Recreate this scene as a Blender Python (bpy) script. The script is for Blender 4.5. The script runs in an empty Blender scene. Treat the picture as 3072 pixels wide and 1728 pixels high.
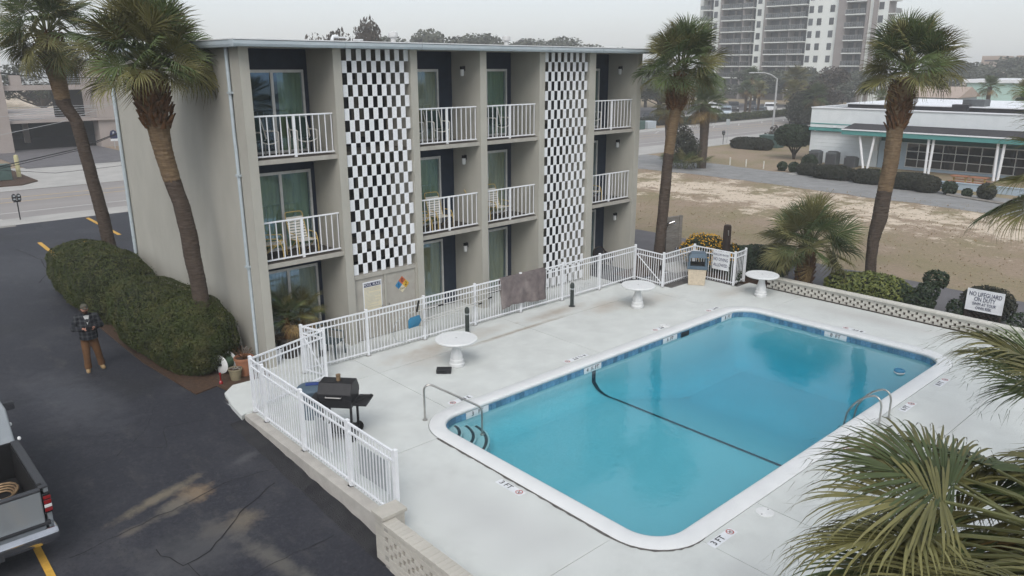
import bpy, bmesh, math, random
import numpy as np
from mathutils import Vector, Matrix, Euler
R_ = math.radians
PI = math.pi
rnd = random.Random(7)
sc = bpy.context.scene
COL = sc.collection
# ------------------------------------------------------------------ camera
cd = bpy.data.cameras.new('camera'); cam = bpy.data.objects.new('camera', cd); COL.objects.link(cam)
YAW, PITCH, ROLL = 0.7593, -0.28129, -0.00166
_f = Vector((math.sin(YAW)*math.cos(PITCH), math.cos(YAW)*math.cos(PITCH), math.sin(PITCH)))
_r = Vector((math.cos(YAW), -math.sin(YAW), 0)); _u = _r.cross(_f)
_r2 = _r*math.cos(ROLL)+_u*math.sin(ROLL); _u2 = -_r*math.sin(ROLL)+_u*math.cos(ROLL)
cam.matrix_world = Matrix(((_r2.x, _u2.x, -_f.x, -8.2108), (_r2.y, _u2.y, -_f.y, -17.93426), (_r2.z, _u2.z, -_f.z, 7.59189), (0, 0, 0, 1)))
cd.sensor_width = 36.0; cd.lens = 2284.65*36/3072; cd.clip_start = 0.05; cd.clip_end = 3000
sc.camera = cam
# ------------------------------------------------------------------ sky and sun
SUN_EL, SUN_ROT = R_(46), R_(228)
w = bpy.data.worlds.new('World'); sc.world = w; w.use_nodes = True
nt = w.node_tree; nt.nodes.clear()
sky = nt.nodes.new('ShaderNodeTexSky'); sky.sky_type = 'NISHITA'; sky.sun_disc = False
sky.sun_elevation = SUN_EL; sky.sun_rotation = SUN_ROT; sky.air_density = 1.0; sky.dust_density = 2.0; sky.ozone_density = 1.0
hs = nt.nodes.new('ShaderNodeHueSaturation'); hs.inputs['Saturation'].default_value = 0.6
bg = nt.nodes.new('ShaderNodeBackground'); bg.inputs['Strength'].default_value = 0.15
wo = nt.nodes.new('ShaderNodeOutputWorld')
tn = nt.nodes.new('ShaderNodeMix'); tn.data_type = 'RGBA'; tn.blend_type = 'MULTIPLY'; tn.inputs[0].default_value = 1.0; tn.inputs[7].default_value = (1.0, 0.975, 1.0, 1)
nt.links.new(sky.outputs[0], hs.inputs['Color']); nt.links.new(hs.outputs[0], tn.inputs[6]); oc = nt.nodes.new('ShaderNodeMix'); oc.data_type = 'RGBA'; oc.inputs[0].default_value = 0.62; oc.inputs[7].default_value = (2.95, 3.12, 3.22, 1)  # even overcast veil over the blue sky
nt.links.new(tn.outputs[2], oc.inputs[6]); nt.links.new(oc.outputs[2], bg.inputs['Color']); nt.links.new(bg.outputs[0], wo.inputs['Surface'])
sl = bpy.data.lights.new('sun', 'SUN'); sun = bpy.data.objects.new('sun', sl); COL.objects.link(sun)
sl.energy = 1.15; sl.angle = R_(35); sl.color = (1.0, 0.97, 0.93)
_sd = Vector((math.sin(SUN_ROT)*math.cos(SUN_EL), math.cos(SUN_ROT)*math.cos(SUN_EL), math.sin(SUN_EL)))
sun.rotation_euler = (-_sd).to_track_quat('-Z', 'Y').to_euler(); sun.location = (0, 0, 60)
vs = sc.view_settings; vs.view_transform = 'Standard'; vs.look = 'None'; vs.exposure = 0.66; vs.gamma = 1.0; vs.use_curve_mapping = False
sc.render.engine = 'CYCLES'
cy = sc.cycles
cy.use_denoising = True
try: cy.denoiser = 'OPENIMAGEDENOISE'
except Exception: pass
cy.max_bounces = 6; cy.diffuse_bounces = 2; cy.glossy_bounces = 2; cy.transmission_bounces = 3; cy.transparent_max_bounces = 10; cy.volume_bounces = 2
cy.caustics_reflective = False; cy.caustics_refractive = False
cy.use_adaptive_sampling = True; cy.adaptive_threshold = 0.03

# ------------------------------------------------------------------ materials
MATS = {}
def mat(name, c, c2=None, scale=4.0, rough=0.85, bump=0.0, bscale=30.0, metal=0.0, spec=0.3, lo=0.35, hi=0.65, stretch=(1, 1, 1), detail=5, rand=0.0, emit=0.0, coat=0.0, gen='Object', c3=None, scale3=0.6, lo3=.45, hi3=.7, wave=None):
    m = bpy.data.materials.new(name); m.use_nodes = True; n = m.node_tree; L = n.links
    b = n.nodes['Principled BSDF']
    b.inputs['Roughness'].default_value = rough; b.inputs['Metallic'].default_value = metal
    b.inputs['Specular IOR Level'].default_value = spec
    if coat: b.inputs['Coat Weight'].default_value = coat; b.inputs['Coat Roughness'].default_value = 0.08
    tc = n.nodes.new('ShaderNodeTexCoord'); mp = n.nodes.new('ShaderNodeMapping'); mp.inputs['Scale'].default_value = stretch
    L.new(tc.outputs[gen], mp.inputs['Vector'])
    if c2 is None: c2 = tuple(x*0.86 for x in c)
    no = n.nodes.new('ShaderNodeTexNoise'); no.inputs['Scale'].default_value = scale; no.inputs['Detail'].default_value = detail; no.inputs['Roughness'].default_value = 0.6
    L.new(mp.outputs[0], no.inputs['Vector'])
    mr = n.nodes.new('ShaderNodeMapRange'); mr.inputs[1].default_value = lo; mr.inputs[2].default_value = hi
    L.new(no.outputs['Fac'], mr.inputs[0])
    mx = n.nodes.new('ShaderNodeMix'); mx.data_type = 'RGBA'; mx.inputs[6].default_value = (*c, 1); mx.inputs[7].default_value = (*c2, 1)
    L.new(mr.outputs[0], mx.inputs[0]); out = mx.outputs[2]
    if c3 is not None:
        n3 = n.nodes.new('ShaderNodeTexNoise'); n3.inputs['Scale'].default_value = scale3; n3.inputs['Detail'].default_value = 6
        L.new(mp.outputs[0], n3.inputs['Vector'])
        m3 = n.nodes.new('ShaderNodeMapRange'); m3.inputs[1].default_value = lo3; m3.inputs[2].default_value = hi3
        L.new(n3.outputs['Fac'], m3.inputs[0])
        x3 = n.nodes.new('ShaderNodeMix'); x3.data_type = 'RGBA'; x3.inputs[7].default_value = (*c3, 1)
        L.new(m3.outputs[0], x3.inputs[0]); L.new(out, x3.inputs[6]); out = x3.outputs[2]
    if rand:
        oi = n.nodes.new('ShaderNodeObjectInfo'); r2 = n.nodes.new('ShaderNodeMapRange'); r2.inputs[3].default_value = 1-rand; r2.inputs[4].default_value = 1+rand
        L.new(oi.outputs['Random'], r2.inputs[0])
        h2 = n.nodes.new('ShaderNodeHueSaturation'); L.new(r2.outputs[0], h2.inputs['Value']); L.new(out, h2.inputs['Color']); out = h2.outputs[0]
    L.new(out, b.inputs['Base Color'])
    hgt = None
    if bump:
        nb = n.nodes.new('ShaderNodeTexNoise'); nb.inputs['Scale'].default_value = bscale; nb.inputs['Detail'].default_value = 4
        L.new(mp.outputs[0], nb.inputs['Vector']); hgt = nb.outputs['Fac']
        bp = n.nodes.new('ShaderNodeBump'); bp.inputs['Strength'].default_value = bump; bp.inputs['Distance'].default_value = 0.02
        L.new(hgt, bp.inputs['Height']); L.new(bp.outputs[0], b.inputs['Normal'])
    MATS[name] = m
    return m
def M(n): return MATS[n]
def glassy(name, tint, refl, tr):
    m = bpy.data.materials.new(name); m.use_nodes = True; n = m.node_tree; L = n.links; n.nodes.clear()
    o = n.nodes.new('ShaderNodeOutputMaterial'); mx = n.nodes.new('ShaderNodeMixShader'); t = n.nodes.new('ShaderNodeBsdfTransparent'); g = n.nodes.new('ShaderNodeBsdfGlossy')
    t.inputs[0].default_value = (*tr, 1); g.inputs['Color'].default_value = (*tint, 1); g.inputs['Roughness'].default_value = 0.02
    fr = n.nodes.new('ShaderNodeFresnel'); fr.inputs[0].default_value = 1.5
    ad = n.nodes.new('ShaderNodeMath'); ad.operation = 'ADD'; ad.inputs[1].default_value = refl; ad.use_clamp = True
    ge_ = n.nodes.new('ShaderNodeNewGeometry'); fq = n.nodes.new('ShaderNodeMix'); fq.data_type = 'FLOAT'; fq.inputs[3].default_value = .04; L.new(ge_.outputs['Backfacing'], fq.inputs[0]); L.new(fr.outputs[0], ad.inputs[0]); L.new(ad.outputs[0], fq.inputs[2]); L.new(fq.outputs[0], mx.inputs[0]); L.new(t.outputs[0], mx.inputs[1]); L.new(g.outputs[0], mx.inputs[2]); L.new(mx.outputs[0], o.inputs[0])
    MATS[name] = m; return m

mat('concrete', (0.61, 0.635, 0.605), (0.525, 0.545, 0.52), 1.1, 0.9, 0.25, 60, c3=(0.37, 0.36, 0.335), scale3=0.5, lo3=.48, hi3=.78, detail=9)
mat('coping', (0.70, 0.715, 0.71), (0.655, 0.67, 0.67), 3, 0.75, 0.15, 80)
mat('joint', (0.09, 0.085, 0.08), (0.16, 0.15, 0.14), 8)
mat('curb_concrete', (0.47, 0.45, 0.41), (0.38, 0.36, 0.33), 2.5, 0.9, 0.3, 40)
mat('stucco', (0.43, 0.42, 0.37), (0.385, 0.375, 0.33), 1.1, 0.92, 0.4, 110, spec=.2, c3=(0.365, 0.355, 0.315), scale3=.7, lo3=.56, hi3=.85, stretch=(1.2, 1.2, .55), detail=8)
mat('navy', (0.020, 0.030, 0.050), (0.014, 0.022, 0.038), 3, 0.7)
mat('slab_paint', (0.40, 0.385, 0.34), (0.33, 0.315, 0.28), 3, 0.9, 0.2, 60)
mat('balcony_floor', (0.085, 0.075, 0.065), (0.06, 0.052, 0.045), 5, 0.9)
mat('white_paint', (0.78, 0.80, 0.82), (0.71, 0.73, 0.75), 5, 0.5, rand=.03)
mat('screen_white', (0.76, 0.78, 0.80), (0.70, 0.72, 0.73), 6, 0.55, 0.1, 40, rand=.06)
mat('fascia', (0.44, 0.50, 0.53), (0.38, 0.44, 0.47), 1.5, 0.5, stretch=(1, 1, 6))
mat('fascia_top', (0.74, 0.76, 0.77), None, 4, 0.7)
mat('roof', (0.62, 0.63, 0.63), (0.5, 0.5, 0.49), 1, 0.9)
mat('alu', (0.62, 0.62, 0.60), (0.54, 0.54, 0.52), 6, 0.45, metal=.2)
mat('curtain', (0.27, 0.35, 0.20), (0.195, 0.265, 0.145), 2, 0.9, stretch=(6, 6, .6))
mat('curtain_tan', (0.46, 0.43, 0.27), (0.35, 0.33, 0.20), 2, 0.9, stretch=(6, 6, .6))
mat('room', (0.05, 0.045, 0.04), (0.03, 0.028, 0.025), 2)
mat('inner_wall', (0.135, 0.125, 0.10), (0.11, 0.10, 0.08), 1.5, .9)
mat('dark_door', (0.02, 0.021, 0.024), None, 2, .6)
mat('asphalt', (0.026, 0.027, 0.032), (0.040, 0.040, 0.045), 0.7, 0.75, 0.5, 120, c3=(0.060, 0.058, 0.056), scale3=.35, lo3=.55, hi3=.85, detail=9, spec=.35)
mat('asphalt_berm', (0.020, 0.020, 0.023), (0.034, 0.034, 0.036), 2.5, 0.85, 0.8, 40)
mat('road', (0.30, 0.28, 0.265), (0.255, 0.24, 0.23), 0.35, 0.9, 0.15, 60, stretch=(.15, 1, 1))
mat('sidewalk', (0.42, 0.41, 0.385), (0.36, 0.35, 0.33), 0.6, .9)
mat('gravel_path', (0.27, 0.27, 0.265), (0.21, 0.21, 0.205), 1.2, .95, .4, 50, detail=10)
mat('alley', (0.145, 0.14, 0.145), (0.115, 0.11, 0.115), .9, .9, .3, 60)
mat('yellow_paint', (0.62, 0.36, 0.06), (0.50, 0.29, 0.05), 9, 0.7)
mat('road_yellow', (0.62, 0.42, 0.16), (0.5, 0.36, 0.18), 3, .8)
mat('road_white', (0.62, 0.61, 0.59), (0.52, 0.51, 0.49), 3, .8)
mat('stain', (0.155, 0.13, 0.095), (0.10, 0.09, 0.075), 2.2, .9, .4, 30, detail=8)
mat('stain_grey', (0.085, 0.085, 0.085), (0.06, 0.06, 0.062), 3, .9, .4, 50, detail=8)
mat('crack', (0.014, 0.014, 0.016), None, 5)
mat('sand', (0.62, 0.53, 0.42), (0.52, 0.43, 0.33), 1.2, .95, .3, 25, detail=8)
mat('bark_mulch', (0.085, 0.05, 0.03), (0.05, 0.03, 0.02), 14, .95, .8, 30)
mat('brick_paint', (0.50, 0.475, 0.42), (0.44, 0.42, 0.37), 5, .85, .35, 50, rand=.05)
mat('breeze_paint', (0.60, 0.585, 0.53), (0.52, 0.51, 0.46), 4, .85, .35, 50, rand=.04)
mat('mortar', (0.36, 0.345, 0.31), None, 8, .95)
mat('steel', (0.46, 0.45, 0.43), (0.36, 0.35, 0.33), 5, 0.28, metal=.85)
mat('black_metal', (0.014, 0.014, 0.016), (0.022, 0.022, 0.024), 6, .45)
mat('rubber', (0.012, 0.012, 0.012), None, 6, .8)
mat('brass', (0.33, 0.23, 0.13), (0.22, 0.15, 0.09), 9, .5, metal=.5)
mat('blue_grey_plastic', (0.095, 0.14, 0.18), (0.075, 0.11, 0.145), 3, .6)
mat('blue_plastic', (0.03, 0.06, 0.22), None, 4, .4)
mat('plastic_teal', (0.04, 0.20, 0.34), None, 4, .5)
mat('green_grey_plastic', (0.075, 0.10, 0.105), (0.055, 0.075, 0.08), 4, .5)
mat('sling', (0.012, 0.030, 0.026), (0.018, 0.04, 0.034), 8, .8)
mat('strap_white', (0.72, 0.70, 0.64), (0.60, 0.57, 0.50), 7, .6)
mat('frame_yellow', (0.60, 0.44, 0.15), (0.5, 0.36, 0.13), 9, .5)
mat('frame_cream', (0.68, 0.66, 0.60), (0.58, 0.56, 0.5), 9, .5)
mat('beige_aggregate', (0.60, 0.52, 0.40), (0.48, 0.41, 0.31), 18, .9, .4, 60)
mat('pole_green', (0.030, 0.040, 0.038), (0.045, 0.055, 0.05), 6, .6)
mat('grey_wood', (0.27, 0.255, 0.23), (0.18, 0.165, 0.145), 3, .9, .4, 20, stretch=(1, 1, 8), rand=.18)
mat('dark_wood', (0.045, 0.032, 0.026), (0.028, 0.02, 0.017), 5, .9, .6, 16, stretch=(3, 3, .4))
mat('rug', (0.20, 0.17, 0.165), (0.135, 0.115, 0.115), 6, .98, .8, 60, c3=(0.30, 0.265, 0.25), scale3=1.6, lo3=.5, hi3=.75, detail=9)
mat('sign_white', (0.74, 0.76, 0.78), None, 3, .5)
mat('sign_grey', (0.40, 0.43, 0.44), (0.36, 0.39, 0.40), 3, .6)
mat('sign_cream', (0.66, 0.61, 0.44), (0.6, 0.55, 0.4), 5, .6)
mat('ink_blue', (0.014, 0.02, 0.075), None, 3, .6)
mat('ink_black', (0.012, 0.012, 0.012), None, 3, .6)
mat('ink_red', (0.42, 0.07, 0.05), None, 3, .6)
mat('nfpa_blue', (0.03, 0.20, 0.40), None, 3, .5); mat('nfpa_yellow', (0.62, 0.38, 0.04), None, 3, .5); mat('nfpa_red', (0.5, 0.12, 0.05), None, 3, .5)
mat('pool_plaster', (0.27, 0.48, 0.54), (0.25, 0.455, 0.515), .8, .85)
mat('step_plaster', (0.36, 0.50, 0.53), (0.33, 0.47, 0.50), 2, .85)
mat('pool_tile', (0.065, 0.165, 0.28), (0.125, 0.265, 0.40), 14, .25, spec=.6, rand=.3)
mat('dark_tile', (0.010, 0.022, 0.035), (0.02, 0.035, 0.05), 12, .4)
mat('grout', (0.30, 0.42, 0.48), None, 6, .7)
mat('lid_white', (0.74, 0.75, 0.74), None, 4, .6)
mat('trunk', (0.105, 0.082, 0.066), (0.060, 0.046, 0.037), 5, .95, .9, 26, stretch=(1, 1, 7), spec=.1)
mat('trunk_pale', (0.215, 0.155, 0.095), (0.12, 0.083, 0.052), 5, .95, .9, 26, stretch=(1, 1, 7), spec=.1)
mat('boots', (0.135, 0.070, 0.034), (0.065, 0.036, 0.020), 5, .95, .7, 26, spec=.1)
mat('frond_green', (0.088, 0.118, 0.040), (0.055, 0.078, 0.027), 3, .6, rand=.35, spec=.35)
mat('frond_olive', (0.165, 0.155, 0.058), (0.105, 0.102, 0.036), 3, .6, rand=.3, spec=.35)
mat('frond_tan', (0.235, 0.165, 0.065), (0.15, 0.10, 0.045), 3, .75, rand=.3)
mat('petiole', (0.115, 0.125, 0.048), (0.085, 0.088, 0.036), 4, .6)
mat('hedge_leaf', (0.052, 0.066, 0.017), (0.032, 0.043, 0.011), 1.2, .7, c3=(0.082, 0.082, 0.028), scale3=3, spec=.25)
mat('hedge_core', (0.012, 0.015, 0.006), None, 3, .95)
mat('shrub_leaf', (0.024, 0.040, 0.015), (0.014, 0.025, 0.010), 3, .6, spec=.35)
mat('bush_grey', (0.038, 0.040, 0.027), (0.024, 0.026, 0.018), 3, .8)
mat('variegated', (0.17, 0.185, 0.045), (0.075, 0.10, 0.028), 7, .6, spec=.35)
mat('lantana', (0.60, 0.36, 0.02), (0.50, 0.25, 0.01), 6, .7)
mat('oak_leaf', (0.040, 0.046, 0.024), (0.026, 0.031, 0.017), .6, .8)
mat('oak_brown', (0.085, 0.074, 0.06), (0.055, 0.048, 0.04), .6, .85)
mat('oak_far', (0.095, 0.105, 0.078), (0.068, 0.076, 0.055), .6, .85)  # paleness of distant haze put into the leaf colour
mat('oak_trunk', (0.06, 0.048, 0.038), None, 4, .95)
mat('terracotta', (0.34, 0.155, 0.085), (0.27, 0.12, 0.07), 5, .85)
mat('pot_tan', (0.26, 0.225, 0.14), (0.2, 0.17, 0.11), 5, .7)
mat('pot_dark', (0.028, 0.022, 0.019), (0.04, 0.032, 0.028), 4, .6)
mat('green_hose', (0.075, 0.125, 0.075), None, 5, .5)
mat('truck_paint', (0.29, 0.315, 0.33), (0.27, 0.295, 0.31), 2, .35, metal=.25, coat=.5)
mat('truck_plastic', (0.045, 0.047, 0.052), None, 4, .55)
mat('bed_liner', (0.010, 0.010, 0.011), None, 6, .7)
mat('chrome', (0.52, 0.53, 0.55), None, 3, .12, metal=1)
mat('tail_red', (0.26, 0.012, 0.014), None, 3, .12, coat=.8)
mat('dark_glass', (0.010, 0.011, 0.013), None, 2, .06, spec=.6)
mat('tub_blue', (0.30, 0.40, 0.44), (0.24, 0.33, 0.38), 4, .55)
mat('skin', (0.40, 0.215, 0.155), (0.35, 0.18, 0.13), 9, .6)
mat('cap_camo', (0.115, 0.105, 0.085), (0.055, 0.055, 0.04), 26, .9, detail=2)
mat('beard', (0.045, 0.025, 0.017), None, 9, .9)
mat('jacket', (0.012, 0.014, 0.017), (0.034, 0.036, 0.038), 7, .95, stretch=(1, 1, 1), detail=1)
mat('shirt', (0.42, 0.43, 0.42), None, 8, .9)
mat('duck_brown', (0.135, 0.068, 0.030), (0.10, 0.050, 0.022), 7, .9)
mat('boot_tan', (0.36, 0.25, 0.13), (0.29, 0.2, 0.1), 7, .85)
mat('phone_black', (0.012, 0.012, 0.014), None, 3, .35)
mat('diner_white', (0.68, 0.72, 0.73), (0.62, 0.66, 0.67), 1.2, .75, .1, 30, c3=(0.55, 0.59, 0.6), scale3=.6, lo3=.6, hi3=.9)
mat('diner_blue', (0.36, 0.44, 0.51), (0.33, 0.405, 0.47), 1.5, .75)
mat('teal', (0.075, 0.245, 0.235), (0.085, 0.27, 0.26), 1.2, .6, stretch=(1, 1, 5))
mat('teal_shade', (0.02, 0.085, 0.08), None, 2, .7)  # teal darkened to paint the shade below the diner canopy
mat('ac_grey', (0.11, 0.12, 0.125), (0.085, 0.092, 0.096), 5, .6)
mat('roof_black', (0.035, 0.035, 0.04), (0.055, 0.052, 0.055), 2, .9)
mat('tower_white', (0.72, 0.75, 0.72), (0.68, 0.71, 0.68), .3, .85)  # part of the distance haze is put into the pale tower colours
mat('tower_taupe', (0.27, 0.245, 0.235), (0.255, 0.23, 0.22), .3, .9)
mat('tower_glass', (0.06, 0.07, 0.08), (0.10, 0.105, 0.11), .4, .25, rand=.4)
mat('tower_rail', (0.24, 0.245, 0.24), None, 2, .7)
mat('car_white', (0.72, 0.73, 0.74), None, 2, .3, coat=.5); mat('car_silver', (0.34, 0.40, 0.45), None, 2, .3, metal=.4, coat=.5)
mat('car_dark', (0.02, 0.022, 0.026), None, 2, .3, coat=.5); mat('car_grey', (0.11, 0.13, 0.145), None, 2, .3, metal=.3, coat=.5)
mat('lamp_grey', (0.42, 0.43, 0.43), None, 3, .5, metal=.3)
mat('utility_green', (0.075, 0.125, 0.11), (0.06, 0.10, 0.09), 3, .6)
mat('tan_stucco', (0.40, 0.325, 0.275), (0.36, 0.29, 0.245), .8, .9)
mat('pink_stucco', (0.37, 0.325, 0.30), (0.33, 0.29, 0.265), .7, .9)
mat('garage_dark', (0.012, 0.011, 0.010), None, 2, .95)
mat('house_siding', (0.43, 0.47, 0.50), (0.4, 0.44, 0.47), 1, .8)
mat('mint', (0.44, 0.60, 0.54), (0.41, 0.57, 0.51), .5, .8)
mat('stake_yellow', (0.52, 0.48, 0.27), None, 4, .8)
mat('bloom', (0.62, 0.36, 0.02), (0.5, 0.27, 0.01), 6, .7)
glassy('door_glass', (0.40, 0.66, 1.0), 0.14, (0.92, 0.95, 0.93))  # blue of the mirrored sky is put into the gloss colour
glassy('pane_glass', (0.9, 0.95, 1.0), 0.05, (0.55, 0.58, 0.58))
glassy('jar_glass', (1, 1, 1), 0.02, (0.9, 0.9, 0.85))

# ------------------------------------------------------------------ mesh helpers
class MB:
    def __init__(s, off=(0, 0, 0)): s.v = []; s.f = []; s.m = []; s.o = Vector(off); s.k = 0
    def _add(s, vs, fs):
        b = len(s.v); o = s.o
        for p in vs: s.v.append((p[0]+o.x, p[1]+o.y, p[2]+o.z))
        for q in fs: s.f.append([b+i for i in q]); s.m.append(s.k)
        return s
    def box(s, x0, x1, y0, y1, z0, z1):
        return s._add([(x0,y0,z0),(x1,y0,z0),(x1,y1,z0),(x0,y1,z0),(x0,y0,z1),(x1,y0,z1),(x1,y1,z1),(x0,y1,z1)], [(0,3,2,1),(4,5,6,7),(0,1,5,4),(1,2,6,5),(2,3,7,6),(3,0,4,7)])
    def obox(s, c, size, mtx):
        pts = []
        for dz in (-.5,.5):
            for dx,dy in ((-.5,-.5),(.5,-.5),(.5,.5),(-.5,.5)):
                pts.append(Vector(c)+mtx @ Vector((dx*size[0],dy*size[1],dz*size[2])))
        return s._add(pts, [(0,3,2,1),(4,5,6,7),(0,1,5,4),(1,2,6,5),(2,3,7,6),(3,0,4,7)])
    def tube(s, pts, r, n=8, caps=True, flat=None):
        pts = [Vector(p) for p in pts]; k = len(pts)
        rr = list(r) if hasattr(r, '__len__') else [r]*k
        vs = []; prev = None
        for i, p in enumerate(pts):
            t = (pts[min(i+1,k-1)]-pts[max(i-1,0)])
            if t.length < 1e-9: t = Vector((0,0,1))
            t.normalize()
            if prev is None:
                a = Vector((0,0,1)) if abs(t.z) < .9 else Vector((1,0,0))
                x = t.cross(a).normalized()
            else:
                x = (prev - t*prev.dot(t))
                x = x.normalized() if x.length > 1e-6 else t.orthogonal().normalized()
            y = t.cross(x); prev = x
            for j in range(n):
                an = 2*PI*j/n
                vs.append(p + x*math.cos(an)*rr[i] + y*math.sin(an)*rr[i]*(flat or 1))
        fs = [(i*n+j, i*n+(j+1)%n, (i+1)*n+(j+1)%n, (i+1)*n+j) for i in range(k-1) for j in range(n)]
        if caps: fs += [tuple(range(n))[::-1], tuple((k-1)*n+j for j in range(n))]
        return s._add(vs, fs)
    def cyl(s, c, r, z0, z1, n=16, r1=None): return s.tube([(c[0],c[1],z0),(c[0],c[1],z1)], [r, r if r1 is None else r1], n)
    def lathe(s, prof, n=24, c=(0,0), flute=0, fn=0):
        k = len(prof); vs = []
        for (r, z) in prof:
            for j in range(n):
                a = 2*PI*j/n; q = r
                vs.append((c[0]+q*math.cos(a), c[1]+q*math.sin(a), z))
        fs = [(i*n+j, i*n+(j+1)%n, (i+1)*n+(j+1)%n, (i+1)*n+j) for i in range(k-1) for j in range(n)]
        if prof[0][0] > 1e-4: fs.append(tuple(range(n))[::-1])
        if prof[-1][0] > 1e-4: fs.append(tuple((k-1)*n+j for j in range(n)))
        return s._add(vs, fs)
    def poly(s, pts): return s._add(pts, [tuple(range(len(pts)))])
    def prism(s, pts, z0, z1):
        n = len(pts)
        a = sum(pts[i][0]*pts[(i+1)%n][1]-pts[(i+1)%n][0]*pts[i][1] for i in range(n))
        if a < 0: pts = pts[::-1]
        return s._add([(p[0],p[1],z0) for p in pts]+[(p[0],p[1],z1) for p in pts], [tuple(range(n))[::-1], tuple(range(n,2*n))]+[(i,(i+1)%n,n+(i+1)%n,n+i) for i in range(n)])
    def extr(s, prof, x0, x1, axis='x'):
        n = len(prof)
        P = (lambda x, p: (x, p[0], p[1])) if axis == 'x' else (lambda x, p: (p[0], x, p[1]))
        return s._add([P(x0,p) for p in prof]+[P(x1,p) for p in prof], [tuple(range(n)), tuple(range(n,2*n))[::-1]]+[(i,n+i,n+(i+1)%n,(i+1)%n) for i in range(n)])
    def ell(s, c, r, nu=14, nv=9):
        vs = [(c[0],c[1],c[2]-r[2])]
        for i in range(1,nv):
            t = -PI/2+PI*i/nv
            for j in range(nu):
                a = 2*PI*j/nu; vs.append((c[0]+r[0]*math.cos(t)*math.cos(a), c[1]+r[1]*math.cos(t)*math.sin(a), c[2]+r[2]*math.sin(t)))
        vs.append((c[0],c[1],c[2]+r[2])); e = len(vs)-1
        fs = [(0,1+(j+1)%nu,1+j) for j in range(nu)]
        for i in range(nv-2):
            for j in range(nu):
                fs.append((1+i*nu+j,1+i*nu+(j+1)%nu,1+(i+1)*nu+(j+1)%nu,1+(i+1)*nu+j))
        fs += [(e,1+(nv-2)*nu+j,1+(nv-2)*nu+(j+1)%nu) for j in range(nu)]
        return s._add(vs, fs)
    def build(s, name, m, parent=None, smooth=None, bevel=0, loc=None, seg=2):
        me = bpy.data.meshes.new(name); me.from_pydata(s.v, [], s.f)
        ms = m if isinstance(m, (list, tuple)) else [m]
        for q in ms: me.materials.append(M(q))
        if len(ms) > 1: me.polygons.foreach_set('material_index', s.m)
        if smooth is not None:
            me.polygons.foreach_set('use_smooth', [True]*len(me.polygons)); me.set_sharp_from_angle(angle=R_(smooth))
        me.update()
        o = bpy.data.objects.new(name, me); COL.objects.link(o)
        if parent is not None: o.parent = parent
        if loc is not None: o.location = loc
        if bevel:
            b = o.modifiers.new('bevel', 'BEVEL'); b.width = bevel; b.segments = seg; b.limit_method = 'ANGLE'
        return o
def inst(o, parent, loc=(0,0,0), rot=(0,0,0), scale=None, name=None):
    c = o.copy(); c.name = name or o.name.split('.')[0]; COL.objects.link(c); c.parent = parent; c.location = loc; c.rotation_euler = rot
    if scale is not None: c.scale = scale if hasattr(scale, '__len__') else (scale,)*3
    return c
def link(name, me, parent=None, loc=(0,0,0), rot=(0,0,0), scale=None):
    o = bpy.data.objects.new(name, me); COL.objects.link(o); o.parent = parent; o.location = loc; o.rotation_euler = rot
    if scale is not None: o.scale = scale if hasattr(scale, '__len__') else (scale,)*3
    return o
def tag(o, label=None, cat=None, group=None, kind=None):
    if label: o['label'] = label
    if cat: o['category'] = cat
    if group: o['group'] = group
    if kind: o['kind'] = kind
    return o
def thing(name, label, cat, loc=(0,0,0), rz=0.0, group=None):
    o = bpy.data.objects.new(name, None); COL.objects.link(o); o.location = loc; o.rotation_euler = (0,0,rz); o.empty_display_size = .2
    return tag(o, label, cat, group)
def struct(name, mb, m, label=None, **k):
    o = mb.build(name, m, **k); return tag(o, label, None, None, 'structure')
def copy_tree(o, loc=None, rz=None, label=None, parent=None):
    c = o.copy(); c.name = o.name.split('.')[0]; COL.objects.link(c)
    if parent is not None: c.parent = parent
    if loc is not None: c.location = loc
    if rz is not None: c.rotation_euler = (0,0,rz)
    if label: c['label'] = label
    for ch in o.children: copy_tree(ch, parent=c)
    return c
_fc = {}
def text_mesh(txt, size, extr=0.002):
    k = (txt, size)
    if k in _fc: return _fc[k]
    cu = bpy.data.curves.new('lettering', 'FONT'); cu.body = txt; cu.size = size; cu.align_x = 'CENTER'; cu.align_y = 'CENTER'; cu.extrude = extr; cu.resolution_u = 3
    o = bpy.data.objects.new('lettering', cu); COL.objects.link(o)
    dg = bpy.context.evaluated_depsgraph_get(); dg.update()
    me = bpy.data.meshes.new_from_object(o.evaluated_get(dg)); bpy.data.objects.remove(o); bpy.data.curves.remove(cu)
    _fc[k] = me; return me
def text(txt, size, m, parent, loc, rot=(0,0,0), sx=1.0, bold=0.0):
    me = text_mesh(txt, size).copy(); me.materials.clear(); me.materials.append(M(m))
    return link('lettering', me, parent, loc, rot, (sx,1,1))
# deck frame (the pool and deck are turned slightly against the building)
TH = -0.024
def D(s, t, z=0.0): return Vector((s*math.cos(TH)-t*math.sin(TH), s*math.sin(TH)+t*math.cos(TH), z))

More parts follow.
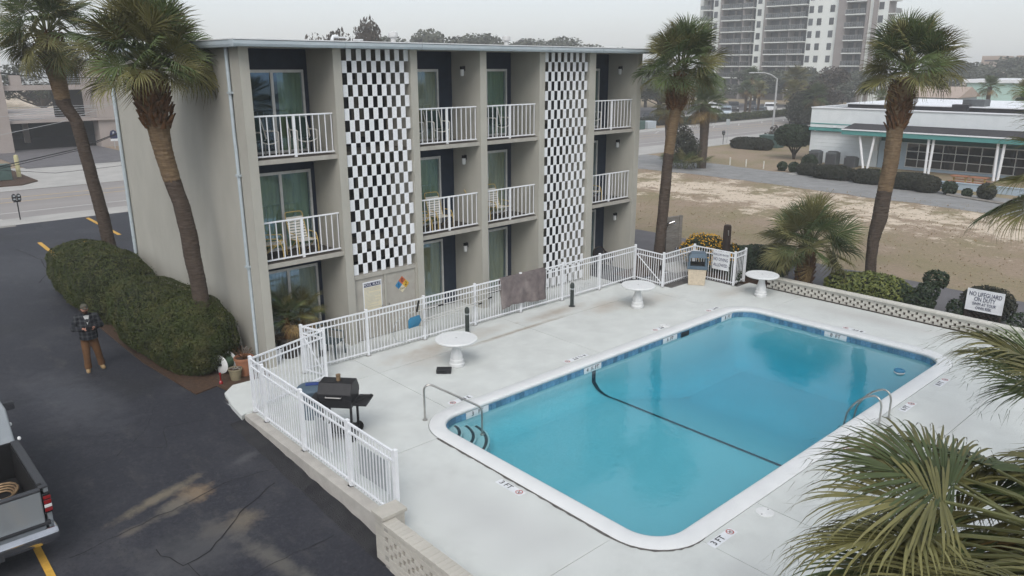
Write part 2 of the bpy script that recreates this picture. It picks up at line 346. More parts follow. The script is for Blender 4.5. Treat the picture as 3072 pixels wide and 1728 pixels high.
def asphalt_material():
    m = bpy.data.materials.new('asphalt'); m.use_nodes = True; n = m.node_tree; L = n.links; b = n.nodes['Principled BSDF']; b.inputs['Roughness'].default_value = .72; b.inputs['Specular IOR Level'].default_value = .35
    tc = n.nodes.new('ShaderNodeTexCoord')
    def noise(s, d=6, r=.6, st=None):
        q = n.nodes.new('ShaderNodeTexNoise'); q.inputs['Scale'].default_value = s; q.inputs['Detail'].default_value = d; q.inputs['Roughness'].default_value = r
        if st:
            mp = n.nodes.new('ShaderNodeMapping'); mp.inputs['Scale'].default_value = st; L.new(tc.outputs['Object'], mp.inputs[0]); L.new(mp.outputs[0], q.inputs[0])
        else: L.new(tc.outputs['Object'], q.inputs[0])
        return q.outputs['Fac']
    def rng(s, a, b_, c=0., d=1.):
        r = n.nodes.new('ShaderNodeMapRange'); r.inputs[1].default_value = a; r.inputs[2].default_value = b_; r.inputs[3].default_value = c; r.inputs[4].default_value = d; L.new(s, r.inputs[0]); return r.outputs[0]
    def mix(f, a, b_):
        x = n.nodes.new('ShaderNodeMix'); x.data_type = 'RGBA'; L.new(f, x.inputs[0])
        for s, i in ((a,6),(b_,7)):
            if isinstance(s, tuple): x.inputs[i].default_value = (*s,1)
            else: L.new(s, x.inputs[i])
        return x.outputs[2]
    grain = noise(95, 3, .7); c = mix(rng(grain,.3,.7), (.018,.020,.028), (.031,.032,.041))
    c = mix(rng(noise(.5,7,.65),.5,.78), c, (.058,.058,.066)); c = mix(rng(noise(2.2,8,.7,(1,.45,1)),.56,.80), c, (.070,.068,.066)); c = mix(rng(noise(.28,4,.5),.56,.7), c, (.018,.019,.022)); c = mix(rng(noise(11,8,.8),.50,.74), c, (.062,.061,.066)); c = mix(rng(noise(17,6,.8),.50,.72), c, (.014,.014,.018))
    edge = noise(3.2, 9, .72)
    # worn, sandy and rust coloured patches: centre, radii, turn, colour, strength
    for (cx,cy,rx,ry,rot,col,st_) in ((-4.3,-4.05,1.0,.16,.30,(.17,.145,.105),.9),(-3.72,-4.35,.42,.30,.3,(.22,.16,.10),.9),(-4.15,-4.5,.55,.22,.35,(.15,.135,.11),.8),(-4.95,-4.75,.28,.14,.2,(.15,.13,.105),.6),(-3.45,-5.75,.45,.34,.5,(.17,.14,.10),.85),(-3.95,-5.7,.35,.3,.9,(.12,.105,.085),.7),(-3.5,-7.1,.22,1.25,.22,(.115,.108,.095),.8),(-3.05,-8.9,.20,1.1,.2,(.115,.11,.10),.7),(-4.3,-6.0,1.1,.8,.2,(.075,.075,.078),.7),(-4.2,-8.3,.7,.5,.2,(.10,.10,.10),.6),(-2.35,-3.7,.35,.16,.3,(.10,.10,.105),.6),(-4.2,1.6,.9,2.6,.1,(.075,.078,.09),.6),(-2.0,17,2.5,4,.2,(.06,.062,.07),.5)):
        mp = n.nodes.new('ShaderNodeMapping'); mp.vector_type = 'TEXTURE'; mp.inputs['Location'].default_value = (cx,cy,0); mp.inputs['Rotation'].default_value = (0,0,rot); mp.inputs['Scale'].default_value = (rx,ry,50)
        L.new(tc.outputs['Object'], mp.inputs[0]); ln = n.nodes.new('ShaderNodeVectorMath'); ln.operation = 'LENGTH'; L.new(mp.outputs[0], ln.inputs[0])
        ad = n.nodes.new('ShaderNodeMath'); ad.operation = 'MULTIPLY_ADD'; L.new(edge, ad.inputs[0]); ad.inputs[1].default_value = 2.4; L.new(ln.outputs['Value'], ad.inputs[2])
        c = mix(rng(ad.outputs[0], 2.35, 1.45, 0., st_*.95), c, col)
    L.new(c, b.inputs['Base Color'])
    bp = n.nodes.new('ShaderNodeBump'); bp.inputs['Strength'].default_value = .45; bp.inputs['Distance'].default_value = .015; L.new(grain, bp.inputs['Height']); L.new(bp.outputs[0], b.inputs['Normal']); MATS['asphalt'] = m
asphalt_material()
def concrete_material():
    m = bpy.data.materials.new('deck_concrete'); m.use_nodes = True; n = m.node_tree; L = n.links; b = n.nodes['Principled BSDF']; b.inputs['Roughness'].default_value = .9; b.inputs['Specular IOR Level'].default_value = .2
    tc = n.nodes.new('ShaderNodeTexCoord')
    def noise(s, d=6, r=.6, st=None):
        q = n.nodes.new('ShaderNodeTexNoise'); q.inputs['Scale'].default_value = s; q.inputs['Detail'].default_value = d; q.inputs['Roughness'].default_value = r
        if st:
            mp = n.nodes.new('ShaderNodeMapping'); mp.inputs['Scale'].default_value = st; L.new(tc.outputs['Object'], mp.inputs[0]); L.new(mp.outputs[0], q.inputs[0])
        else: L.new(tc.outputs['Object'], q.inputs[0])
        return q.outputs['Fac']
    def rng(s, a, b_, c=0., d=1.):
        r = n.nodes.new('ShaderNodeMapRange'); r.inputs[1].default_value = a; r.inputs[2].default_value = b_; r.inputs[3].default_value = c; r.inputs[4].default_value = d; L.new(s, r.inputs[0]); return r.outputs[0]
    def mix(f, a, b_):
        x = n.nodes.new('ShaderNodeMix'); x.data_type = 'RGBA'; L.new(f, x.inputs[0])
        for s, i in ((a,6),(b_,7)):
            if isinstance(s, tuple): x.inputs[i].default_value = (*s,1)
            else: L.new(s, x.inputs[i])
        return x.outputs[2]
    grain = noise(60, 4, .7); c = mix(rng(noise(1.3,9,.65),.35,.65), (.625,.65,.625), (.545,.565,.545)); c = mix(rng(grain,.55,.8,0,.35), c, (.46,.47,.45)); c = mix(rng(noise(.45,8,.7),.52,.78,0,.65), c, (.45,.455,.44)); c = mix(rng(noise(6,9,.8),.60,.80,0,.5), c, (.40,.40,.385)); c = mix(rng(noise(2.4,9,.8,(1,.4,1)),.62,.76,0,.5), c, (.72,.74,.72))
    edge = noise(2.6, 9, .72)
    # rust and leaf stains: centre, radii, turn, colour, strength
    for (cx,cy,rx,ry,rot,col,st_) in ((4.6,-1.75,2.2,.35,0,(.40,.35,.29),.75),(8.9,-1.9,1.4,.30,0,(.38,.335,.28),.8),(6.9,-2.35,2.2,.10,0,(.33,.28,.22),.8),(10.6,-2.6,1.0,.5,.2,(.42,.37,.31),.7),(3.6,-2.2,.9,.5,.3,(.42,.38,.33),.6),(12.2,-3.2,1.2,.6,0,(.45,.42,.37),.6),(15.0,-4.6,1.0,.4,0,(.44,.41,.36),.6),(15.6,-9.5,.5,2.6,0,(.43,.42,.40),.6),(-.6,-4.4,.7,.6,0,(.42,.41,.39),.6),(-.4,-9.5,.8,1.8,.1,(.46,.465,.46),.5),(.8,-13.2,1.6,.5,.1,(.45,.455,.45),.6),(8,-13.4,3,.5,0,(.46,.465,.46),.5)):
        mp = n.nodes.new('ShaderNodeMapping'); mp.vector_type = 'TEXTURE'; mp.inputs['Location'].default_value = (cx,cy,0); mp.inputs['Rotation'].default_value = (0,0,rot); mp.inputs['Scale'].default_value = (rx,ry,50)
        L.new(tc.outputs['Object'], mp.inputs[0]); ln = n.nodes.new('ShaderNodeVectorMath'); ln.operation = 'LENGTH'; L.new(mp.outputs[0], ln.inputs[0])
        ad = n.nodes.new('ShaderNodeMath'); ad.operation = 'MULTIPLY_ADD'; L.new(edge, ad.inputs[0]); ad.inputs[1].default_value = 2.4; L.new(ln.outputs['Value'], ad.inputs[2])
        c = mix(rng(ad.outputs[0], 2.5, 1.3, 0., st_), c, col)
    L.new(c, b.inputs['Base Color'])
    bp = n.nodes.new('ShaderNodeBump'); bp.inputs['Strength'].default_value = .3; bp.inputs['Distance'].default_value = .015; L.new(grain, bp.inputs['Height']); L.new(bp.outputs[0], b.inputs['Normal']); MATS['deck_concrete'] = m
concrete_material()
# ================================================================== SETTING
G = -0.12
def zlot(y): return -0.08 if y > -1 else max(-0.08-0.05*(-1-y), -1.2)
# terrain (dry sandy grass) in pieces round the pool pit, the lot and the building
def yard_material():
    m = bpy.data.materials.new('dry_grass'); m.use_nodes = True; n = m.node_tree; L = n.links; b = n.nodes['Principled BSDF']; b.inputs['Roughness'].default_value = .95; b.inputs['Specular IOR Level'].default_value = .1
    tc = n.nodes.new('ShaderNodeTexCoord')
    def noise(sc_, det, st=(1,1,1), rough=.6):
        mp = n.nodes.new('ShaderNodeMapping'); mp.inputs['Scale'].default_value = st; L.new(tc.outputs['Object'], mp.inputs[0])
        q = n.nodes.new('ShaderNodeTexNoise'); q.inputs['Scale'].default_value = sc_; q.inputs['Detail'].default_value = det; q.inputs['Roughness'].default_value = rough; L.new(mp.outputs[0], q.inputs[0]); return q.outputs['Fac']
    def rng(s, a, b_):
        r = n.nodes.new('ShaderNodeMapRange'); r.inputs[1].default_value = a; r.inputs[2].default_value = b_; L.new(s, r.inputs[0]); return r.outputs[0]
    def mix(f, a, b_):
        x = n.nodes.new('ShaderNodeMix'); x.data_type = 'RGBA'; L.new(f, x.inputs[0])
        for s, i in ((a, 6), (b_, 7)):
            if isinstance(s, tuple): x.inputs[i].default_value = (*s, 1)
            else: L.new(s, x.inputs[i])
        return x.outputs[2]
    fine = noise(7, 8, (1,1,1), .75)
    g1 = mix(rng(fine, .3, .7), (0.35, 0.275, 0.205), (0.235, 0.182, 0.13))
    g2 = mix(rng(noise(.23, 6), .42, .62), g1, mix(rng(fine, .3, .7), (0.285, 0.24, 0.15), (0.195, 0.17, 0.10)))
    # bare sand: one broad swath beside the path and scattered scraps
    sep = n.nodes.new('ShaderNodeSeparateXYZ'); L.new(tc.outputs['Object'], sep.inputs[0])
    band = n.nodes.new('ShaderNodeMath'); band.operation = 'SUBTRACT'; L.new(sep.outputs[0], band.inputs[0]); band.inputs[1].default_value = 35.5
    ab = n.nodes.new('ShaderNodeMath'); ab.operation = 'ABSOLUTE'; L.new(band.outputs[0], ab.inputs[0])
    bn = rng(ab.outputs[0], 9.0, 1.0)
    pn = noise(.42, 12, (1,1,1), .78)
    add = n.nodes.new('ShaderNodeMath'); add.operation = 'MULTIPLY_ADD'; L.new(bn, add.inputs[0]); add.inputs[1].default_value = .20; L.new(pn, add.inputs[2])
    brk = n.nodes.new('ShaderNodeMath'); brk.operation = 'MULTIPLY_ADD'; L.new(noise(2.6, 10, (1,.55,1), .8), brk.inputs[0]); brk.inputs[1].default_value = .34; L.new(add.outputs[0], brk.inputs[2])
    sf = rng(brk.outputs[0], .80, .875)
    c = mix(sf, g2, mix(rng(fine, .3, .7), (0.66, 0.57, 0.46), (0.47, 0.39, 0.30)))
    L.new(c, b.inputs['Base Color'])
    bp = n.nodes.new('ShaderNodeBump'); bp.inputs['Strength'].default_value = .6; bp.inputs['Distance'].default_value = .04; L.new(fine, bp.inputs['Height']); L.new(bp.outputs[0], b.inputs['Normal'])
    MATS['dry_grass'] = m
yard_material()
g = MB(); EX = 420
def gq(x0, x1, y0, y1, z=G): g.poly([(x0,y0,z),(x1,y0,z),(x1,y1,z),(x0,y1,z)])
gq(16.2, EX, -EX, EX); gq(-EX, 16.2, 27.3, EX); gq(-1.9, 16.2, -EX, -16.2); gq(-EX, -60, -EX, 27.3); gq(-60, -1.9, -EX, -60, -1.2)
struct('ground', g, 'dry_grass', 'sandy dry lawn and open ground around the motel')
lot = MB()
ys = [-60, -40, -30, -20.3]+[-20.3+i for i in range(1, 20)]+[-0.9, 4, 10, 16, 22, 27.3]
xs = [-60, -30, -20, -12, -8, -5, -3, -1.66]
lot._add([(x,y,zlot(y)) for y in ys for x in xs], [(j*len(xs)+i, j*len(xs)+i+1, (j+1)*len(xs)+i+1, (j+1)*len(xs)+i) for j in range(len(ys)-1) for i in range(len(xs)-1)])
lot.poly([(-1.66,-1.2,-.081),(16.2,-1.2,-.081),(16.2,27.3,-.081),(-1.66,27.3,-.081)])
struct('parking_lot', lot, 'asphalt', 'dark patched asphalt parking lot and sloping driveway')
# asphalt berm along the low wall
bm_ = MB(); rr_ = random.Random(3)
pv = []
for i in range(25):
    t = -2.2-6.3*i/24; p = D(-1.62, t); wq = .30+.05*rr_.random()
    top = zlot(p.y)+.05+rr_.uniform(-.015,.02)
    pv += [(p.x+.05,p.y,top),(p.x-.07,p.y,top-.02+rr_.uniform(-.02,.02)),(p.x-wq,p.y,zlot(p.y)+.010),(p.x-wq-.25,p.y,zlot(p.y)-.03)]
bm_._add(pv, [(4*i+j,4*i+j+1,4*i+5+j,4*i+4+j) for i in range(24) for j in range(3)])
struct('asphalt_berm', bm_, 'asphalt_berm', 'rough asphalt berm along the foot of the low wall', smooth=50)
def crack(pts, wdt, seed, name='pavement_crack'):
    r = random.Random(seed); out = []
    for (a, b2) in zip(pts[:-1], pts[1:]):
        k = max(2, int(math.dist(a, b2)/.18))
        for i in range(k): out.append((a[0]+(b2[0]-a[0])*i/k+r.uniform(-.03,.03), a[1]+(b2[1]-a[1])*i/k+r.uniform(-.03,.03)))
    out.append(pts[-1]); q = MB(); vs = []
    for i, p in enumerate(out):
        d_ = Vector((out[min(i+1,len(out)-1)][0]-out[max(i-1,0)][0], out[min(i+1,len(out)-1)][1]-out[max(i-1,0)][1])).normalized(); w_ = wdt*r.uniform(.35,1.1)
        for s in (1,-1): X = p[0]-d_.y*w_*s; Y = p[1]+d_.x*w_*s; vs.append((X,Y,zlot(Y)+.010))
    q._add(vs, [(2*i,2*i+1,2*i+3,2*i+2) for i in range(len(out)-1)])
    struct(name, q, 'crack', 'thin dark crack in the asphalt')
crack([(-6.0,-4.9),(-5.0,-4.7),(-4.1,-4.6),(-3.1,-4.35),(-2.1,-4.5)], .008, 1); crack([(-4.9,-5.6),(-4.7,-6.3),(-4.2,-6.2),(-3.2,-5.4),(-2.4,-5.0)], .010, 2); crack([(-4.6,-6.3),(-4.6,-7.1)], .008, 3)
crack([(-3.9,-1.9),(-3.5,-2.3),(-3.2,-1.4),(-2.4,-1.6)], .007, 4); crack([(-4.9,-7.4),(-3.7,-7.2),(-2.4,-7.2)], .005, 5); crack([(-5.6,-2.2),(-4.4,-2.0),(-3.5,-1.2),(-3,-.2)], .005, 6); crack([(-2.2,14),(-1.0,16.5),(.6,18),(2.2,18.4)], .02, 7); crack([(-3,22),(-1.5,21),(-1.2,18),(-1.6,15)], .02, 8)
# parking stripes
def stripe(x0, y0, x1, y1, wd, z=.012, m='yellow_paint', nm='parking_stripe', lab='faded yellow parking stripe on the asphalt'):
    d_ = Vector((x1-x0,y1-y0)).normalized(); nx, ny = -d_.y*wd/2, d_.x*wd/2; q = MB()
    zz = [zlot(y)+z for y in (y0,y0,y1,y1)]
    q.poly([(x0+nx,y0+ny,zz[0]),(x0-nx,y0-ny,zz[1]),(x1-nx,y1-ny,zz[2]),(x1+nx,y1+ny,zz[3])]); return struct(nm, q, m, lab)
stripe(-.42,21.8,-.68,15.8,.17); stripe(2.97,26.8,2.8,21,.17); stripe(1.2,21.2,1.1,18.8,.17); stripe(-6.34,-3.2,-6.42,-9.5,.115, lab='yellow parking stripe running out from under the pickup')
# street, sidewalks
def sheet(name, x0, x1, y0, y1, z, m, lab): return struct(name, MB().poly([(x0,y0,z),(x1,y0,z),(x1,y1,z),(x0,y1,z)]), m, lab)
sheet('street', -120, 300, 29.3, 40.6, G+.010, 'road', 'pale grey street with yellow centre lines')
q = MB(); q.box(-120, 46, 27.3, 29.3, G-.1, G+.055); q.box(46.2, 300, 25.0, 29.3, G-.1, G+.055)
struct('sidewalk', q, 'sidewalk', 'concrete sidewalk along the near side of the street', bevel=.02)
q = MB(); q.box(-120, 1.0, 40.6, 42.4, G-.1, G+.055); q.box(24, 300, 40.6, 43.0, G-.1, G+.055); q.poly([(1,40.6,G+.03),(24,40.6,G+.03),(24,54,G+.03),(1,54,G+.03)])
struct('far_sidewalk', q, 'sidewalk', 'concrete sidewalk and apron across the street')
sheet('garage_ramp', 5.7, 15.7, 53.0, 70, G+.05, 'alley', 'dark driveway leading into the parking garage')
for yy, mt, nm in ((35.6,'road_yellow','centre_line'),(37.4,'road_yellow','centre_line'),(31.5,'road_white','edge_line')):
    sheet(nm, -120, 300, yy, yy+.12, G+.016, mt, 'long painted line on the street')
for k, xx in enumerate((-.6,)):
    q = MB(); q.poly([(xx,29.5,G+.02),(xx+.22,29.5,G+.02),(xx-.55,31.4,G+.02),(xx-.77,31.4,G+.02)]); struct('bay_marking', q, 'road_white', 'white painted bay mark beside the parking meter')
for k in range(12):
    xx = 50+k*6.4; q = MB(); q.poly([(xx,38.4,G+.018),(xx+3.4,40.3,G+.018),(xx+3.6,40.3,G+.018),(xx+.2,38.4,G+.018)]); struct('bay_marking', q, 'road_white', 'white painted bay mark at the far kerb')
for k in range(3):
    xx = 43+k*4.2; q = MB(); q.poly([(xx,29.7,G+.018),(xx+1.8,31.4,G+.018),(xx+2.0,31.4,G+.018),(xx+.2,29.7,G+.018)]); struct('bay_marking', q, 'road_white', 'white painted bay mark at the near kerb')
q = MB(); q.box(-2.2,-.3,26.9,27.28,-.09,0.0); struct('kerb', q, 'sidewalk', 'pale kerb strip at the lot entrance')
# paths right of the building
def ribbon(pts, w0, z, n=1, seed=0, jag=0.0):
    r = random.Random(seed); vs = []
    for i, p in enumerate(pts):
        w_ = w0[i] if hasattr(w0, '__len__') else w0
        vs += [(p[0]-w_/2+r.uniform(-jag,jag), p[1], z), (p[0]+w_/2+r.uniform(-jag,jag), p[1], z)]
    q = MB(); q._add(vs, [(2*i,2*i+1,2*i+3,2*i+2) for i in range(len(pts)-1)]); return q
pp = []
for i in range(61):
    y = 27.3-65*i/60; pp.append((44.2-.11*(12-y) if y < 12 else 44.2+.12*(y-12)*.6, y))
struct('gravel_path', ribbon(pp, [6.2 if p[1] < 13 else 6.2+.25*(p[1]-13) for p in pp], G+.012, seed=4, jag=.22), 'gravel_path', 'worn grey gravel drive crossing the sandy lot')
pp = [(19.55+.035*(y-5)*.6, y) for y in [27.3-i*1.0 for i in range(62)]]
struct('alley', ribbon(pp, 4.6, G+.010, seed=5, jag=.12), 'alley', 'smooth grey asphalt alley between the pool wall and sandy lot')
# planting strip soil
sheet('planting_bed', 16.55, 17.9, -40, -1.0, G+.03, 'bark_mulch', 'dark mulch bed behind the pool wall')
q = MB(); q.prism([(-2.0,-.15),(-1.4,.0),(-1.35,-.5),(-.02,-.35),(-.02,9.3),(-2.1,9.3),(-2.2,3)], -.1, -.055); struct('planting_bed', q, 'bark_mulch', 'reddish mulch bed along the side wall of the motel')
q = MB(); q.prism([(14.2,-1.05),(18.2,-1.05),(18.2,1.6),(15.6,1.6),(15.6,0),(14.2,0)], -.1, -.05); struct('planting_bed', q, 'bark_mulch', 'bare dark soil beyond the far pool gate')
# ------------------------------------------------------------------ deck slabs
S0, S1, T0, T1, RO = 0.928, 14.242, -12.058, -5.082, 1.05
def rr_path(inset, n=10, r0=RO):
    s0, s1, t0, t1 = S0+inset, S1-inset, T0+inset, T1-inset; r = max(r0-inset, .02); pts = []
    for (cx, cy, a0) in ((s1-r,t1-r,0),(s0+r,t1-r,90),(s0+r,t0+r,180),(s1-r,t0+r,270)):
        for i in range(n+1): a = R_(a0+90*i/n); pts.append((cx+r*math.cos(a), cy+r*math.sin(a)))
    # add points along the straights
    out = []
    for i, p in enumerate(pts):
        q_ = pts[(i+1) % len(pts)]; out.append(p)
        if (i+1) % (n+1) == 0:
            for k in range(1, 24): out.append((p[0]+(q_[0]-p[0])*k/24, p[1]+(q_[1]-p[1])*k/24))
    return out
sa, sb, ta, tb = S0+RO, S1-RO, T1-RO, T0+RO
def arc(cx, cy, a0, a1, r=RO, n=12): return [(cx+r*math.cos(R_(a0+(a1-a0)*i/n)), cy+r*math.sin(R_(a0+(a1-a0)*i/n))) for i in range(n+1)]
L0, L1, B0, TM = -1.60, 16.55, -16.6, -2.2
ge = .007
deck = thing('pool_deck', 'pale grey concrete pool deck of large slabs', 'deck'); tag(deck, kind='structure'); del deck['category']
cells = []
def rect(a, b_, c, d_): return [(a,c),(b_,c),(b_,d_),(a,d_)]
for (a, b_) in ((L0,sa),(sa,7.3),(7.3,sb),(sb,16.2)):
    if a == sb: cells.append([(sb+ge,-.95),(14.05,-.95),(14.05,TM-.3),(15.95,TM-.3),(15.95,-4.0),(16.75,-4.0),(L1+.15,-4.6),(L1,TM-2.2),(sb+ge,TM-2.2)])
    elif a == L0: cells.append([(L0-.12,-2.26),(L0-.05,-1.5),(L0+.1,-.75),(L0+.45,-.40),(-.62,-.42),(-.18,-.48),(-.05,.02),(.15,1.3),(b_-ge,1.3),(b_-ge,TM+ge),(L0,TM+ge)])
    else: cells.append(rect(a+ge, b_-ge, TM+ge, 1.36))
cells.append([(L0,TM-ge),(sa-ge,TM-ge),(sa-ge,T1)]+arc(sa,ta,90,180)[1:]+[(S0,ta+ge),(L0,ta+ge)])
cells.append(rect(sa+ge,7.3-ge,T1,TM-ge)); cells.append(rect(7.3+ge,sb-ge,T1,TM-ge))
cells.append([(sb+ge,TM-2.2-ge),(L1,TM-2.2-ge),(L1,ta+ge)]+arc(sb,ta,0,90))
cells.append(rect(L0,S0,tb+ge,ta-ge)); cells.append(rect(S1,L1,tb+ge,ta-ge))
cells.append([(L0,tb-ge)]+arc(sa,tb,180,270)+[(sa-ge,-13.38+ge),(L0,-13.38+ge)])
cells.append(rect(sa+ge,3.7-ge,-13.38+ge,T0)); cells.append(rect(3.7+ge,sb-ge,-13.38+ge,T0))
cells.append(arc(sb,tb,270,360)+[(L1,tb-ge),(L1,-13.38+ge),(sb,-13.38+ge)])
for (a, b_) in ((L0,sa),(sa,3.7),(3.7,sb),(sb,L1)): cells.append(rect(a+ge, b_-ge, B0, -13.38-ge))
def bshape(name, pts, z0, z1, m, parent):
    bm = bmesh.new(); lo = [bm.verts.new(D(p[0],p[1],z0)) for p in pts]; hi = [bm.verts.new(D(p[0],p[1],z1)) for p in pts]
    n = len(pts); ar = sum(pts[i][0]*pts[(i+1)%n][1]-pts[(i+1)%n][0]*pts[i][1] for i in range(n))
    f = bm.faces.new(hi if ar > 0 else hi[::-1])
    for i in range(n): bm.faces.new((lo[i],lo[(i+1)%n],hi[(i+1)%n],hi[i]))
    bmesh.ops.triangulate(bm, faces=[f]); bmesh.ops.recalc_face_normals(bm, faces=bm.faces)
    me = bpy.data.meshes.new(name); bm.to_mesh(me); bm.free(); me.materials.append(M(m)); return link(name, me, parent)
for c_ in cells: bshape('slab', c_, -.11, 0.0, 'deck_concrete', deck)
bd = MB()
for (a,b_,c,d_) in ((L0,L1,T1,-1.0),(L0,L1,-13.5,T0),(L0,S0,T0,T1),(S1,L1,T0,T1)):
    bd._add([D(a,c,-.05),D(b_,c,-.05),D(b_,d_,-.05),D(a,d_,-.05)], [(0,1,2,3)])
bd.build('joint_bed', 'joint', deck)
# low retaining kerb under the left fence
q = MB(); pts = [(-1.66,-2.28),(-1.43,-2.28),(-1.43,-8.2),(-1.66,-8.2)]
q.prism([tuple(D(*p).xy) for p in pts], -1.2, .012); o = q.build('retaining_kerb', 'curb_concrete', bevel=.015); tag(o, 'long taupe concrete kerb carrying the white fence beside the driveway', 'kerb')
# ------------------------------------------------------------------ pool
pool = thing('swimming_pool', 'rectangular turquoise swimming pool with rounded corners and white coping', 'pool', (0,0,0))
def loop_mesh(loops, close=False):
    n = len(loops[0]); q = MB(); q._add([p for lp in loops for p in lp], [(k*n+i,k*n+(i+1)%n,(k+1)*n+(i+1)%n,(k+1)*n+i) for k in range(len(loops)-1) for i in range(n)]); return q
def lp(inset, z): return [D(p[0],p[1],z) for p in rr_path(inset)]
loop_mesh([lp(.012,-.10), lp(.012,.012), lp(.03,.026), lp(.34,.030), lp(.375,.018), lp(.388,-.006), lp(.388,-.045), lp(.37,-.07), lp(.345,-.075), lp(.345,-.10)]).build('coping', 'coping', pool, smooth=50)
# dark open seam on the near side of the coping
q = MB(); sp = []
r5 = random.Random(5)
near = [(S0+.03, ta)]+[(S0+.03, ta+(tb-ta)*i/40) for i in range(41)]+arc(sa,tb,180,285,RO-.03,26)
for i, p in enumerate(near):
    cen = Vector((sa,tb)); 
    if p[1] >= tb: nrm = Vector((-1,0))
    else: nrm = (Vector(p)-cen).normalized()
    wv = r5.uniform(.030,.062)*(1-.75*max(0,(i-52))/15 if i > 52 else 1)
    a_ = D(p[0]+nrm.x*.0, p[1]+nrm.y*.0, .005); b3 = D(p[0]+nrm.x*(wv+.02), p[1]+nrm.y*(wv+.02), .005); sp += [a_, b3]
q._add(sp, [(2*i,2*i+1,2*i+3,2*i+2) for i in range(len(near)-1)]); q.build('seam', 'joint', pool)
WI = .372
def depth(s):
    if s < 6.6: return .80+.10*(s-1.3)/5.3
    if s < 10.2: return .90+1.05*(s-6.6)/3.6
    return 1.95
prof = [(0,None),(0,.62),(.05,.74),(.13,.86),(.24,.94),(.38,.985),(.55,1.0),(1.1,1.0),(1.9,1.0),(2.7,1.0),(3.09,1.0)]
loops = []
for e, fr_ in prof:
    loops.append([D(p[0],p[1], -.07 if fr_ is None else -depth(p[0])*fr_) for p in rr_path(WI+e)])
qb = loop_mesh(loops[:7])
ss = [S0+WI+.25]+[1.8,2.5,3.5,4.5,5.5,6.2,6.6,7.0,7.5,8.1,8.7,9.3,9.8,10.2,10.6,11.5,12.5,13.2]+[S1-WI-.25]; tt = [T0+WI+.25,-10.5,-8.5,-6.6,T1-WI-.25]
qb._add([D(s_,t_,-depth(s_)-.002) for s_ in ss for t_ in tt], [(i*5+j,(i+1)*5+j,(i+1)*5+j+1,i*5+j+1) for i in range(len(ss)-1) for j in range(4)])
qb.build('basin', 'pool_plaster', pool, smooth=60)
def basin_z(s, t):
    e = min(t-(T0+WI), (T1-WI)-t, s-(S0+WI), (S1-WI)-s); es = [p[0] for p in prof[1:]]; fr2 = [p[1] for p in prof[1:]]
    return -depth(s)*float(np.interp(e, es, fr2))
# dark tile line across the pool where the floor starts to fall
q = MB(); vs_ = []; ts = list(np.linspace(T1-WI-.001, T0+WI+.001, 60))
vs_ += [D(6.57,T1-WI-.008,-.16), D(6.72,T1-WI-.008,-.16)]
for t in ts:
    e = min(T1-WI-t, t-(T0+WI)); sh = .34*min(1, e/.55)
    for s in (6.57+sh, 6.72+sh): vs_.append(D(s, t-(.008 if t > -6 else 0), basin_z(s,t)+.012))
q._add(vs_, [(2*i,2*i+1,2*i+3,2*i+2) for i in range(len(vs_)//2-1)]); q.build('floor_line', 'dark_tile', pool)
# corner steps
cs, ct = S0+WI, T1-WI
for (rad, zz) in ((.66,-.27),(.97,-.37),(1.26,-.47)):
    pts = [(cs-.0,ct)]+[(cs+rad*math.cos(R_(-90+90*i/20)), ct+rad*math.sin(R_(-90+90*i/20))) for i in range(21)]
    st_ = bshape('step', pts, -.98, zz, 'step_plaster', pool)
    q = MB(); rq = rad-.075; ncell = int(rad*1.5708/.05)
    for i in range(ncell):
        a0 = R_(-88+86*(i+.07)/ncell); a1 = R_(-88+86*(i+.93)/ncell)
        q._add([D(cs+r_*math.cos(a),ct+r_*math.sin(a),zz+.006) for r_, a in ((rq-.035,a0),(rq-.035,a1),(rq+.035,a1),(rq+.035,a0))], [(0,3,2,1)])
    q.build('nosing_tile', 'dark_tile', st_)
# waterline tiles on the two walls the camera sees
tile = MB().box(-.0725,.0725,-.004,.010,-.075,.075).build('tile', 'pool_tile', pool); first = [True]
path = rr_path(WI, 14); per = []
for i in range(len(path)):
    a, b_ = Vector(path[i]), Vector(path[(i+1) % len(path)]); per.append((a, b_, (b_-a).length))
tot = sum(p[2] for p in per); nt_ = int(tot/.1525); stp = tot/nt_
gl = []
acc = 0; idx = 0
for k in range(nt_):
    dpos = k*stp
    while acc+per[idx][2] < dpos: acc += per[idx][2]; idx += 1
    a, b_, l_ = per[idx]; p = a+(b_-a)*((dpos-acc)/l_); tg = (b_-a).normalized()
    if not (p.y > T1-1.6 or p.x > S1-1.6): continue
    inn = Vector((-tg.y, tg.x)); w3 = D(p.x+inn.x*.004, p.y+inn.y*.004, -.153)
    ang = math.atan2(tg.y, tg.x)+TH
    if first[0]: tile.location = w3; tile.rotation_euler = (0,0,ang); first[0] = False
    else: inst(tile, pool, w3, (0,0,ang))
q = loop_mesh([lp(WI+.0015,-.071), lp(WI+.0015,-.232)]); q.build('grout_band', 'grout', pool)
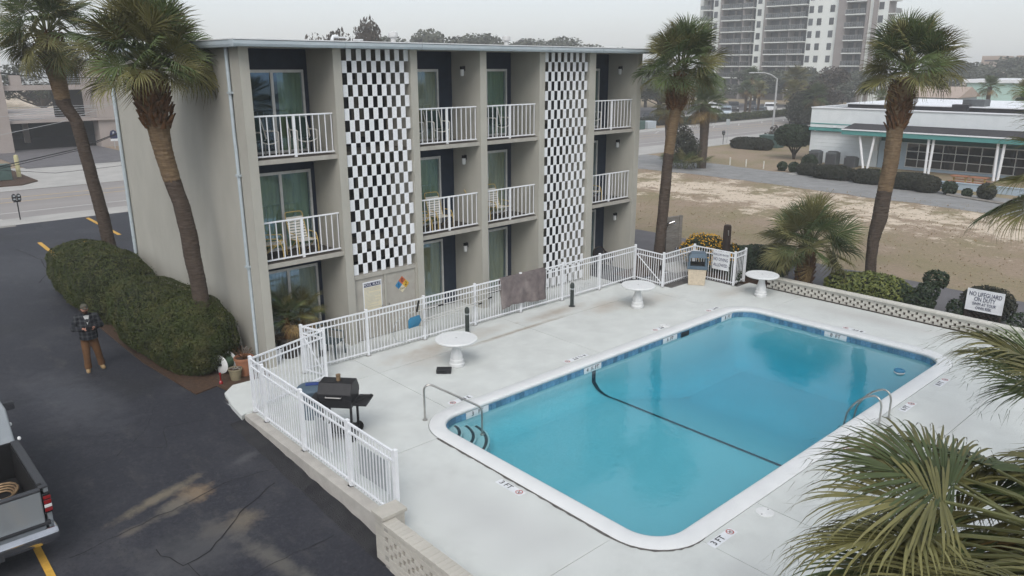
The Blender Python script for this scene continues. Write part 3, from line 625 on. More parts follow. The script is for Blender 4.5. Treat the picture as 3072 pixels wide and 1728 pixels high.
# water: closed body with absorbing volume
def water_material():
    m = bpy.data.materials.new('water'); m.use_nodes = True; n = m.node_tree; L = n.links; n.nodes.clear()
    o = n.nodes.new('ShaderNodeOutputMaterial'); mx = n.nodes.new('ShaderNodeMixShader'); t = n.nodes.new('ShaderNodeBsdfTransparent'); gl_ = n.nodes.new('ShaderNodeBsdfGlossy'); gl_.inputs['Roughness'].default_value = .0
    t.inputs[0].default_value = (.93,.985,.985,1)
    fr = n.nodes.new('ShaderNodeFresnel'); fr.inputs[0].default_value = 1.5
    tc = n.nodes.new('ShaderNodeTexCoord'); no = n.nodes.new('ShaderNodeTexNoise'); no.inputs['Scale'].default_value = 4.0; no.inputs['Detail'].default_value = 3; no.inputs['Roughness'].default_value = .55; no.inputs['Distortion'].default_value = .6
    L.new(tc.outputs['Object'], no.inputs['Vector'])
    bp = n.nodes.new('ShaderNodeBump'); bp.inputs['Strength'].default_value = .045; bp.inputs['Distance'].default_value = .10
    L.new(no.outputs['Fac'], bp.inputs['Height']); L.new(bp.outputs[0], gl_.inputs['Normal']); L.new(bp.outputs[0], fr.inputs['Normal'])
    ge_ = n.nodes.new('ShaderNodeNewGeometry'); fq = n.nodes.new('ShaderNodeMix'); fq.data_type = 'FLOAT'; L.new(ge_.outputs['Backfacing'], fq.inputs[0]); L.new(fr.outputs[0], fq.inputs[2]); fq.inputs[3].default_value = .04
    L.new(fq.outputs[0], mx.inputs[0]); L.new(t.outputs[0], mx.inputs[1]); L.new(gl_.outputs[0], mx.inputs[2]); L.new(mx.outputs[0], o.inputs['Surface'])
    va = n.nodes.new('ShaderNodeVolumeAbsorption'); va.inputs['Color'].default_value = (.12,.84,.92,1); va.inputs['Density'].default_value = .42; L.new(va.outputs[0], o.inputs['Volume'])
    MATS['water'] = m
water_material()
WZ = -.160
wl = [lp(WI-.004, WZ), lp(WI-.004, -2.6)]
q = loop_mesh(wl); n_ = len(wl[0]); q.f.append(list(range(n_))); q.m.append(0); q.f.append([n_+i for i in range(n_)][::-1]); q.m.append(0)
wo_ = q.build('water', 'water', pool)
bm = bmesh.new(); bm.from_mesh(wo_.data); bmesh.ops.recalc_face_normals(bm, faces=bm.faces); bm.to_mesh(wo_.data); bm.free()
# depth tiles on the waterline
def wall_tile(s, t, txt, rz):
    p = D(s, t, -.150); h = .25 if len(txt) < 5 else .34
    pl = MB().box(-h,h,-.006,.0,-.08,.08).build('depth_tile', 'sign_white', pool, loc=p); pl.rotation_euler = (0,0,rz+TH)
    tx = text(txt, .15, 'ink_black', pl, (0,-.009,.005), (R_(90),0,0))
tw = T1-WI-.014
wall_tile(2.57, tw, '3   FT', 0); wall_tile(6.58, tw, '4  \u00bd FT', 0); wall_tile(10.0, tw, '6  FT', 0); wall_tile(13.05, tw, '8  FT', 0); wall_tile(S1-WI-.014, -8.66, '8  FT', R_(-90))
q = MB().box(-.2,.2,-.004,.0,-.1,.06).build('skimmer_opening', 'dark_door', pool, loc=D(10.75, T1-WI-.016, -.15)); q.rotation_euler = (0,0,TH)
# depth marks set in the deck
def deck_mark(s, t, txt, rz):
    ml = .34 if len(txt) < 6 else .44
    e = thing('depth_marker', 'x', 'depth marker', D(s,t,.0), rz+TH)
    MB().box(-ml,ml,-.085,.085,-.02,.004).build('plate', 'sign_white', e)
    text(txt, .17, 'ink_black', e, (-.12,0,.007))
    q = MB(); cx = ml-.10; ring = []
    for k in range(20):
        a = 2*PI*k/20; ring += [(cx+.072*math.cos(a),.072*math.sin(a)+.008,.007),(cx+.055*math.cos(a),.055*math.sin(a)+.008,.007)]
    q._add(ring, [(2*k,(2*k+2)%40,(2*k+3)%40,2*k+1) for k in range(20)])
    q._add([(cx-.045,.055,.0065),(cx-.035,.062,.0065),(cx+.045,-.038,.0065),(cx+.035,-.045,.0065)], [(0,3,2,1)])
    q.build('no_diving_symbol', 'ink_red', e)
    q = MB(); q.obox((cx+.004,.01,.006), (.075,.014,.001), Matrix.Rotation(.5,3,'Z')); q.obox((cx+.012,-.016,.006), (.05,.012,.001), Matrix.Rotation(-.7,3,'Z')); q.build('diver_figure', 'ink_black', e)
    return e
for (s,t,txt,rz,lab) in ((.74,-8.65,'3 FT',-PI/2,'3 FT depth plate with no-diving symbol at the near end of the pool'),(2.3,-12.24,'3 FT',0,'3 FT depth plate on the deck nearest the camera corner'),(6.55,-12.24,'4 \u00bd FT',0,'four and a half feet depth plate on the right-hand deck'),(9.95,-12.24,'6 FT',0,'6 FT depth plate beside the steel ladder'),(12.07,-12.24,'8 FT',0,'8 FT depth plate near the far right pool corner'),(2.5,-4.93,'3 FT',PI,'inverted 3 FT depth plate behind the pool handrail'),(6.5,-4.93,'4 \u00bd FT',PI,'inverted four and a half feet depth plate on the building side'),(10.2,-4.93,'6 FT',PI,'inverted 6 FT depth plate beside the white skimmer lid'),(13.0,-4.93,'8 FT',PI,'inverted 8 FT depth plate near the far table'),(14.40,-8.95,'8 FT',PI/2,'inverted 8 FT depth plate at the far end of the pool')):
    tag(deck_mark(s,t,txt,rz), lab)
for (s,t,lab) in ((3.52,-12.32,'round white skimmer lid on the near right deck'),(10.5,-4.88,'round white skimmer lid on the building side of the pool')):
    e = thing('skimmer_lid', lab, 'lid', D(s,t,.0)); MB().lathe([(.16,0),(.16,.012),(.145,.016),(0,.016)],24).build('cover','lid_white',e,smooth=40)
    q = MB(); q.cyl((.11,0),.012,.014,.019,8); q.build('screw','ink_black',e); q = MB(); q.cyl((-.11,0),.012,.014,.019,8); q.build('screw','ink_black',e)
e = thing('chlorine_floater', 'small blue and white floating dispenser in the pool', 'pool float', D(12.4,-11.1,WZ-.03))
MB().lathe([(.05,-.06),(.12,-.02),(.14,.03),(.12,.05)],20).build('float_ring','lid_white',e,smooth=40); MB().lathe([(.135,.05),(.145,.07),(.12,.105),(.07,.115),(.06,.09),(0,.09)],20).build('cap','plastic_teal',e,smooth=40)
# handrail and ladder
def bez(p0,p1,p2,n=6): return [tuple((1-t)**2*a+2*t*(1-t)*b_+t*t*c for a,b_,c in zip(p0,p1,p2)) for t in [i/n for i in range(n+1)]]
e = thing('pool_handrail', 'bent stainless handrail at the corner pool steps', 'handrail', (1.11,-5.27,0))
dx, dy = 1.07, -.72
tp = [(0,0,-.02),(0,0,.70)]+bez((0,0,.70),(0,0,.87),(.13*dx,.13*dy,.84))+[(dx*.9,dy*.9,.28)]+bez((dx*.9,dy*.9,.28),(dx,dy,.22),(dx,dy,.08))+[(dx,dy,-.47)]
MB().tube(tp,.024,10).build('rail','steel',e,smooth=60); MB().lathe([(.055,0),(.055,.02),(.03,.035),(.03,.04)],14).build('escutcheon','steel',e,smooth=40); MB().lathe([(.055,-.47),(.055,-.45),(.03,-.44)],14,(dx,dy)).build('escutcheon','steel',e,smooth=40)
e = thing('pool_ladder', 'stainless steel pool ladder at the deep end', 'ladder', D(8.75,-12.2,0), TH)
for xx in (-.25,.25):
    MB().tube([(xx,0,-.02),(xx,0,.42)]+bez((xx,0,.42),(xx,.02,.66),(xx,.20,.64))+bez((xx,.22,.63),(xx,.55,.48),(xx,.72,.05))+[(xx,.78,-.4),(xx,.78,-1.2)],.022,10).build('rail','steel',e,smooth=60)
    MB().lathe([(.05,0),(.05,.018),(.026,.03)],14,(xx,0)).build('escutcheon','steel',e,smooth=40)
for zz in (-.35,-.65,-.95): MB().box(-.25,.25,.75,.83,zz-.015,zz+.015).build('tread','steel',e)

# dry grass tufts on the sandy lot
tr_ = np.random.default_rng(21); N_ = 2600
tx_ = tr_.uniform(21.9,41.5,N_); ty_ = tr_.uniform(-14,22,N_); hh = tr_.uniform(.02,.055,N_)*(1+1.6*(tr_.random(N_) < .05)); an_ = tr_.uniform(0,6.28,N_)
vv = []; ff = []
for i in range(N_):
    for k in range(3):
        a = an_[i]+k*2.1; w_ = .03; lx = math.cos(a)*.05; ly = math.sin(a)*.05; b_ = len(vv)
        vv += [(tx_[i]-math.sin(a)*w_,ty_[i]+math.cos(a)*w_,G),(tx_[i]+math.sin(a)*w_,ty_[i]-math.cos(a)*w_,G),(tx_[i]+lx,ty_[i]+ly,G+hh[i])]; ff.append((b_,b_+1,b_+2))
me = bpy.data.meshes.new('grass_tufts'); me.from_pydata(vv,[],ff); me.materials.append(mat('tuft',(0.40,0.31,0.21),(0.31,0.25,0.15),.5,.95)); tag(link('grass_tufts',me),'short dry grass tufts scattered over the sandy lot','grass',None,'stuff')
# ================================================================== MOTEL
motel = thing('motel_building', 'three storey taupe stucco motel with balconies and white breeze-block screens', 'building')
PX = [(0,.231),(2.491,2.734),(4.936,5.166),(7.502,7.76),(10.066,10.317),(12.524,12.847),(15.183,15.47)]
BD, ZR = 9.44, 8.10
FL = [0.0, 2.75, 5.40]
YB = 1.36
# walls
q = MB(); q.box(.0,.20,.50,BD,-.25,ZR); q.build('side_wall','stucco',motel)
q = MB(); q.box(15.27,15.47,1.5,BD,-.25,ZR); q.build('side_wall','stucco',motel)
q = MB(); q.box(.2,15.27,BD-.2,BD,-.25,ZR); q.build('rear_wall','stucco',motel)
for i, (a, b_) in enumerate(PX):
    q = MB(); q.box(a-(.012 if i == 0 else 0), b_, 0, .50 if i == 0 else 1.50, -.15, ZR-.002); q.build('pier','stucco',motel)
    if i == 0: MB().box(.2,b_,.5,1.5,-.15,ZR-.002).build('pier','stucco',motel)
# roof with overhang, fascia, gutter
q = MB(); q.box(-.16,15.62,-.28,BD+.2,ZR,ZR+.10); q.build('roof_slab','roof',motel)
segs = [(-.30,2.62),(2.63,5.04),(5.05,10.2),(10.21,12.72),(12.73,15.74)]
for (a, b_) in segs:
    q = MB(); q.extr([(-.28,ZR-.02),(-.40,ZR-.02),(-.43,ZR+.04),(-.43,ZR+.115),(-.40,ZR+.13),(-.28,ZR+.13)], a, b_, 'x'); q.build('gutter','fascia',motel,bevel=.008)
    MB().box(a,b_,-.445,.1,ZR+.133,ZR+.158).build('drip_edge','fascia_top',motel)
q = MB(); q.extr([(-.16,ZR-.03),(-.27,ZR-.03),(-.29,ZR+.03),(-.29,ZR+.13),(-.16,ZR+.13)], -.27, BD+.3, 'y'); q.build('gutter','fascia',motel,bevel=.008)
MB().box(-.305,.1,-.2,BD+.3,ZR+.134,ZR+.157).build('drip_edge','fascia_top',motel)
for i, (a,b_) in enumerate(((PX[0][1],PX[1][0]),(PX[2][1],PX[3][0]),(PX[3][1],PX[4][0]),(PX[5][1],PX[6][0]))):
    MB().box(a,b_,-.26,1.5,ZR-.015,ZR-.003).build('soffit','slab_paint',motel)
for (vx, vy) in ((7.2,4.0),(12.34,4.0)):
    v = MB().lathe([(.085,ZR+.1),(.085,ZR+.46),(.15,ZR+.48),(.155,ZR+.50),(.155,ZR+.62),(.09,ZR+.65),(0,ZR+.66)],18,(vx,vy)).build('roof_vent','roof',motel,smooth=40)
MB().tube([(4.3,3,ZR+.12),(4.3,3,ZR+.32),(4.34,3,ZR+.40),(4.5,3,ZR+.40)],.05,8).box(4.5,4.8,2.9,3.1,ZR+.36,ZR+.40).build('vent_pipe','fascia_top',motel)
MB().cyl((5.2,3),.06,ZR+.1,ZR+.3,8).box(5.08,5.32,2.9,3.1,ZR+.3,ZR+.34).build('vent_pipe','fascia_top',motel)
MB().box(3.7,5.6,2.0,2.4,ZR+.16,ZR+.22).build('roof_patch','fascia_top',motel)
# downspouts
MB().tube([(-.06,.56,ZR-.02),(-.06,.56,5.9),(-.06,.54,5.7),(-.06,.54,2.7),(-.04,.54,2.6),(-.04,.54,.15),(-.10,.5,.05)],.045,8).build('downspout','fascia',motel,smooth=50)
for zz in (7.0,5.0,2.65): MB().box(-.11,.0,.47,.63,zz,zz+.05).build('strap','fascia',motel)
MB().tube([(-.07,BD-.1,ZR-.02),(-.07,BD-.1,.1)],.06,8).build('downspout','fascia',motel,smooth=50)
# floors, recess backs
bays = [(PX[0][1],PX[1][0],.53,2.36),(PX[2][1],PX[3][0],5.19,6.95),(PX[3][1],PX[4][0],8.03,9.86),(PX[5][1],PX[6][0],12.87,14.64)]
curt = [[('curtain_tan',0,1),('curtain',0,1),('curtain',.62,1)],[('curtain_tan',0,1),('curtain',0,1),('curtain_tan',0,1)],[('curtain_tan',0,1),('curtain_tan',0,1),('curtain',0,1)],[('curtain',0,1),('curtain',0,1),('curtain',.3,1)]]
def curtain_mesh(x0, x1, y, z0, z1, seed):
    r = random.Random(seed); q = MB(); n = int((x1-x0)/.022); vs = []; ph = 0
    for i in range(n+1):
        ph += r.uniform(.45,1.05); x = x0+(x1-x0)*i/n; dy = .028*math.sin(ph)+r.uniform(-.004,.004)
        vs += [(x,y+dy,z0),(x,y+dy*.7,z1)]
    q._add(vs, [(2*i,2*i+2,2*i+3,2*i+1) for i in range(n)]); return q
for bi, (a, b_, d0, d1) in enumerate(bays):
    for fi, z in enumerate(FL):
        zt = (FL+[ZR])[fi+1] if fi < 2 else ZR
        top = z+2.16 if fi else 2.22
        # balcony slab
        if fi:
            MB().box(a,b_,.06,1.5,z-.115,z-.004).build('balcony_slab','slab_paint',motel)
            MB().box(a+.003,b_-.003,.12,1.44,z-.003,z+.006).build('balcony_floor','balcony_floor',motel)
        # navy back wall round the door
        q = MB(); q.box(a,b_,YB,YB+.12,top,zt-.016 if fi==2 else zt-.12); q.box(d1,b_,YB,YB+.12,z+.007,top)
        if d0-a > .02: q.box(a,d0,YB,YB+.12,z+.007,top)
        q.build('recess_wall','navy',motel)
        MB().box(a,b_,YB+.14,YB+2.2,z+.01,zt-.13).build('room','room',motel)  # closed box, darkness of the unlit room put into its colour
        dr = MB(); e = bpy.data.objects.new('sliding_door', None); COL.objects.link(e); e.parent = motel; e.location = (0,YB,z)
        h = top-z; mid = (d0+d1)/2
        q = MB(); q.box(d0,d0+.06,-.03,.06,.01,h); q.box(d1-.06,d1,-.03,.06,.01,h); q.box(d0+.06,d1-.06,-.03,.06,h-.075,h); q.box(d0+.06,d1-.06,-.035,.06,.01,.07); q.box(mid-.04,mid+.04,-.02,.05,.07,h-.075); q.build('frame','alu',e)
        for k, (p0, p1) in enumerate(((d0+.06,mid-.04),(mid+.04,d1-.06))):
            MB().box(p0,p1,.012,.018,.07,h-.075).build('pane','door_glass',e)
        cm, c0, c1 = curt[bi][fi]
        xs0 = d0+.06+(d1-d0-.12)*c0
        curtain_mesh(xs0,d1-.06,.085,.05,h-.06,bi*7+fi).build('curtain',cm,e,smooth=80)
        # wall lamp on the right hand divider (not in the first bay)
        if bi in (1,3):
            lz = (7.52,4.82,1.98)[2-fi]
            w_ = bpy.data.objects.new('wall_lamp', None); COL.objects.link(w_); w_.parent = motel; w_.location = (b_,.74,lz)
            MB().box(-.03,0,-.05,.05,-.02,.13).box(-.13,-.03,-.045,.045,.03,.12).build('bracket','black_metal',w_)
            MB().lathe([(.02,-.17),(.055,-.16),(.062,-.10),(.062,.02),(.05,.03)],14,(-.085,0)).build('jar','lid_white',w_,smooth=50)
        # railing
        if fi:
            rl = bpy.data.objects.new('railing', None); COL.objects.link(rl); rl.parent = motel; rl.location = (0,.20,z)
            MB().box(a+.004,b_-.004,-.025,.025,1.035,1.075).build('top_rail','white_paint',rl,bevel=.008)
            MB().box(a+.004,b_-.004,-.018,.018,.055,.09).build('bottom_rail','white_paint',rl)
            n = 13; pk = None
            for k in range(n):
                x = a+.05+(b_-a-.1)*k/(n-1)
                if k == 6: MB().box(x-.035,x+.035,-.022,.022,-.06,1.034).build('post','white_paint',rl); continue
                if pk is None: pk = MB().box(-.011,.011,-.011,.011,.091,1.034).build('picket','white_paint',rl,loc=(x,0,0))
                else: inst(pk,rl,(x,0,0))
# breeze screens
def screen(a, b_, z0, rows, odd):
    sc_ = bpy.data.objects.new('breeze_screen', None); COL.objects.link(sc_); sc_.parent = motel; sc_.location = (a,.08,z0)
    ncol = 14; cw = (b_-a)/ncol; rh = (8.085-z0)/rows
    blk = None
    for r in range(rows):
        for c in range(ncol):
            if (r+c+odd) % 2: continue
            if blk is None: blk = MB().box(.001,cw-.001,0,.022,.003,rh-.004).build('screen_block','screen_white',sc_,bevel=.004,loc=(c*cw,0,r*rh),seg=1)
            else: inst(blk,sc_,(c*cw,rnd.uniform(-.003,.003),r*rh))
    q = MB()
    for r in range(1,rows): q.box(0,b_-a,.004,.018,r*rh-.004,r*rh+.003)
    q.build('bed_joint','screen_white',sc_)
    return sc_
screen(PX[1][1]+.055,PX[2][0]-.015,1.985,20,0)
screen(PX[4][1]+.09,PX[5][0]-.02,.10,26,1)
for (a,b_,nm) in ((PX[1][1],PX[2][0],0),(PX[4][1],PX[5][0],1)):
    MB().box(a,b_,1.25,1.5,-.1,ZR-.01).build('corridor_wall','inner_wall',motel)
    for z in FL:
        for k in range(2):
            x = a+.25+k*1.15; MB().box(x,x+.72,1.22,1.249,z+.05,z+2.05).build('corridor_door','dark_door',motel)
    for z in FL[1:]: MB().box(a,b_,.3,1.24,z-.12,z).build('corridor_floor','inner_wall',motel)
    for k, z in enumerate((2.6,3.6,5.2,6.3,7.3)): MB().box(a+.3+.4*(k%3),a+.75+.4*(k%3),1.20,1.248,z,z+.5).build('louvre','ink_black',motel)
    MB().box(a+.001,a+.05,.10,.2,.0,ZR-.02).build('screen_stile','stucco',motel)
# utility doors below the first screen
a, b_ = PX[1][1], PX[2][0]
MB().box(a,b_,.06,.30,1.86,1.975).build('lintel','slab_paint',motel)
MB().box(a,a+.05,.06,.3,-.1,1.86).box(b_-.05,b_,.06,.3,-.1,1.86).box(a+1.04,a+1.10,.07,.3,-.1,1.86).build('door_jamb','stucco',motel)
for (x0,x1) in ((a+.055,a+1.035),(a+1.105,b_-.055)):
    dd = MB().box(x0,x1,.10,.15,.02,1.845).build('utility_door','slab_paint',motel)
    MB().cyl((0,0),.03,0,.05,10).build('knob','steel',dd,loc=(x1-.08 if x0 < a+.5 else x0+.08,.09,.92)).rotation_euler = (R_(90),0,0)
# signs on the doors
s = thing('pool_rules_sign', 'tall white POOL RULES board with yellowed text on the utility door', 'sign', (3.36,.085,1.28))
MB().box(-.315,.315,0,.012,-.45,.45).build('board','sign_white',s); MB().box(-.285,.285,-.004,-.0005,.30,.41).build('header','ink_blue',s)
text('POOL RULES',.105,'sign_white',s,(0,-.006,.355),(R_(90),0,0),1.0)
MB().box(-.285,.285,-.003,-.0005,-.42,.285).build('notice_panel','sign_cream',s)
rl_ = random.Random(4); q = MB()
for k in range(17):
    zz = .255-k*.039; x = -.265
    while x < .24:
        wl_ = rl_.uniform(.025,.085); q.box(x,min(x+wl_,.26),-.0045,-.0032,zz-.006,zz+.006); x += wl_+.014
        if rl_.random() < .08: break
q.build('small_print','sign_grey',s)
s = thing('hazard_diamond', 'four-colour hazard diamond reading 1 0 2 on the utility door', 'sign', (4.40,.085,1.43)); h = .125
for (cx,cz,m,tx) in ((-h,0,'nfpa_blue','1'),(0,h,'nfpa_red','0'),(h,0,'nfpa_yellow','2'),(0,-h,'sign_cream','OXY')):
    q = MB(); q.extr([(cx,cz-h),(cx+h,cz),(cx,cz+h),(cx-h,cz)],0,.006,'y')
    q.build('quarter',m,s); text(tx,.17 if len(tx) == 1 else .085,'ink_black',s,(cx,-.004,cz),(R_(90),0,0))
# ------------------------------------------------------------------ balcony chairs
def sling_chair(label, loc, rz):
    e = thing('patio_chair', label, 'chair', loc, rz, 'white framed dark sling chairs on the top balconies')
    for s_ in (-1,1):
        x = .27*s_
        MB().tube([(x,-.24,0),(x,-.27,.60)],.017,6).build('leg','frame_cream',e); MB().tube([(x,.28,0),(x,.24,.62)],.017,6).build('leg','frame_cream',e)
        MB().tube(bez((x,-.27,.58),(x,-.28,.63),(x,-.2,.63),3)+[(x,.26,.62)],.019,6).build('armrest','frame_cream',e)
        MB().tube([(x,.20,.42),(x,.38,.92)],.016,6).build('back_post','frame_cream',e)
    MB().tube([(-.27,-.26,.40)]+bez((-.27,-.26,.40),(0,-.27,.26),(.27,-.26,.40),8)+[(.27,-.26,.40)],.014,6).build('front_stretcher','frame_cream',e)
    MB()._add([(-.25,-.26,.40),(0,-.26,.36),(.25,-.26,.40),(-.25,.21,.38),(0,.21,.33),(.25,.21,.38)],[(0,1,4,3),(1,2,5,4)]).build('seat','sling',e)
    MB()._add([(-.25,.21,.40),(0,.23,.40),(.25,.21,.40),(-.25,.38,.92),(0,.40,.92),(.25,.38,.92)],[(0,1,4,3),(1,2,5,4)]).build('backrest','sling',e)
    return e
def strap_chair(label, loc, rz):
    e = thing('strap_chair', label, 'chair', loc, rz, 'yellow framed white strap chairs on the middle balconies')
    for s_ in (-1,1):
        x = .28*s_
        MB().tube([(x,-.34,0)]+bez((x,-.34,0),(x,-.36,.42),(x,-.22,.56),4)+[(x,.18,.56)],.015,6).build('leg','frame_yellow',e)
        MB().tube([(x,.34,0),(x,-.25,.44)],.015,6).build('leg','frame_yellow',e)
    MB().tube([(-.25,-.30,.40),(-.25,.22,.36),(-.25,.46,.98)]+bez((-.25,.46,.98),(-.25,.49,1.06),(-.18,.49,1.06),3)+[(.18,.49,1.06)]+bez((.18,.49,1.06),(.25,.49,1.06),(.25,.46,.98),3)+[(.25,.22,.36),(.25,-.30,.40)],.014,6).build('seat_frame','frame_yellow',e)
    for k in range(8): y = -.28+.065*k; MB().box(-.255,.255,y-.024,y+.024,.385-.004*k,.397-.004*k).build('strap','strap_white',e)
    mt = Matrix.Rotation(math.atan2(.24,.62),3,'X').inverted()
    for k in range(8):
        t = .06+.115*k; MB().obox((0,.225+.24*t,.37+.62*t),(.51,.012,.052),mt).build('strap','strap_white',e)
    return e
for (x,rz,lab,fn) in ((.80,.25,'dark sling chair with white frame, left one on the top corner balcony',sling_chair),(1.93,-.1,'dark sling chair with white frame, right one on the top corner balcony',sling_chair)):
    fn(lab,(x,.80,5.407),rz)
sling_chair('white framed chair at the left edge of the second top balcony',(5.45,.75,5.407),.5); sling_chair('dark sling chair in the middle of the second top balcony',(6.45,.80,5.407),-.15)
sling_chair('dark sling chair at the left of the third top balcony',(8.02,.8,5.407),.4); sling_chair('dark sling chair in the middle of the third top balcony',(8.95,.8,5.407),-.1)
sling_chair('dark sling chair on the rightmost top balcony',(13.62,.85,5.407),-.3)
strap_chair('white strap chair with yellow frame, left one on the middle corner balcony',(.72,.72,2.757),.95); strap_chair('white strap chair with yellow frame, right one on the middle corner balcony',(1.62,.68,2.757),-.05)
strap_chair('white strap chair turned sideways at the left of the second middle balcony',(5.62,.72,2.757),1.0); strap_chair('white strap chair in the centre of the second middle balcony',(6.38,.72,2.757),-.1)
strap_chair('white strap chair partly hidden at the left of the third middle balcony',(8.0,.75,2.757),1.1); strap_chair('white strap chair facing out from the third middle balcony',(8.85,.72,2.757),-.08)
strap_chair('white strap chair with yellow frame on the rightmost middle balcony',(13.55,.72,2.757),-.15)
def mono_chair(label, loc, rz, m='green_grey_plastic'):
    e = thing('plastic_chair', label, 'chair', loc, rz)
    for sx in (-1,1):
        MB().tube([(.27*sx,-.26,0),(.23*sx,-.22,.42)],[.03,.04],6).build('leg',m,e); MB().tube([(.27*sx,.28,0),(.22*sx,.22,.42)],[.03,.04],6).build('leg',m,e)
        MB().tube([(.27*sx,-.24,.0+.42),(.30*sx,-.22,.62),(.30*sx,.1,.64),(.27*sx,.27,.70)],.026,6).build('armrest',m,e)
    MB().box(-.25,.25,-.27,.24,.40,.43).build('seat',m,e,bevel=.02)
    for k in range(7): x = -.18+.06*k; MB().tube([(x,.22,.43),(x*1.1,.31,.80-abs(x)*.25)],.014,5).build('back_slat',m,e)
    arcp = [(.27*math.cos(R_(180-180*i/12)),.27+.05*math.sin(R_(180*i/12)),.62+.26*math.sin(R_(180*i/12))) for i in range(13)]
    MB().tube([(-.24,.22,.43)]+arcp+[(.24,.22,.43)],.03,6).build('back_rim',m,e); return e
mono_chair('blue-grey plastic armchair behind the fence at the corner patio',(1.72,-.28,0),.55)
mono_chair('dark plastic armchair in the shade of the far ground floor patio',(14.1,.45,0),-.3,'pot_dark')
# ================================================================== FENCES
def fence(name, label, pts, H, close=True, gate=False, cat='fence', posts=None, step=.108):
    o0 = Vector((pts[0][0],pts[0][1],0)); e = thing(name, label, cat, o0)
    pk = None
    for i, p in enumerate(pts):
        if posts is not None and i not in posts: continue
        w_ = .033
        x, y = p[0]-o0.x, p[1]-o0.y
        pm = MB().box(-w_,w_,-w_,w_,0,H+.03).build('post','white_paint',e,loc=(x,y,0)); MB().lathe([(.05,H+.03),(.05,H+.045),(.03,H+.06),(0,H+.062)],4).build('post_cap','white_paint',pm).rotation_euler = (0,0,PI/4)
        MB().box(-.06,.06,-.06,.06,0,.012).build('base_plate','steel',pm)
    for (a, b_) in zip(pts[:-1], pts[1:]):
        va, vb = Vector((a[0]-o0.x,a[1]-o0.y,0)), Vector((b_[0]-o0.x,b_[1]-o0.y,0)); d_ = vb-va; L_ = d_.length; rz = math.atan2(d_.y,d_.x)
        for (z, hh, ww) in ((H-.015,.036,.020),(H-.19,.032,.018),(.115,.032,.018)):
            o = MB().box(.033,L_-.033,-ww,ww,z-hh/2,z+hh/2).build('rail','white_paint',e,loc=va); o.rotation_euler = (0,0,rz)
        n = max(2, int(round(L_/step)))
        for k in range(1, n):
            p = va+d_*(k/n)
            if pk is None: pk = MB().box(-.0085,.0085,-.0085,.0085,.045,H-.02).build('picket','white_paint',e,loc=p); pk.rotation_euler = (0,0,rz)
            else: inst(pk,e,p,(0,0,rz))
        if gate:
            q = MB().tube([(.03,0,H-.22),(L_-.03,0,.13)],.018,6).build('brace','white_paint',e,loc=va); q.rotation_euler = (0,0,rz)
            q = MB().box(L_-.10,L_-.03,-.05,.0,.62,.78).build('latch','black_metal',e,loc=va); q.rotation_euler = (0,0,rz)
    return e
F1 = [(-1.46,-2.25),(-1.50,-2.90),(-1.55,-4.69),(-1.60,-6.55),(-1.64,-8.12)]
fence('pool_fence','white picket fence on the kerb along the driveway',F1,1.33)
fence('pool_fence','short white picket fence in front of the corner planting bed',[(-1.46,-2.25),(.72,-1.68)],1.33,posts=[1])
fence('pool_gate','white gate with diagonal brace beside the corner patio',[(.52,-.93),(.72,-1.66)],1.30,gate=True,cat='gate',posts=[])
fence('pool_fence','long white picket fence between the motel and the pool',[(.52,-.92),(2.42,-1.0),(4.33,-1.03),(6.22,-1.08),(8.12,-1.12),(10.04,-1.16),(11.94,-1.19),(13.98,-1.19)],1.28)
fence('pool_gate','white gate with diagonal brace at the far end of the motel',[(13.98,-1.24),(13.89,-2.5)],1.20,gate=True,cat='gate',posts=[])
fence('pool_fence','white picket fence round the far corner behind the litter bin',[(13.88,-2.53),(15.86,-2.50),(15.84,-4.22),(16.64,-4.17)],1.22)
# sign backs on the driveway fence
for (y0,y1,z0,z1,lab) in ((-5.2,-5.78,.42,.98,'small grey sign back hung inside the driveway fence beside the grill'),(-6.84,-7.72,.36,.98,'large grey sign back hung inside the driveway fence near the brick pier')):
    e = thing('sign_panel',lab,'sign',(-1.55-.012*(-y0-5)*1.0,(y0+y1)/2,0)); h = abs(y1-y0)/2
    MB().box(0,.012,-h,h,z0,z1).build('board','sign_grey',e); MB().box(-.012,.014,-h-.04,-h,z0-.02,z1+.02).build('edge_batten','sign_white',e)
# rug over the fence
e = MB(); cols = 26; rows = 22; x0, x1 = 7.22, 9.2; rg = random.Random(12); vs_ = []
def rugp(u, v):
    x = x0+(x1-x0)*u; yb = -1.105-.022*(x-7.2)/2
    wob = .03*math.sin(u*19)+.02*math.sin(u*41+1)
    if v < .82:
        t = v/.82; z = 1.285-1.02*t*(1-.06*math.sin(u*5)); y = yb-.045-.05*t-wob*t
    else:
        t = (v-.82)/.18; z = 1.30-.25*t; y = yb+.05+.02*t
    return (x+.02*math.sin(v*9), y, z)
order = [1-.18*i/4 for i in range(4)]+[.82*i/rows for i in range(rows+1)]
order = [1.0,.94,.88,.83]+[0.0+.82*i/rows for i in range(rows+1)]
for v in order:
    for i in range(cols+1): vs_.append(rugp(i/cols, v))
n = cols+1
e._add(vs_, [(r*n+i,r*n+i+1,(r+1)*n+i+1,(r+1)*n+i) for r in range(len(order)-1) for i in range(cols)])
o = e.build('rug','rug',smooth=60); sm = o.modifiers.new('thickness','SOLIDIFY'); sm.thickness = .012
tag(o,'worn grey rug hung over the long white fence to dry','rug')
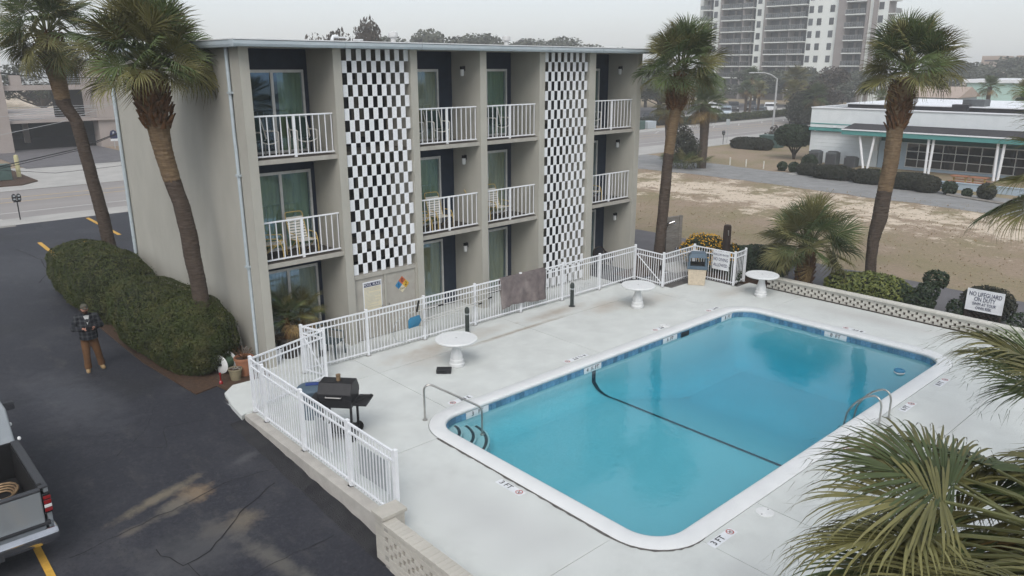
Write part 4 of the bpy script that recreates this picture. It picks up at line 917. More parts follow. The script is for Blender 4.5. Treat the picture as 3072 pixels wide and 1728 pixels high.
# pool cleaning gear on the fence
e = thing('pool_skimmer_net','blue leaf net on a long pole hung along the fence','pool net',(3.9,-1.12,.7))
MB().tube([(.25,-.03,-.03),(2.95,-.03,.08)],.014,7).build('pole','alu',e); MB().tube([(2.8,-.03,.074),(2.95,-.03,.08)],.022,7).build('grip','rubber',e)
MB()._add([(-.22,-.05,-.17),(.12,-.05,-.16),(.22,-.05,-.02),(.16,-.05,.14),(-.16,-.05,.12),(-.22,-.05,.05),(0,-.11,-.05)],[(0,1,6),(1,2,6),(2,3,6),(3,4,6),(4,5,6),(5,0,6)]).build('bag','plastic_teal',e,smooth=30)
MB().tube([(-.22,-.05,-.17),(.12,-.05,-.16),(.22,-.05,-.02),(.16,-.05,.14),(-.16,-.05,.12),(-.22,-.05,.05),(-.22,-.05,-.17)],.012,6).build('hoop','plastic_teal',e)
e = thing('pool_brush','black brush head on a long pole across the fence','pool brush',(3.7,-1.12,.97))
MB().tube([(.0,-.03,0),(3.88,-.03,-.02)],.014,7).build('pole','alu',e); MB().tube([(.28,-.05,-.02),(.36,-.05,.30)],.03,7).build('brush_head','rubber',e)
MB().tube([(1.05,-.03,-.005),(1.25,-.03,-.007)],.02,7).build('grip','rubber',e)
e = thing('pool_pole','plain aluminium pole hung lowest along the fence','pole',(4.15,-1.12,.58))
MB().tube([(0,-.03,.0),(2.3,-.03,.10)],.013,7).build('shaft','alu',e); MB().tube([(2.15,-.03,.094),(2.3,-.03,.10)],.021,7).build('grip','rubber',e)
e = MB().tube([(3.62,-1.2,.97)]+bez((3.62,-1.2,.97),(3.1,-1.22,.9),(3.12,-1.22,.5),8)+bez((3.12,-1.22,.5),(3.15,-1.22,.18),(3.55,-1.25,.22),8),.010,6).build('pool_hose','sign_grey'); tag(e,'thin grey hose looping down beside the blue net','hose')
# ================================================================== DECK FURNITURE
def table(label, x, y):
    e = thing('pedestal_table',label,'table',(x,y,0),0,'white round stone tables on the pool deck')
    MB().lathe([(0,.70),(.40,.70),(.535,.715),(.56,.735),(.56,.765),(.54,.782),(0,.785)],40).build('table_top','coping',e,smooth=35)
    MB().lathe([(.20,0),(.21,.015),(.21,.09),(.185,.105),(.175,.125),(.19,.14),(.19,.19),(.17,.205),(.155,.22)],28).build('plinth','coping',e,smooth=35)
    q = MB(); vs = []; prof = [(.155,.22),(.165,.26),(.15,.34),(.115,.46),(.095,.58),(.10,.66),(.14,.70)]
    nn = 32
    for (r,z) in prof:
        for j in range(nn): a = 2*PI*j/nn+z*1.2; rr2 = r*(1+.05*math.cos(8*2*PI*j/nn)); vs.append((rr2*math.cos(a),rr2*math.sin(a),z))
    q._add(vs,[(i*nn+j,i*nn+(j+1)%nn,(i+1)*nn+(j+1)%nn,(i+1)*nn+j) for i in range(len(prof)-1) for j in range(nn)]); q.build('pedestal','coping',e,smooth=50)
    MB().cyl((0,0),.018,.784,.787,8).build('umbrella_hole','ink_black',e)
table('white round pedestal table nearest the camera, beside the black case',3.71,-3.24); table('white round pedestal table in front of the far stretch of fence',11.28,-3.40); table('white round pedestal table beside the perforated brick wall',15.39,-5.55)
e = thing('equipment_case','small black hard case lying beside the near table','case',(3.18,-3.36,0),-.75)
MB().box(-.19,.19,-.13,.13,.0,.05).build('base','black_metal',e,bevel=.012); MB().box(-.195,.195,-.135,.135,.055,.10).build('lid','black_metal',e,bevel=.015); MB().tube([(-.07,-.14,.05),(-.06,-.175,.05),(.06,-.175,.05),(.07,-.14,.05)],.010,6).build('handle','rubber',e)
for (x,y,lab) in ((5.58,-1.47,'dark green bollard light behind the near table'),(9.81,-1.83,'dark green bollard light right of the hanging rug')):
    e = thing('bollard_light',lab,'bollard',(x,y,0)); MB().lathe([(.075,0),(.078,.015),(.062,.03),(.062,.58)],16).build('shaft','pole_green',e,smooth=40); MB().lathe([(.055,.58),(.055,.63)],16).build('lens','sign_grey',e); MB().lathe([(.07,.63),(.072,.72),(.06,.78),(.03,.815),(0,.82)],16).build('cap','pole_green',e,smooth=40)
    MB().lathe([(.11,0),(.11,.012),(.08,.016)],14).build('flange','black_metal',e)
# litter bin
e = thing('litter_bin','square beige litter bin with blue-grey hood by the far fence','bin',(15.18,-3.10,0),R_(-57))
MB()._add([(-.29,-.29,0),(.29,-.29,0),(.29,.29,0),(-.29,.29,0),(-.33,-.33,.62),(.33,-.33,.62),(.33,.33,.62),(-.33,.33,.62)],[(0,3,2,1),(4,5,6,7),(0,1,5,4),(1,2,6,5),(2,3,7,6),(3,0,4,7)]).build('body','beige_aggregate',e,bevel=.02)
q = MB(); q.box(-.36,.36,-.36,.36,.60,.72); q.build('hood_base','blue_grey_plastic',e,bevel=.02)
q = MB(); h = .33
for (sx,sy) in ((-1,-1),(1,-1),(1,1),(-1,1)): q.box(min(sx*h,sx*(h-.07)),max(sx*h,sx*(h-.07)),min(sy*h,sy*(h-.07)),max(sy*h,sy*(h-.07)),.72,1.02)
q._add([(-h,-h,1.02),(h,-h,1.02),(h,h,1.02),(-h,h,1.02),(-.24,-.24,1.16),(.24,-.24,1.16),(.24,.24,1.16),(-.24,.24,1.16)],[(0,3,2,1),(4,5,6,7),(0,1,5,4),(1,2,6,5),(2,3,7,6),(3,0,4,7)]); q.build('hood','blue_grey_plastic',e,bevel=.012)
MB().box(-.25,.25,-.25,.25,.60,.76).build('liner','rubber',e)
# signs
e = thing('diving_sign','white sign reading SHALLOW WATER NO DIVING ALLOWED on the far fence','sign',(15.78,-3.68,.85))
MB().box(-.012,.012,-.34,.34,-.34,.34).build('board','sign_white',e,bevel=.005)
for tx,sz,z,sx in (('SHALLOW WATER',.105,.215,.72),('NO DIVING',.165,.04,.70),('ALLOWED',.165,-.17,.74)): text(tx,sz,'ink_blue',e,(-.015,0,z),(R_(90),0,R_(-90)),sx)
e = thing('lifeguard_sign','white sign reading NO LIFEGUARD ON DUTY on a lattice stand','sign',(17.25,-11.83,0))
MB().box(-.015,.015,-.50,.50,.46,1.13).build('board','sign_white',e,bevel=.006)
MB().box(-.024,-.016,-.50,.50,1.105,1.13).box(-.024,-.016,-.50,.50,.46,.485).box(-.024,-.016,.475,.50,.485,1.105).box(-.024,-.016,-.50,-.475,.485,1.105).build('border','sign_white',e)
for tx,sz,z,sx in (('NO LIFEGUARD',.19,.985,.66),('ON DUTY',.19,.83,.66),('SWIM AT YOUR',.135,.685,.66),('OWN RISK',.135,.56,.66)): text(tx,sz,'ink_blue',e,(-.026,0,z),(R_(90),0,R_(-90)),sx)
for yy in (-.46,.46): MB().box(.02,.08,yy-.03,yy+.03,-.15,1.0).build('stake','dark_wood',e)
for k in range(9):
    y = -.52+.13*k
    MB().tube([(.03,max(-.5,y),.0),(.03,min(.5,y+.45),.45)],.013,5).build('lattice_slat','dark_wood',e); MB().tube([(.045,max(-.5,min(.5,y+.45)),.0),(.045,max(-.5,y),.45)],.013,5).build('lattice_slat','dark_wood',e)
# grill
e = thing('barbecue_grill','black cabinet barbecue with chimney and side shelf by the driveway fence','grill',(-.64,-4.62,0),R_(-50)); e.scale = (.84,.95,1.05)
pr = [(-.27,.72),(.27,.72),(.30,.90),(-.30,.90)]
MB().extr(pr,-.42,.42,'x').build('firebox','black_metal',e,bevel=.012)
MB().extr([(-.31,.905),(.31,.905),(.31,1.02),(.17,1.22),(-.17,1.22),(-.31,1.02)],-.43,.43,'x').build('lid','black_metal',e,bevel=.012)
MB().tube([(-.20,-.33,.98),(-.20,-.37,.98),(.20,-.37,.98),(.20,-.33,.98)],.013,6).build('lid_handle','steel',e)
MB().lathe([(.055,1.20),(.055,1.33),(.062,1.335),(.062,1.345),(.0,1.346)],14,(.02,.0)).build('chimney','brass',e,smooth=40)
MB().box(.44,.80,-.28,.28,.79,.83).build('side_shelf','black_metal',e,bevel=.006); MB().box(-.72,-.44,-.26,.26,.79,.83).build('side_shelf','black_metal',e,bevel=.006)
for (x,y) in ((-.36,-.22),(-.36,.22),(.38,-.22),(.38,.22)):
    MB().box(x-.025,x+.025,y-.025,y+.025,.10 if x > 0 else .02,.72).build('leg','black_metal',e)
MB().box(-.40,.42,-.26,.26,.16,.19).build('bottom_shelf','black_metal',e)
for y in (-.29,.29):
    q = MB().lathe([(0,-.03),(.10,-.03),(.11,-.015),(.11,.015),(.10,.03),(0,.03)],18).build('wheel','rubber',e,smooth=40,loc=(.38,y,.11)); q.rotation_euler = (R_(90),0,0)
MB().tube([(.50,-.18,.845),(.72,.12,.86)],.012,6).obox((.75,.16,.86),(.12,.06,.02),Matrix.Rotation(.9,3,'Z')).build('tongs','black_metal',e)
MB().tube([(.47,.10,.845),(.70,.22,.85)],.010,6).build('spatula','black_metal',e)
e = thing('dust_bin','round blue-grey plastic dust bin behind the grill','bin',(-.62,-3.35,0))
MB().lathe([(.22,0),(.23,.01),(.27,.66),(.275,.68)],24).build('body','blue_grey_plastic',e,smooth=40); MB().lathe([(.305,.67),(.31,.70),(.27,.74),(.1,.77),(0,.775)],24).build('lid','blue_grey_plastic',e,smooth=30); MB().obox((.06,-.02,.785),(.32,.12,.03),Matrix.Rotation(-.5,3,'Z')).build('lid_handle','blue_plastic',e,bevel=.01)
# ================================================================== BRICK WALLS
def breeze_wall(name, label, s, t0, t1, courses, thick, mt, capw, z0, ch=.092, capz=None):
    e = thing(name,label,'wall',D(s,t0,z0),TH)
    L_ = t0-t1; bl = .245; nb = int(L_/bl); b1 = b2 = None
    for ci, open_ in enumerate(courses):
        off = (ci % 2)*bl/2
        for k in range(nb):
            y = -(k*bl+off)
            ln = .172 if open_ else .238
            if open_:
                if b1 is None: b1 = MB().box(-thick/2,thick/2,-.172,0,.004,ch-.003).build('brick',mt,e,loc=(0,y,ci*ch),bevel=.004,seg=1)
                else: inst(b1,e,(0,y,ci*ch))
            else:
                if b2 is None: b2 = MB().box(-thick/2,thick/2,-.240,0,.003,ch-.002).build('brick',mt,e,loc=(0,y,ci*ch),bevel=.004,seg=1)
                else: inst(b2,e,(0+rnd.uniform(-.002,.002),y,ci*ch))
    q = MB()
    for ci, open_ in enumerate(courses):
        q.box(-thick/2+.008,thick/2-.008,-L_,0,ci*ch-.004,ci*ch+.004)
        if not open_: q.box(-thick/2+.008,thick/2-.008,-L_,0,ci*ch+.004,(ci+1)*ch-.004)
    q.build('mortar_bed','mortar',e)
    zc = len(courses)*ch; nc = int(L_/.105); b3 = None
    for k in range(nc):
        y = -.105*k
        if b3 is None: b3 = MB().box(-capw/2,capw/2,-.101,0,0,.062).build('cap_brick',mt,e,loc=(0,y,zc),bevel=.004,seg=1)
        else: inst(b3,e,(rnd.uniform(-.003,.003),y,zc+rnd.uniform(-.002,.002)))
    MB().box(-capw/2+.006,capw/2-.006,-L_,0,zc-.003,zc+.052).build('cap_mortar',mt,e)
    return e
breeze_wall('perforated_wall','low cream perforated brick wall along the right edge of the deck',16.72,-4.75,-14.6,[1,1,1,0],.10,'breeze_paint',.24,.0)
nw = breeze_wall('perforated_wall','taupe perforated brick wall at the bottom of the picture beside the driveway',-1.88,-8.55,-14.2,[0,0,0,0,1,1,1,1,0,0],.22,'brick_paint',.26,-.585)
MB().box(-.09,.09,-6,0,-.5,.0).build('footing','mortar',nw)
for ci in range(11):
    for kx in range(2): MB().box(-.20+.20*kx+.12,-.003+.20*kx+.12,.002,.30,ci*.092+.003,ci*.092+.089).build('brick','brick_paint',nw)
MB().box(-.072,.312,.008,.292,0,1.01).build('mortar_bed','mortar',nw); MB().box(-.13,.36,-.02,.33,1.013,1.075).build('pier_cap','brick_paint',nw,bevel=.006)
# ================================================================== PALMS
def frond_mesh(name, seed, L=1.02, Lp=.66, nseg=38, spread=112, droop=.42, fold=.22, m='frond_green', wid=.048, nq=3, arch=.12, thread=0):
    r = random.Random(seed); q = MB()
    # petiole
    q.k = 1
    ps = [(Lp*i/4, 0, arch*Lp*math.sin(PI*i/8)) for i in range(5)]; q.tube(ps,[.026,.02,.016,.014,.013],5)
    hub = Vector(ps[-1]); cl = .40*L
    q.k = 0
    for i in range(nseg):
        a = -spread+2*spread*i/(nseg-1)+r.uniform(-2,2); ar = R_(a); k = min(1.0, abs(a)/spread)
        at = hub+Vector((cl*(1-k)**1.1, .02*math.copysign(1,a)*(1-k), -.18*cl*(1-k)**2))
        ang = ar*(.93-.12*(1-k)); dr = Vector((math.cos(ang), math.sin(ang), 0))
        ln = L*(1-.30*k**2)*(1-.36*(1-k)**1.4)*r.uniform(.92,1.05)
        dp = droop*r.uniform(.6,1.35); up = fold*(k**1.2)
        side = Vector((-dr.y, dr.x, 0)); tw = .55 if i % 2 else -.35
        sv = side*math.cos(tw)+Vector((0,0,1))*math.sin(tw)
        rows = []; N = nq+1
        for j in range(N):
            t = j/nq
            bend = dp*(t**2.2)
            p = at+dr*ln*t*(1-.28*bend*t)+Vector((0,0,ln*(up*t-bend*t*.85)))
            wdt = wid*(.45+1.0*t*2.2 if t < .25 else (1.0*(1-((t-.25)/.75)**1.6)))*ln/L
            if j == N-1: rows.append((p,p))
            else: rows.append((p-sv*wdt*.5, p+sv*wdt*.5))
        vs = []; fs = []
        for a_, b_ in rows[:-1]: vs += [a_, b_]
        vs.append(rows[-1][0])
        for j in range(N-2): fs.append((2*j,2*j+1,2*j+3,2*j+2))
        fs.append((2*(N-2),2*(N-2)+1,2*(N-1)))
        q._add(vs, fs)
        if thread and r.random() < thread:
            tip = rows[-1][0]; q._add([tip,tip+Vector((.004,.004,0)),tip+dr*r.uniform(.06,.13)+Vector((r.uniform(-.05,.05),r.uniform(-.05,.05),-r.uniform(.02,.14)))],[(0,1,2)])
    me = bpy.data.meshes.new(name); me.from_pydata([tuple(v) for v in q.v], [], q.f); me.materials.append(M(m)); me.materials.append(M('petiole' if m != 'frond_tan' else 'frond_tan'))
    me.polygons.foreach_set('material_index', q.m); me.update(); return me
FG = [frond_mesh('frond',i,droop=.30+.1*(i%3),m='frond_green' if i % 3 else 'frond_olive') for i in range(8)]
FO = [frond_mesh('frond',20+i,droop=.65+.15*(i%2),m='frond_olive',spread=105) for i in range(4)]
FT = [frond_mesh('frond',30+i,droop=1.0,m='frond_tan',spread=90,nseg=28) for i in range(3)]
FBIG = [frond_mesh('frond',50+i,L=1.0,Lp=.95,nseg=60,droop=.26+.12*(i%3),m='frond_green' if i % 3 == 0 else 'frond_olive',nq=7,wid=.034,spread=104,fold=.16,thread=.7) for i in range(6)]
FBT = [frond_mesh('frond',70+i,L=.95,Lp=.8,nseg=40,droop=.9,m='frond_tan',nq=5,wid=.03,spread=80,thread=.4) for i in range(2)]
def orient(az, el, roll):
    x = Vector((math.cos(el)*math.cos(az), math.cos(el)*math.sin(az), math.sin(el)))
    up = Vector((0,0,1)); y = up.cross(x)
    y = y.normalized() if y.length > 1e-4 else Vector((-math.sin(az),math.cos(az),0))
    z = x.cross(y); y2 = y*math.cos(roll)+z*math.sin(roll); z2 = x.cross(y2)
    return Matrix(((x.x,y2.x,z2.x),(x.y,y2.y,z2.y),(x.z,y2.z,z2.z))).to_euler()
def trunk_mesh(pts, radii, step=.055, seed=0, n=16):
    r = random.Random(seed); P = [Vector(p) for p in pts]; cum = [0]
    for a, b_ in zip(P[:-1],P[1:]): cum.append(cum[-1]+(b_-a).length)
    N = int(cum[-1]/step); ctr = []; rad = []
    xs = [p.x for p in P]; ys_ = [p.y for p in P]; zs = [p.z for p in P]
    vs = []
    for i in range(N+1):
        d_ = cum[-1]*i/N; c = Vector((np.interp(d_,cum,xs),np.interp(d_,cum,ys_),np.interp(d_,cum,zs))); R0 = float(np.interp(d_,cum,radii))
        R0 *= (1.018 if i % 2 else .985)+r.uniform(-.014,.014); ph = r.uniform(0,.4)
        for j in range(n):
            a = 2*PI*j/n; k = R0*(1+.02*math.sin(3*a+i*.35)+r.uniform(-.018,.018)); vs.append((c.x+k*math.cos(a),c.y+k*math.sin(a),c.z+r.uniform(-.006,.006)))
    q = MB(); q._add(vs,[(i*n+j,i*n+(j+1)%n,(i+1)*n+(j+1)%n,(i+1)*n+j) for i in range(N) for j in range(n)]+[tuple(N*n+j for j in range(n))]); return q
def sabal(label, base, pts, radii, bootspan, crown, nf=42, scale=1.0, seed=1, pale=None, dead=5, elmin=-50, group='cabbage palms around the motel and pool', lowbias=1.0, fr=None, name='palm_tree', extra_big=False):
    r = random.Random(seed); e = thing(name, label, 'palm tree', base, 0, group); B = Vector(base)
    loc = [Vector(p)-B for p in pts]
    if pale is None: trunk_mesh(loc, radii, seed=seed).build('trunk','trunk',e)
    else:
        # lower weathered part and the paler upper part
        zc = pale-B.z; lo = [(p,rr) for p,rr in zip(loc,radii) if p.z < zc]; hi = [(p,rr) for p,rr in zip(loc,radii) if p.z >= zc]
        a, b_ = lo[-1], hi[0]; f = (zc-a[0].z)/(b_[0].z-a[0].z); mid = (a[0].lerp(b_[0],f), a[1]+(b_[1]-a[1])*f)
        trunk_mesh([p for p,_ in lo]+[mid[0]],[k for _,k in lo]+[mid[1]],seed=seed).build('trunk','trunk',e); trunk_mesh([mid[0]-Vector((0,0,.04))]+[p for p,_ in hi],[mid[1]]+[k for _,k in hi],seed=seed+1).build('upper_trunk','trunk_pale',e)
    # old leaf bases
    z0, z1, rb = bootspan; zs = [p.z for p in loc]; q = MB(); nb = int(70*(z1-z0)+30)
    for i in range(nb):
        z = z0-B.z+(z1-z0)*i/nb; a = i*2.39996; cx = np.interp(z,zs,[p.x for p in loc]); cy_ = np.interp(z,zs,[p.y for p in loc]); rr = rb*(.84+.16*math.sin(PI*min(1,i/nb)))*r.uniform(.92,1.06)
        ln = r.uniform(.16,.30); tilt = r.uniform(.15,.45); lean = r.uniform(-.5,.5); w_ = r.uniform(.05,.085)
        o = Vector((math.cos(a),math.sin(a),0)); s_ = Vector((-o.y,o.x,0)); c = Vector((cx,cy_,z))+o*rr*.86; t = (Vector((0,0,1))+o*tilt+s_*lean).normalized()
        q._add([c-s_*w_,c+s_*w_,c+o*.05,c+t*ln-s_*w_*.55+o*.03,c+t*ln+s_*w_*.55+o*.03,c+t*ln+o*.075],[(0,2,5,3),(2,1,4,5),(3,5,4),(0,3,4,1)])
    tag(q.build('leaf_bases','boots',e),kind='stuff')
    cc = Vector(crown)-B
    for i in range(nf):
        f = (i+.5)/nf; az = i*2.39996+r.uniform(-.3,.3)
        el = R_(82+(elmin-82)*f**lowbias+r.uniform(-9,9)); isd = i >= nf-dead
        me = r.choice(FT) if isd else (r.choice(FO) if f > .72 and r.random() < .65 else r.choice(fr or FG))
        if isd: el = R_(r.uniform(-78,-50))
        ofs = Vector((math.cos(az)*.10,math.sin(az)*.10,-.30*f+.12))*scale
        link('frond',me,e,cc+ofs,orient(az,el,r.uniform(-1.0,1.0)),scale*r.uniform(.85,1.1)*(0.8 if isd else 1))
    return e
# the palms that stand round the motel, placed along the trunk lines
sabal('leaning cabbage palm rising from the hedge beside the side wall',(-.95,1.65,-.06),[(-.95,1.65,-.1),(-.93,1.63,.4),(-.92,1.62,1.56),(-.96,1.66,2.33),(-1.0,1.7,2.93),(-1.02,1.72,3.56),(-1.09,1.78,4.25),(-1.15,1.84,4.59),(-1.28,1.96,5.42),(-1.33,2.01,6.07),(-1.35,2.03,6.4),(-1.36,2.04,7.02),(-1.36,2.03,7.45)],[.27,.23,.20,.20,.21,.21,.20,.20,.22,.25,.28,.30,.24],(6.15,7.35,.38),(-1.34,2.02,7.75),62,1.06,3,pale=4.9,dead=0,elmin=-22)
sabal('cabbage palm standing behind the far end of the hedge',(-.1,12.1,-.1),[(-.1,12.0,-.1),(-.13,12.03,.8),(-.15,12.01,1.53),(-.21,12.07,2.56),(-.33,12.18,3.83),(-.5,12.34,5.8),(-.75,12.58,6.4),(-.81,12.63,7.19),(-.84,12.67,7.75),(-.88,12.7,8.41),(-.88,12.7,8.75)],[.28,.25,.22,.22,.21,.21,.24,.27,.32,.36,.28],(7.6,8.7,.40),(-.87,12.7,8.8),54,1.12,4,pale=6.6,dead=2,elmin=-62)
sabal('tall cabbage palm behind the far gate, crown above the roof line',(15.18,-1.32,-.1),[(15.18,-1.32,-.15),(15.22,-1.36,.78),(15.26,-1.4,2.16),(15.29,-1.43,3.16),(15.33,-1.46,4.37),(15.38,-1.51,5.33),(15.44,-1.57,5.94),(15.49,-1.62,6.5),(15.5,-1.63,6.96),(15.51,-1.63,7.3)],[.22,.21,.195,.20,.185,.19,.20,.25,.28,.22],(6.1,7.2,.32),(15.56,-1.66,7.65),62,1.03,5,pale=4.6,dead=4,elmin=-36)
sabal('tall cabbage palm rising from the yellow-green bush behind the pool wall',(18.58,-7.94,-.1),[(18.58,-7.94,-.15),(18.57,-7.92,.51),(18.53,-7.89,1.22),(18.52,-7.88,1.79),(18.55,-7.91,2.16),(18.61,-7.96,2.62),(18.64,-7.99,3.53),(18.7,-8.05,4.64),(18.69,-8.04,5.51),(18.71,-8.06,5.82),(18.71,-8.06,6.37),(18.72,-8.07,7.0),(18.76,-8.11,7.3)],[.20,.185,.18,.19,.22,.25,.24,.245,.25,.27,.32,.34,.25],(5.6,7.1,.34),(18.82,-8.16,7.6),58,1.05,6,pale=3.6,dead=3,elmin=-30)
sabal('short bushy cabbage palm behind the pool wall beside the table',(17.58,-6.02,-.1),[(17.58,-6.02,-.15),(17.57,-6.01,.76),(17.57,-6.0,1.25)],[.28,.24,.2],(-.1,1.25,.27),(17.6,-6.04,1.55),56,1.08,7,dead=3,elmin=-32)
# palms close to the camera on the right: only their crowns reach into the picture
def near_palm(label, base, crown, nf, scale, seed, aim, spread, big=True, els=(35,-55)):
    r = random.Random(seed); e = thing('palm_tree',label,'palm tree',base,0,'cabbage palms around the motel and pool'); B = Vector(base); c = Vector(crown)-B
    trunk_mesh([(0,0,-.3),(c.x*.4,c.y*.4,c.z*.5),(c.x,c.y,c.z-.05)],[.26,.22,.27],seed=seed).build('trunk','trunk',e)
    for i in range(nf):
        f = (i+.5)/nf; az = aim+spread*((i*.61803) % 1-.5)*2; el = R_(els[0]+(els[1]-els[0])*((i*.7548776) % 1)+r.uniform(-6,6))
        link('frond',r.choice(FBT) if el < R_(-42) and r.random() < .6 else r.choice(FBIG),e,c+Vector((math.cos(az)*.1,math.sin(az)*.1,r.uniform(-.2,.15)))*scale,orient(az,el,r.uniform(-.3,.3)),scale*r.uniform(.9,1.1))
    return e
near_palm('large palm close to the camera filling the bottom right corner',(-2.0,-17.55,-1.2),(-2.36,-17.56,4.47),110,1.0,31,R_(110),PI,els=(8,-60))
near_palm('palm behind the big foreground palm, fronds at the right edge mid height',(1.6,-17.1,-.6),(2.05,-17.15,3.95),32,1.0,32,R_(150),PI,els=(25,-50))
near_palm('palm whose crown pokes in at the upper right edge before the diner',(8.1,-15.8,-.15),(7.95,-15.35,5.85),40,1.0,33,R_(150),PI,els=(75,-40))
# ================================================================== HEDGES AND SHRUBS
def leaf_blob(parent, blobs, n, size, m='hedge_leaf', core='hedge_core', seed=1, power=2.6, name='foliage', up=.35, zmin=None, shell=.12):
    r = np.random.default_rng(seed); V = []; F = []
    vol = np.array([(b[1][0]*b[1][1]+b[1][1]*b[1][2]+b[1][0]*b[1][2]) for b in blobs]); cnt = (n*vol/vol.sum()).astype(int); base = 0
    for (c, rad), k in zip(blobs, cnt):
        d_ = r.normal(size=(k,3)); d_ /= np.linalg.norm(d_,axis=1)[:,None]
        s = (np.abs(d_)**power).sum(1)**(-1/power); wob = 1+.03*np.sin(d_[:,0]*7+c[0])*np.sin(d_[:,1]*9+c[1])+.02*np.sin(d_[:,2]*11+d_[:,1]*6)
        p = d_*s[:,None]*np.array(rad)*(wob*(1-shell*r.random(k)**2)+(r.random(k) < .05)*r.random(k)*.05)[:,None]+np.array(c)
        if zmin is not None: p[:,2] = np.maximum(p[:,2], zmin+.03*r.random(k))
        nrm = d_/np.array(rad); nrm /= np.linalg.norm(nrm,axis=1)[:,None]
        nn = nrm+r.normal(size=(k,3))*.75+np.array([0,0,up]); nn /= np.linalg.norm(nn,axis=1)[:,None]
        t = np.cross(nn, r.normal(size=(k,3))); t /= np.linalg.norm(t,axis=1)[:,None]; b2 = np.cross(nn,t)
        sz = size*(.6+.8*r.random(k))[:,None]
        q = np.stack([p-t*sz, p+b2*sz*.5, p+t*sz, p-b2*sz*.5],1).reshape(-1,3); V.append(q)
    V = np.concatenate(V); k = len(V)//4
    me = bpy.data.meshes.new(name); me.vertices.add(len(V)); me.vertices.foreach_set('co',V.astype(np.float32).ravel()); me.loops.add(len(V)); me.loops.foreach_set('vertex_index',np.arange(len(V),dtype=np.int32)); me.polygons.add(k); me.polygons.foreach_set('loop_start',np.arange(0,len(V),4,dtype=np.int32)); me.update(calc_edges=True); me.materials.append(M(m))
    o = link(name,me,parent); o['kind'] = 'stuff'
    if core:
        q = MB()
        for (c, rad) in blobs:
            b = len(q.v); q.ell((0,0,0),(1,1,1),18,12)
            for i in range(b,len(q.v)):
                v = np.array(q.v[i]); s = (np.abs(v)**power).sum()**(-1/power) if np.abs(v).sum() > 0 else 1; v = v*s*np.array(rad)*.86+np.array(c)
                if zmin is not None: v[2] = max(v[2],zmin)
                q.v[i] = tuple(v)
        q.build('dark_core',core,parent)  # dark core added inside the leaves to block the view through
    return o
e = thing('clipped_hedge','rounded dark green clipped hedge, nearer half, along the side wall','hedge',(-1.1,3.4,-.06),0,'clipped hedges along the side wall')
leaf_blob(e,[((-.15,.25,.85),(1.08,3.1,1.02)),((-.05,-1.2,.82),(1.0,1.7,1.0))],88000,.026,zmin=0.0,seed=2,shell=.05)
e = thing('clipped_hedge','rounded dark green clipped hedge, farther half, beneath the left palm','hedge',(-1.1,9.0,-.06),0,'clipped hedges along the side wall')
leaf_blob(e,[((-.1,.2,.85),(1.15,3.4,1.08)),((.0,2.3,.78),(1.15,2.2,1.0))],70000,.030,zmin=0.0,seed=3,shell=.05)
def shrub(name, label, cat, loc, blobs, n, size, m, core='hedge_core', seed=1, group=None, power=2.1, stems=0, zmin=0.0, shell=.3):
    e = thing(name,label,cat,loc,0,group); leaf_blob(e,blobs,n,size,m,core,seed,power,zmin=zmin,shell=shell)
    if stems:
        q = MB(); r = random.Random(seed)
        for k in range(stems): a = r.uniform(0,6.3); c, rad = r.choice(blobs); q.tube([(c[0]*.15,c[1]*.15,-.05),(c[0]*.5+.1*math.cos(a),c[1]*.5+.1*math.sin(a),c[2]*.5),(c[0],c[1],c[2])],[.03,.022,.012],5)
        q.build('stems','oak_trunk',e)
    return e
shrub('variegated_bush','yellow-green variegated bush spilling over the pool wall','bush',(17.95,-8.0,-.1),[((.1,-.3,.42),(.85,1.15,.52)),((-.15,.55,.40),(.65,.75,.48)),((-.3,-.95,.5),(.6,.75,.5))],9000,.062,'variegated',seed=5)
shrub('dark_shrub','dark upright shrub beside the yellow-green bush','shrub',(17.7,-9.75,-.1),[((0,0,.35),(.5,.6,.42)),((.15,-.3,.72),(.35,.35,.32)),((.6,-.35,1.05),(.32,.38,.3)),((-.2,.4,.62),(.3,.3,.3))],3400,.06,'shrub_leaf',None,seed=6,stems=9)
shrub('dark_shrub','dense dark shrub between the short palm and the flowering bush','shrub',(18.2,-3.9,-.1),[((0,0,.55),(1.0,1.25,.62)),((-.3,.9,.55),(.7,.6,.55))],9000,.055,'shrub_leaf',seed=7)
lb = shrub('flowering_bush','bush covered in yellow flowers behind the far fence corner','bush',(17.6,-2.2,-.1),[((0,.35,.6),(.85,.95,.75)),((-.1,-.65,.55),(.55,.55,.62))],6500,.055,'shrub_leaf',seed=8)
fl = leaf_blob(lb,[((0,.35,.64),(.88,.98,.78)),((-.1,-.65,.6),(.58,.58,.66))],1500,.048,'lantana',None,9,2.1,name='blossoms',zmin=.35,shell=.04)
shrub('fence_creeper','leafy creeper growing through the far fence corner','creeper',(16.2,-4.05,0),[((0,0,.3),(.35,.18,.34)),((-.25,.1,.6),(.16,.15,.25))],1500,.05,'shrub_leaf',None,seed=10,stems=5)
shrub('dark_shrub','low brown-green shrub behind the lifeguard sign','shrub',(18.6,-11.6,-.1),[((0,0,.5),(.55,.8,.55))],3000,.05,'bush_grey',seed=11)
shrub('dark_shrub','sparse young shrub right of the lifeguard sign','shrub',(17.4,-12.75,-.1),[((0,0,.35),(.22,.3,.38))],500,.05,'shrub_leaf',None,seed=12,stems=6)
shrub('dark_shrub','sparse young shrub left of the lifeguard sign','shrub',(17.3,-11.05,-.1),[((0,0,.4),(.18,.25,.42))],500,.05,'shrub_leaf',None,seed=13,stems=6)
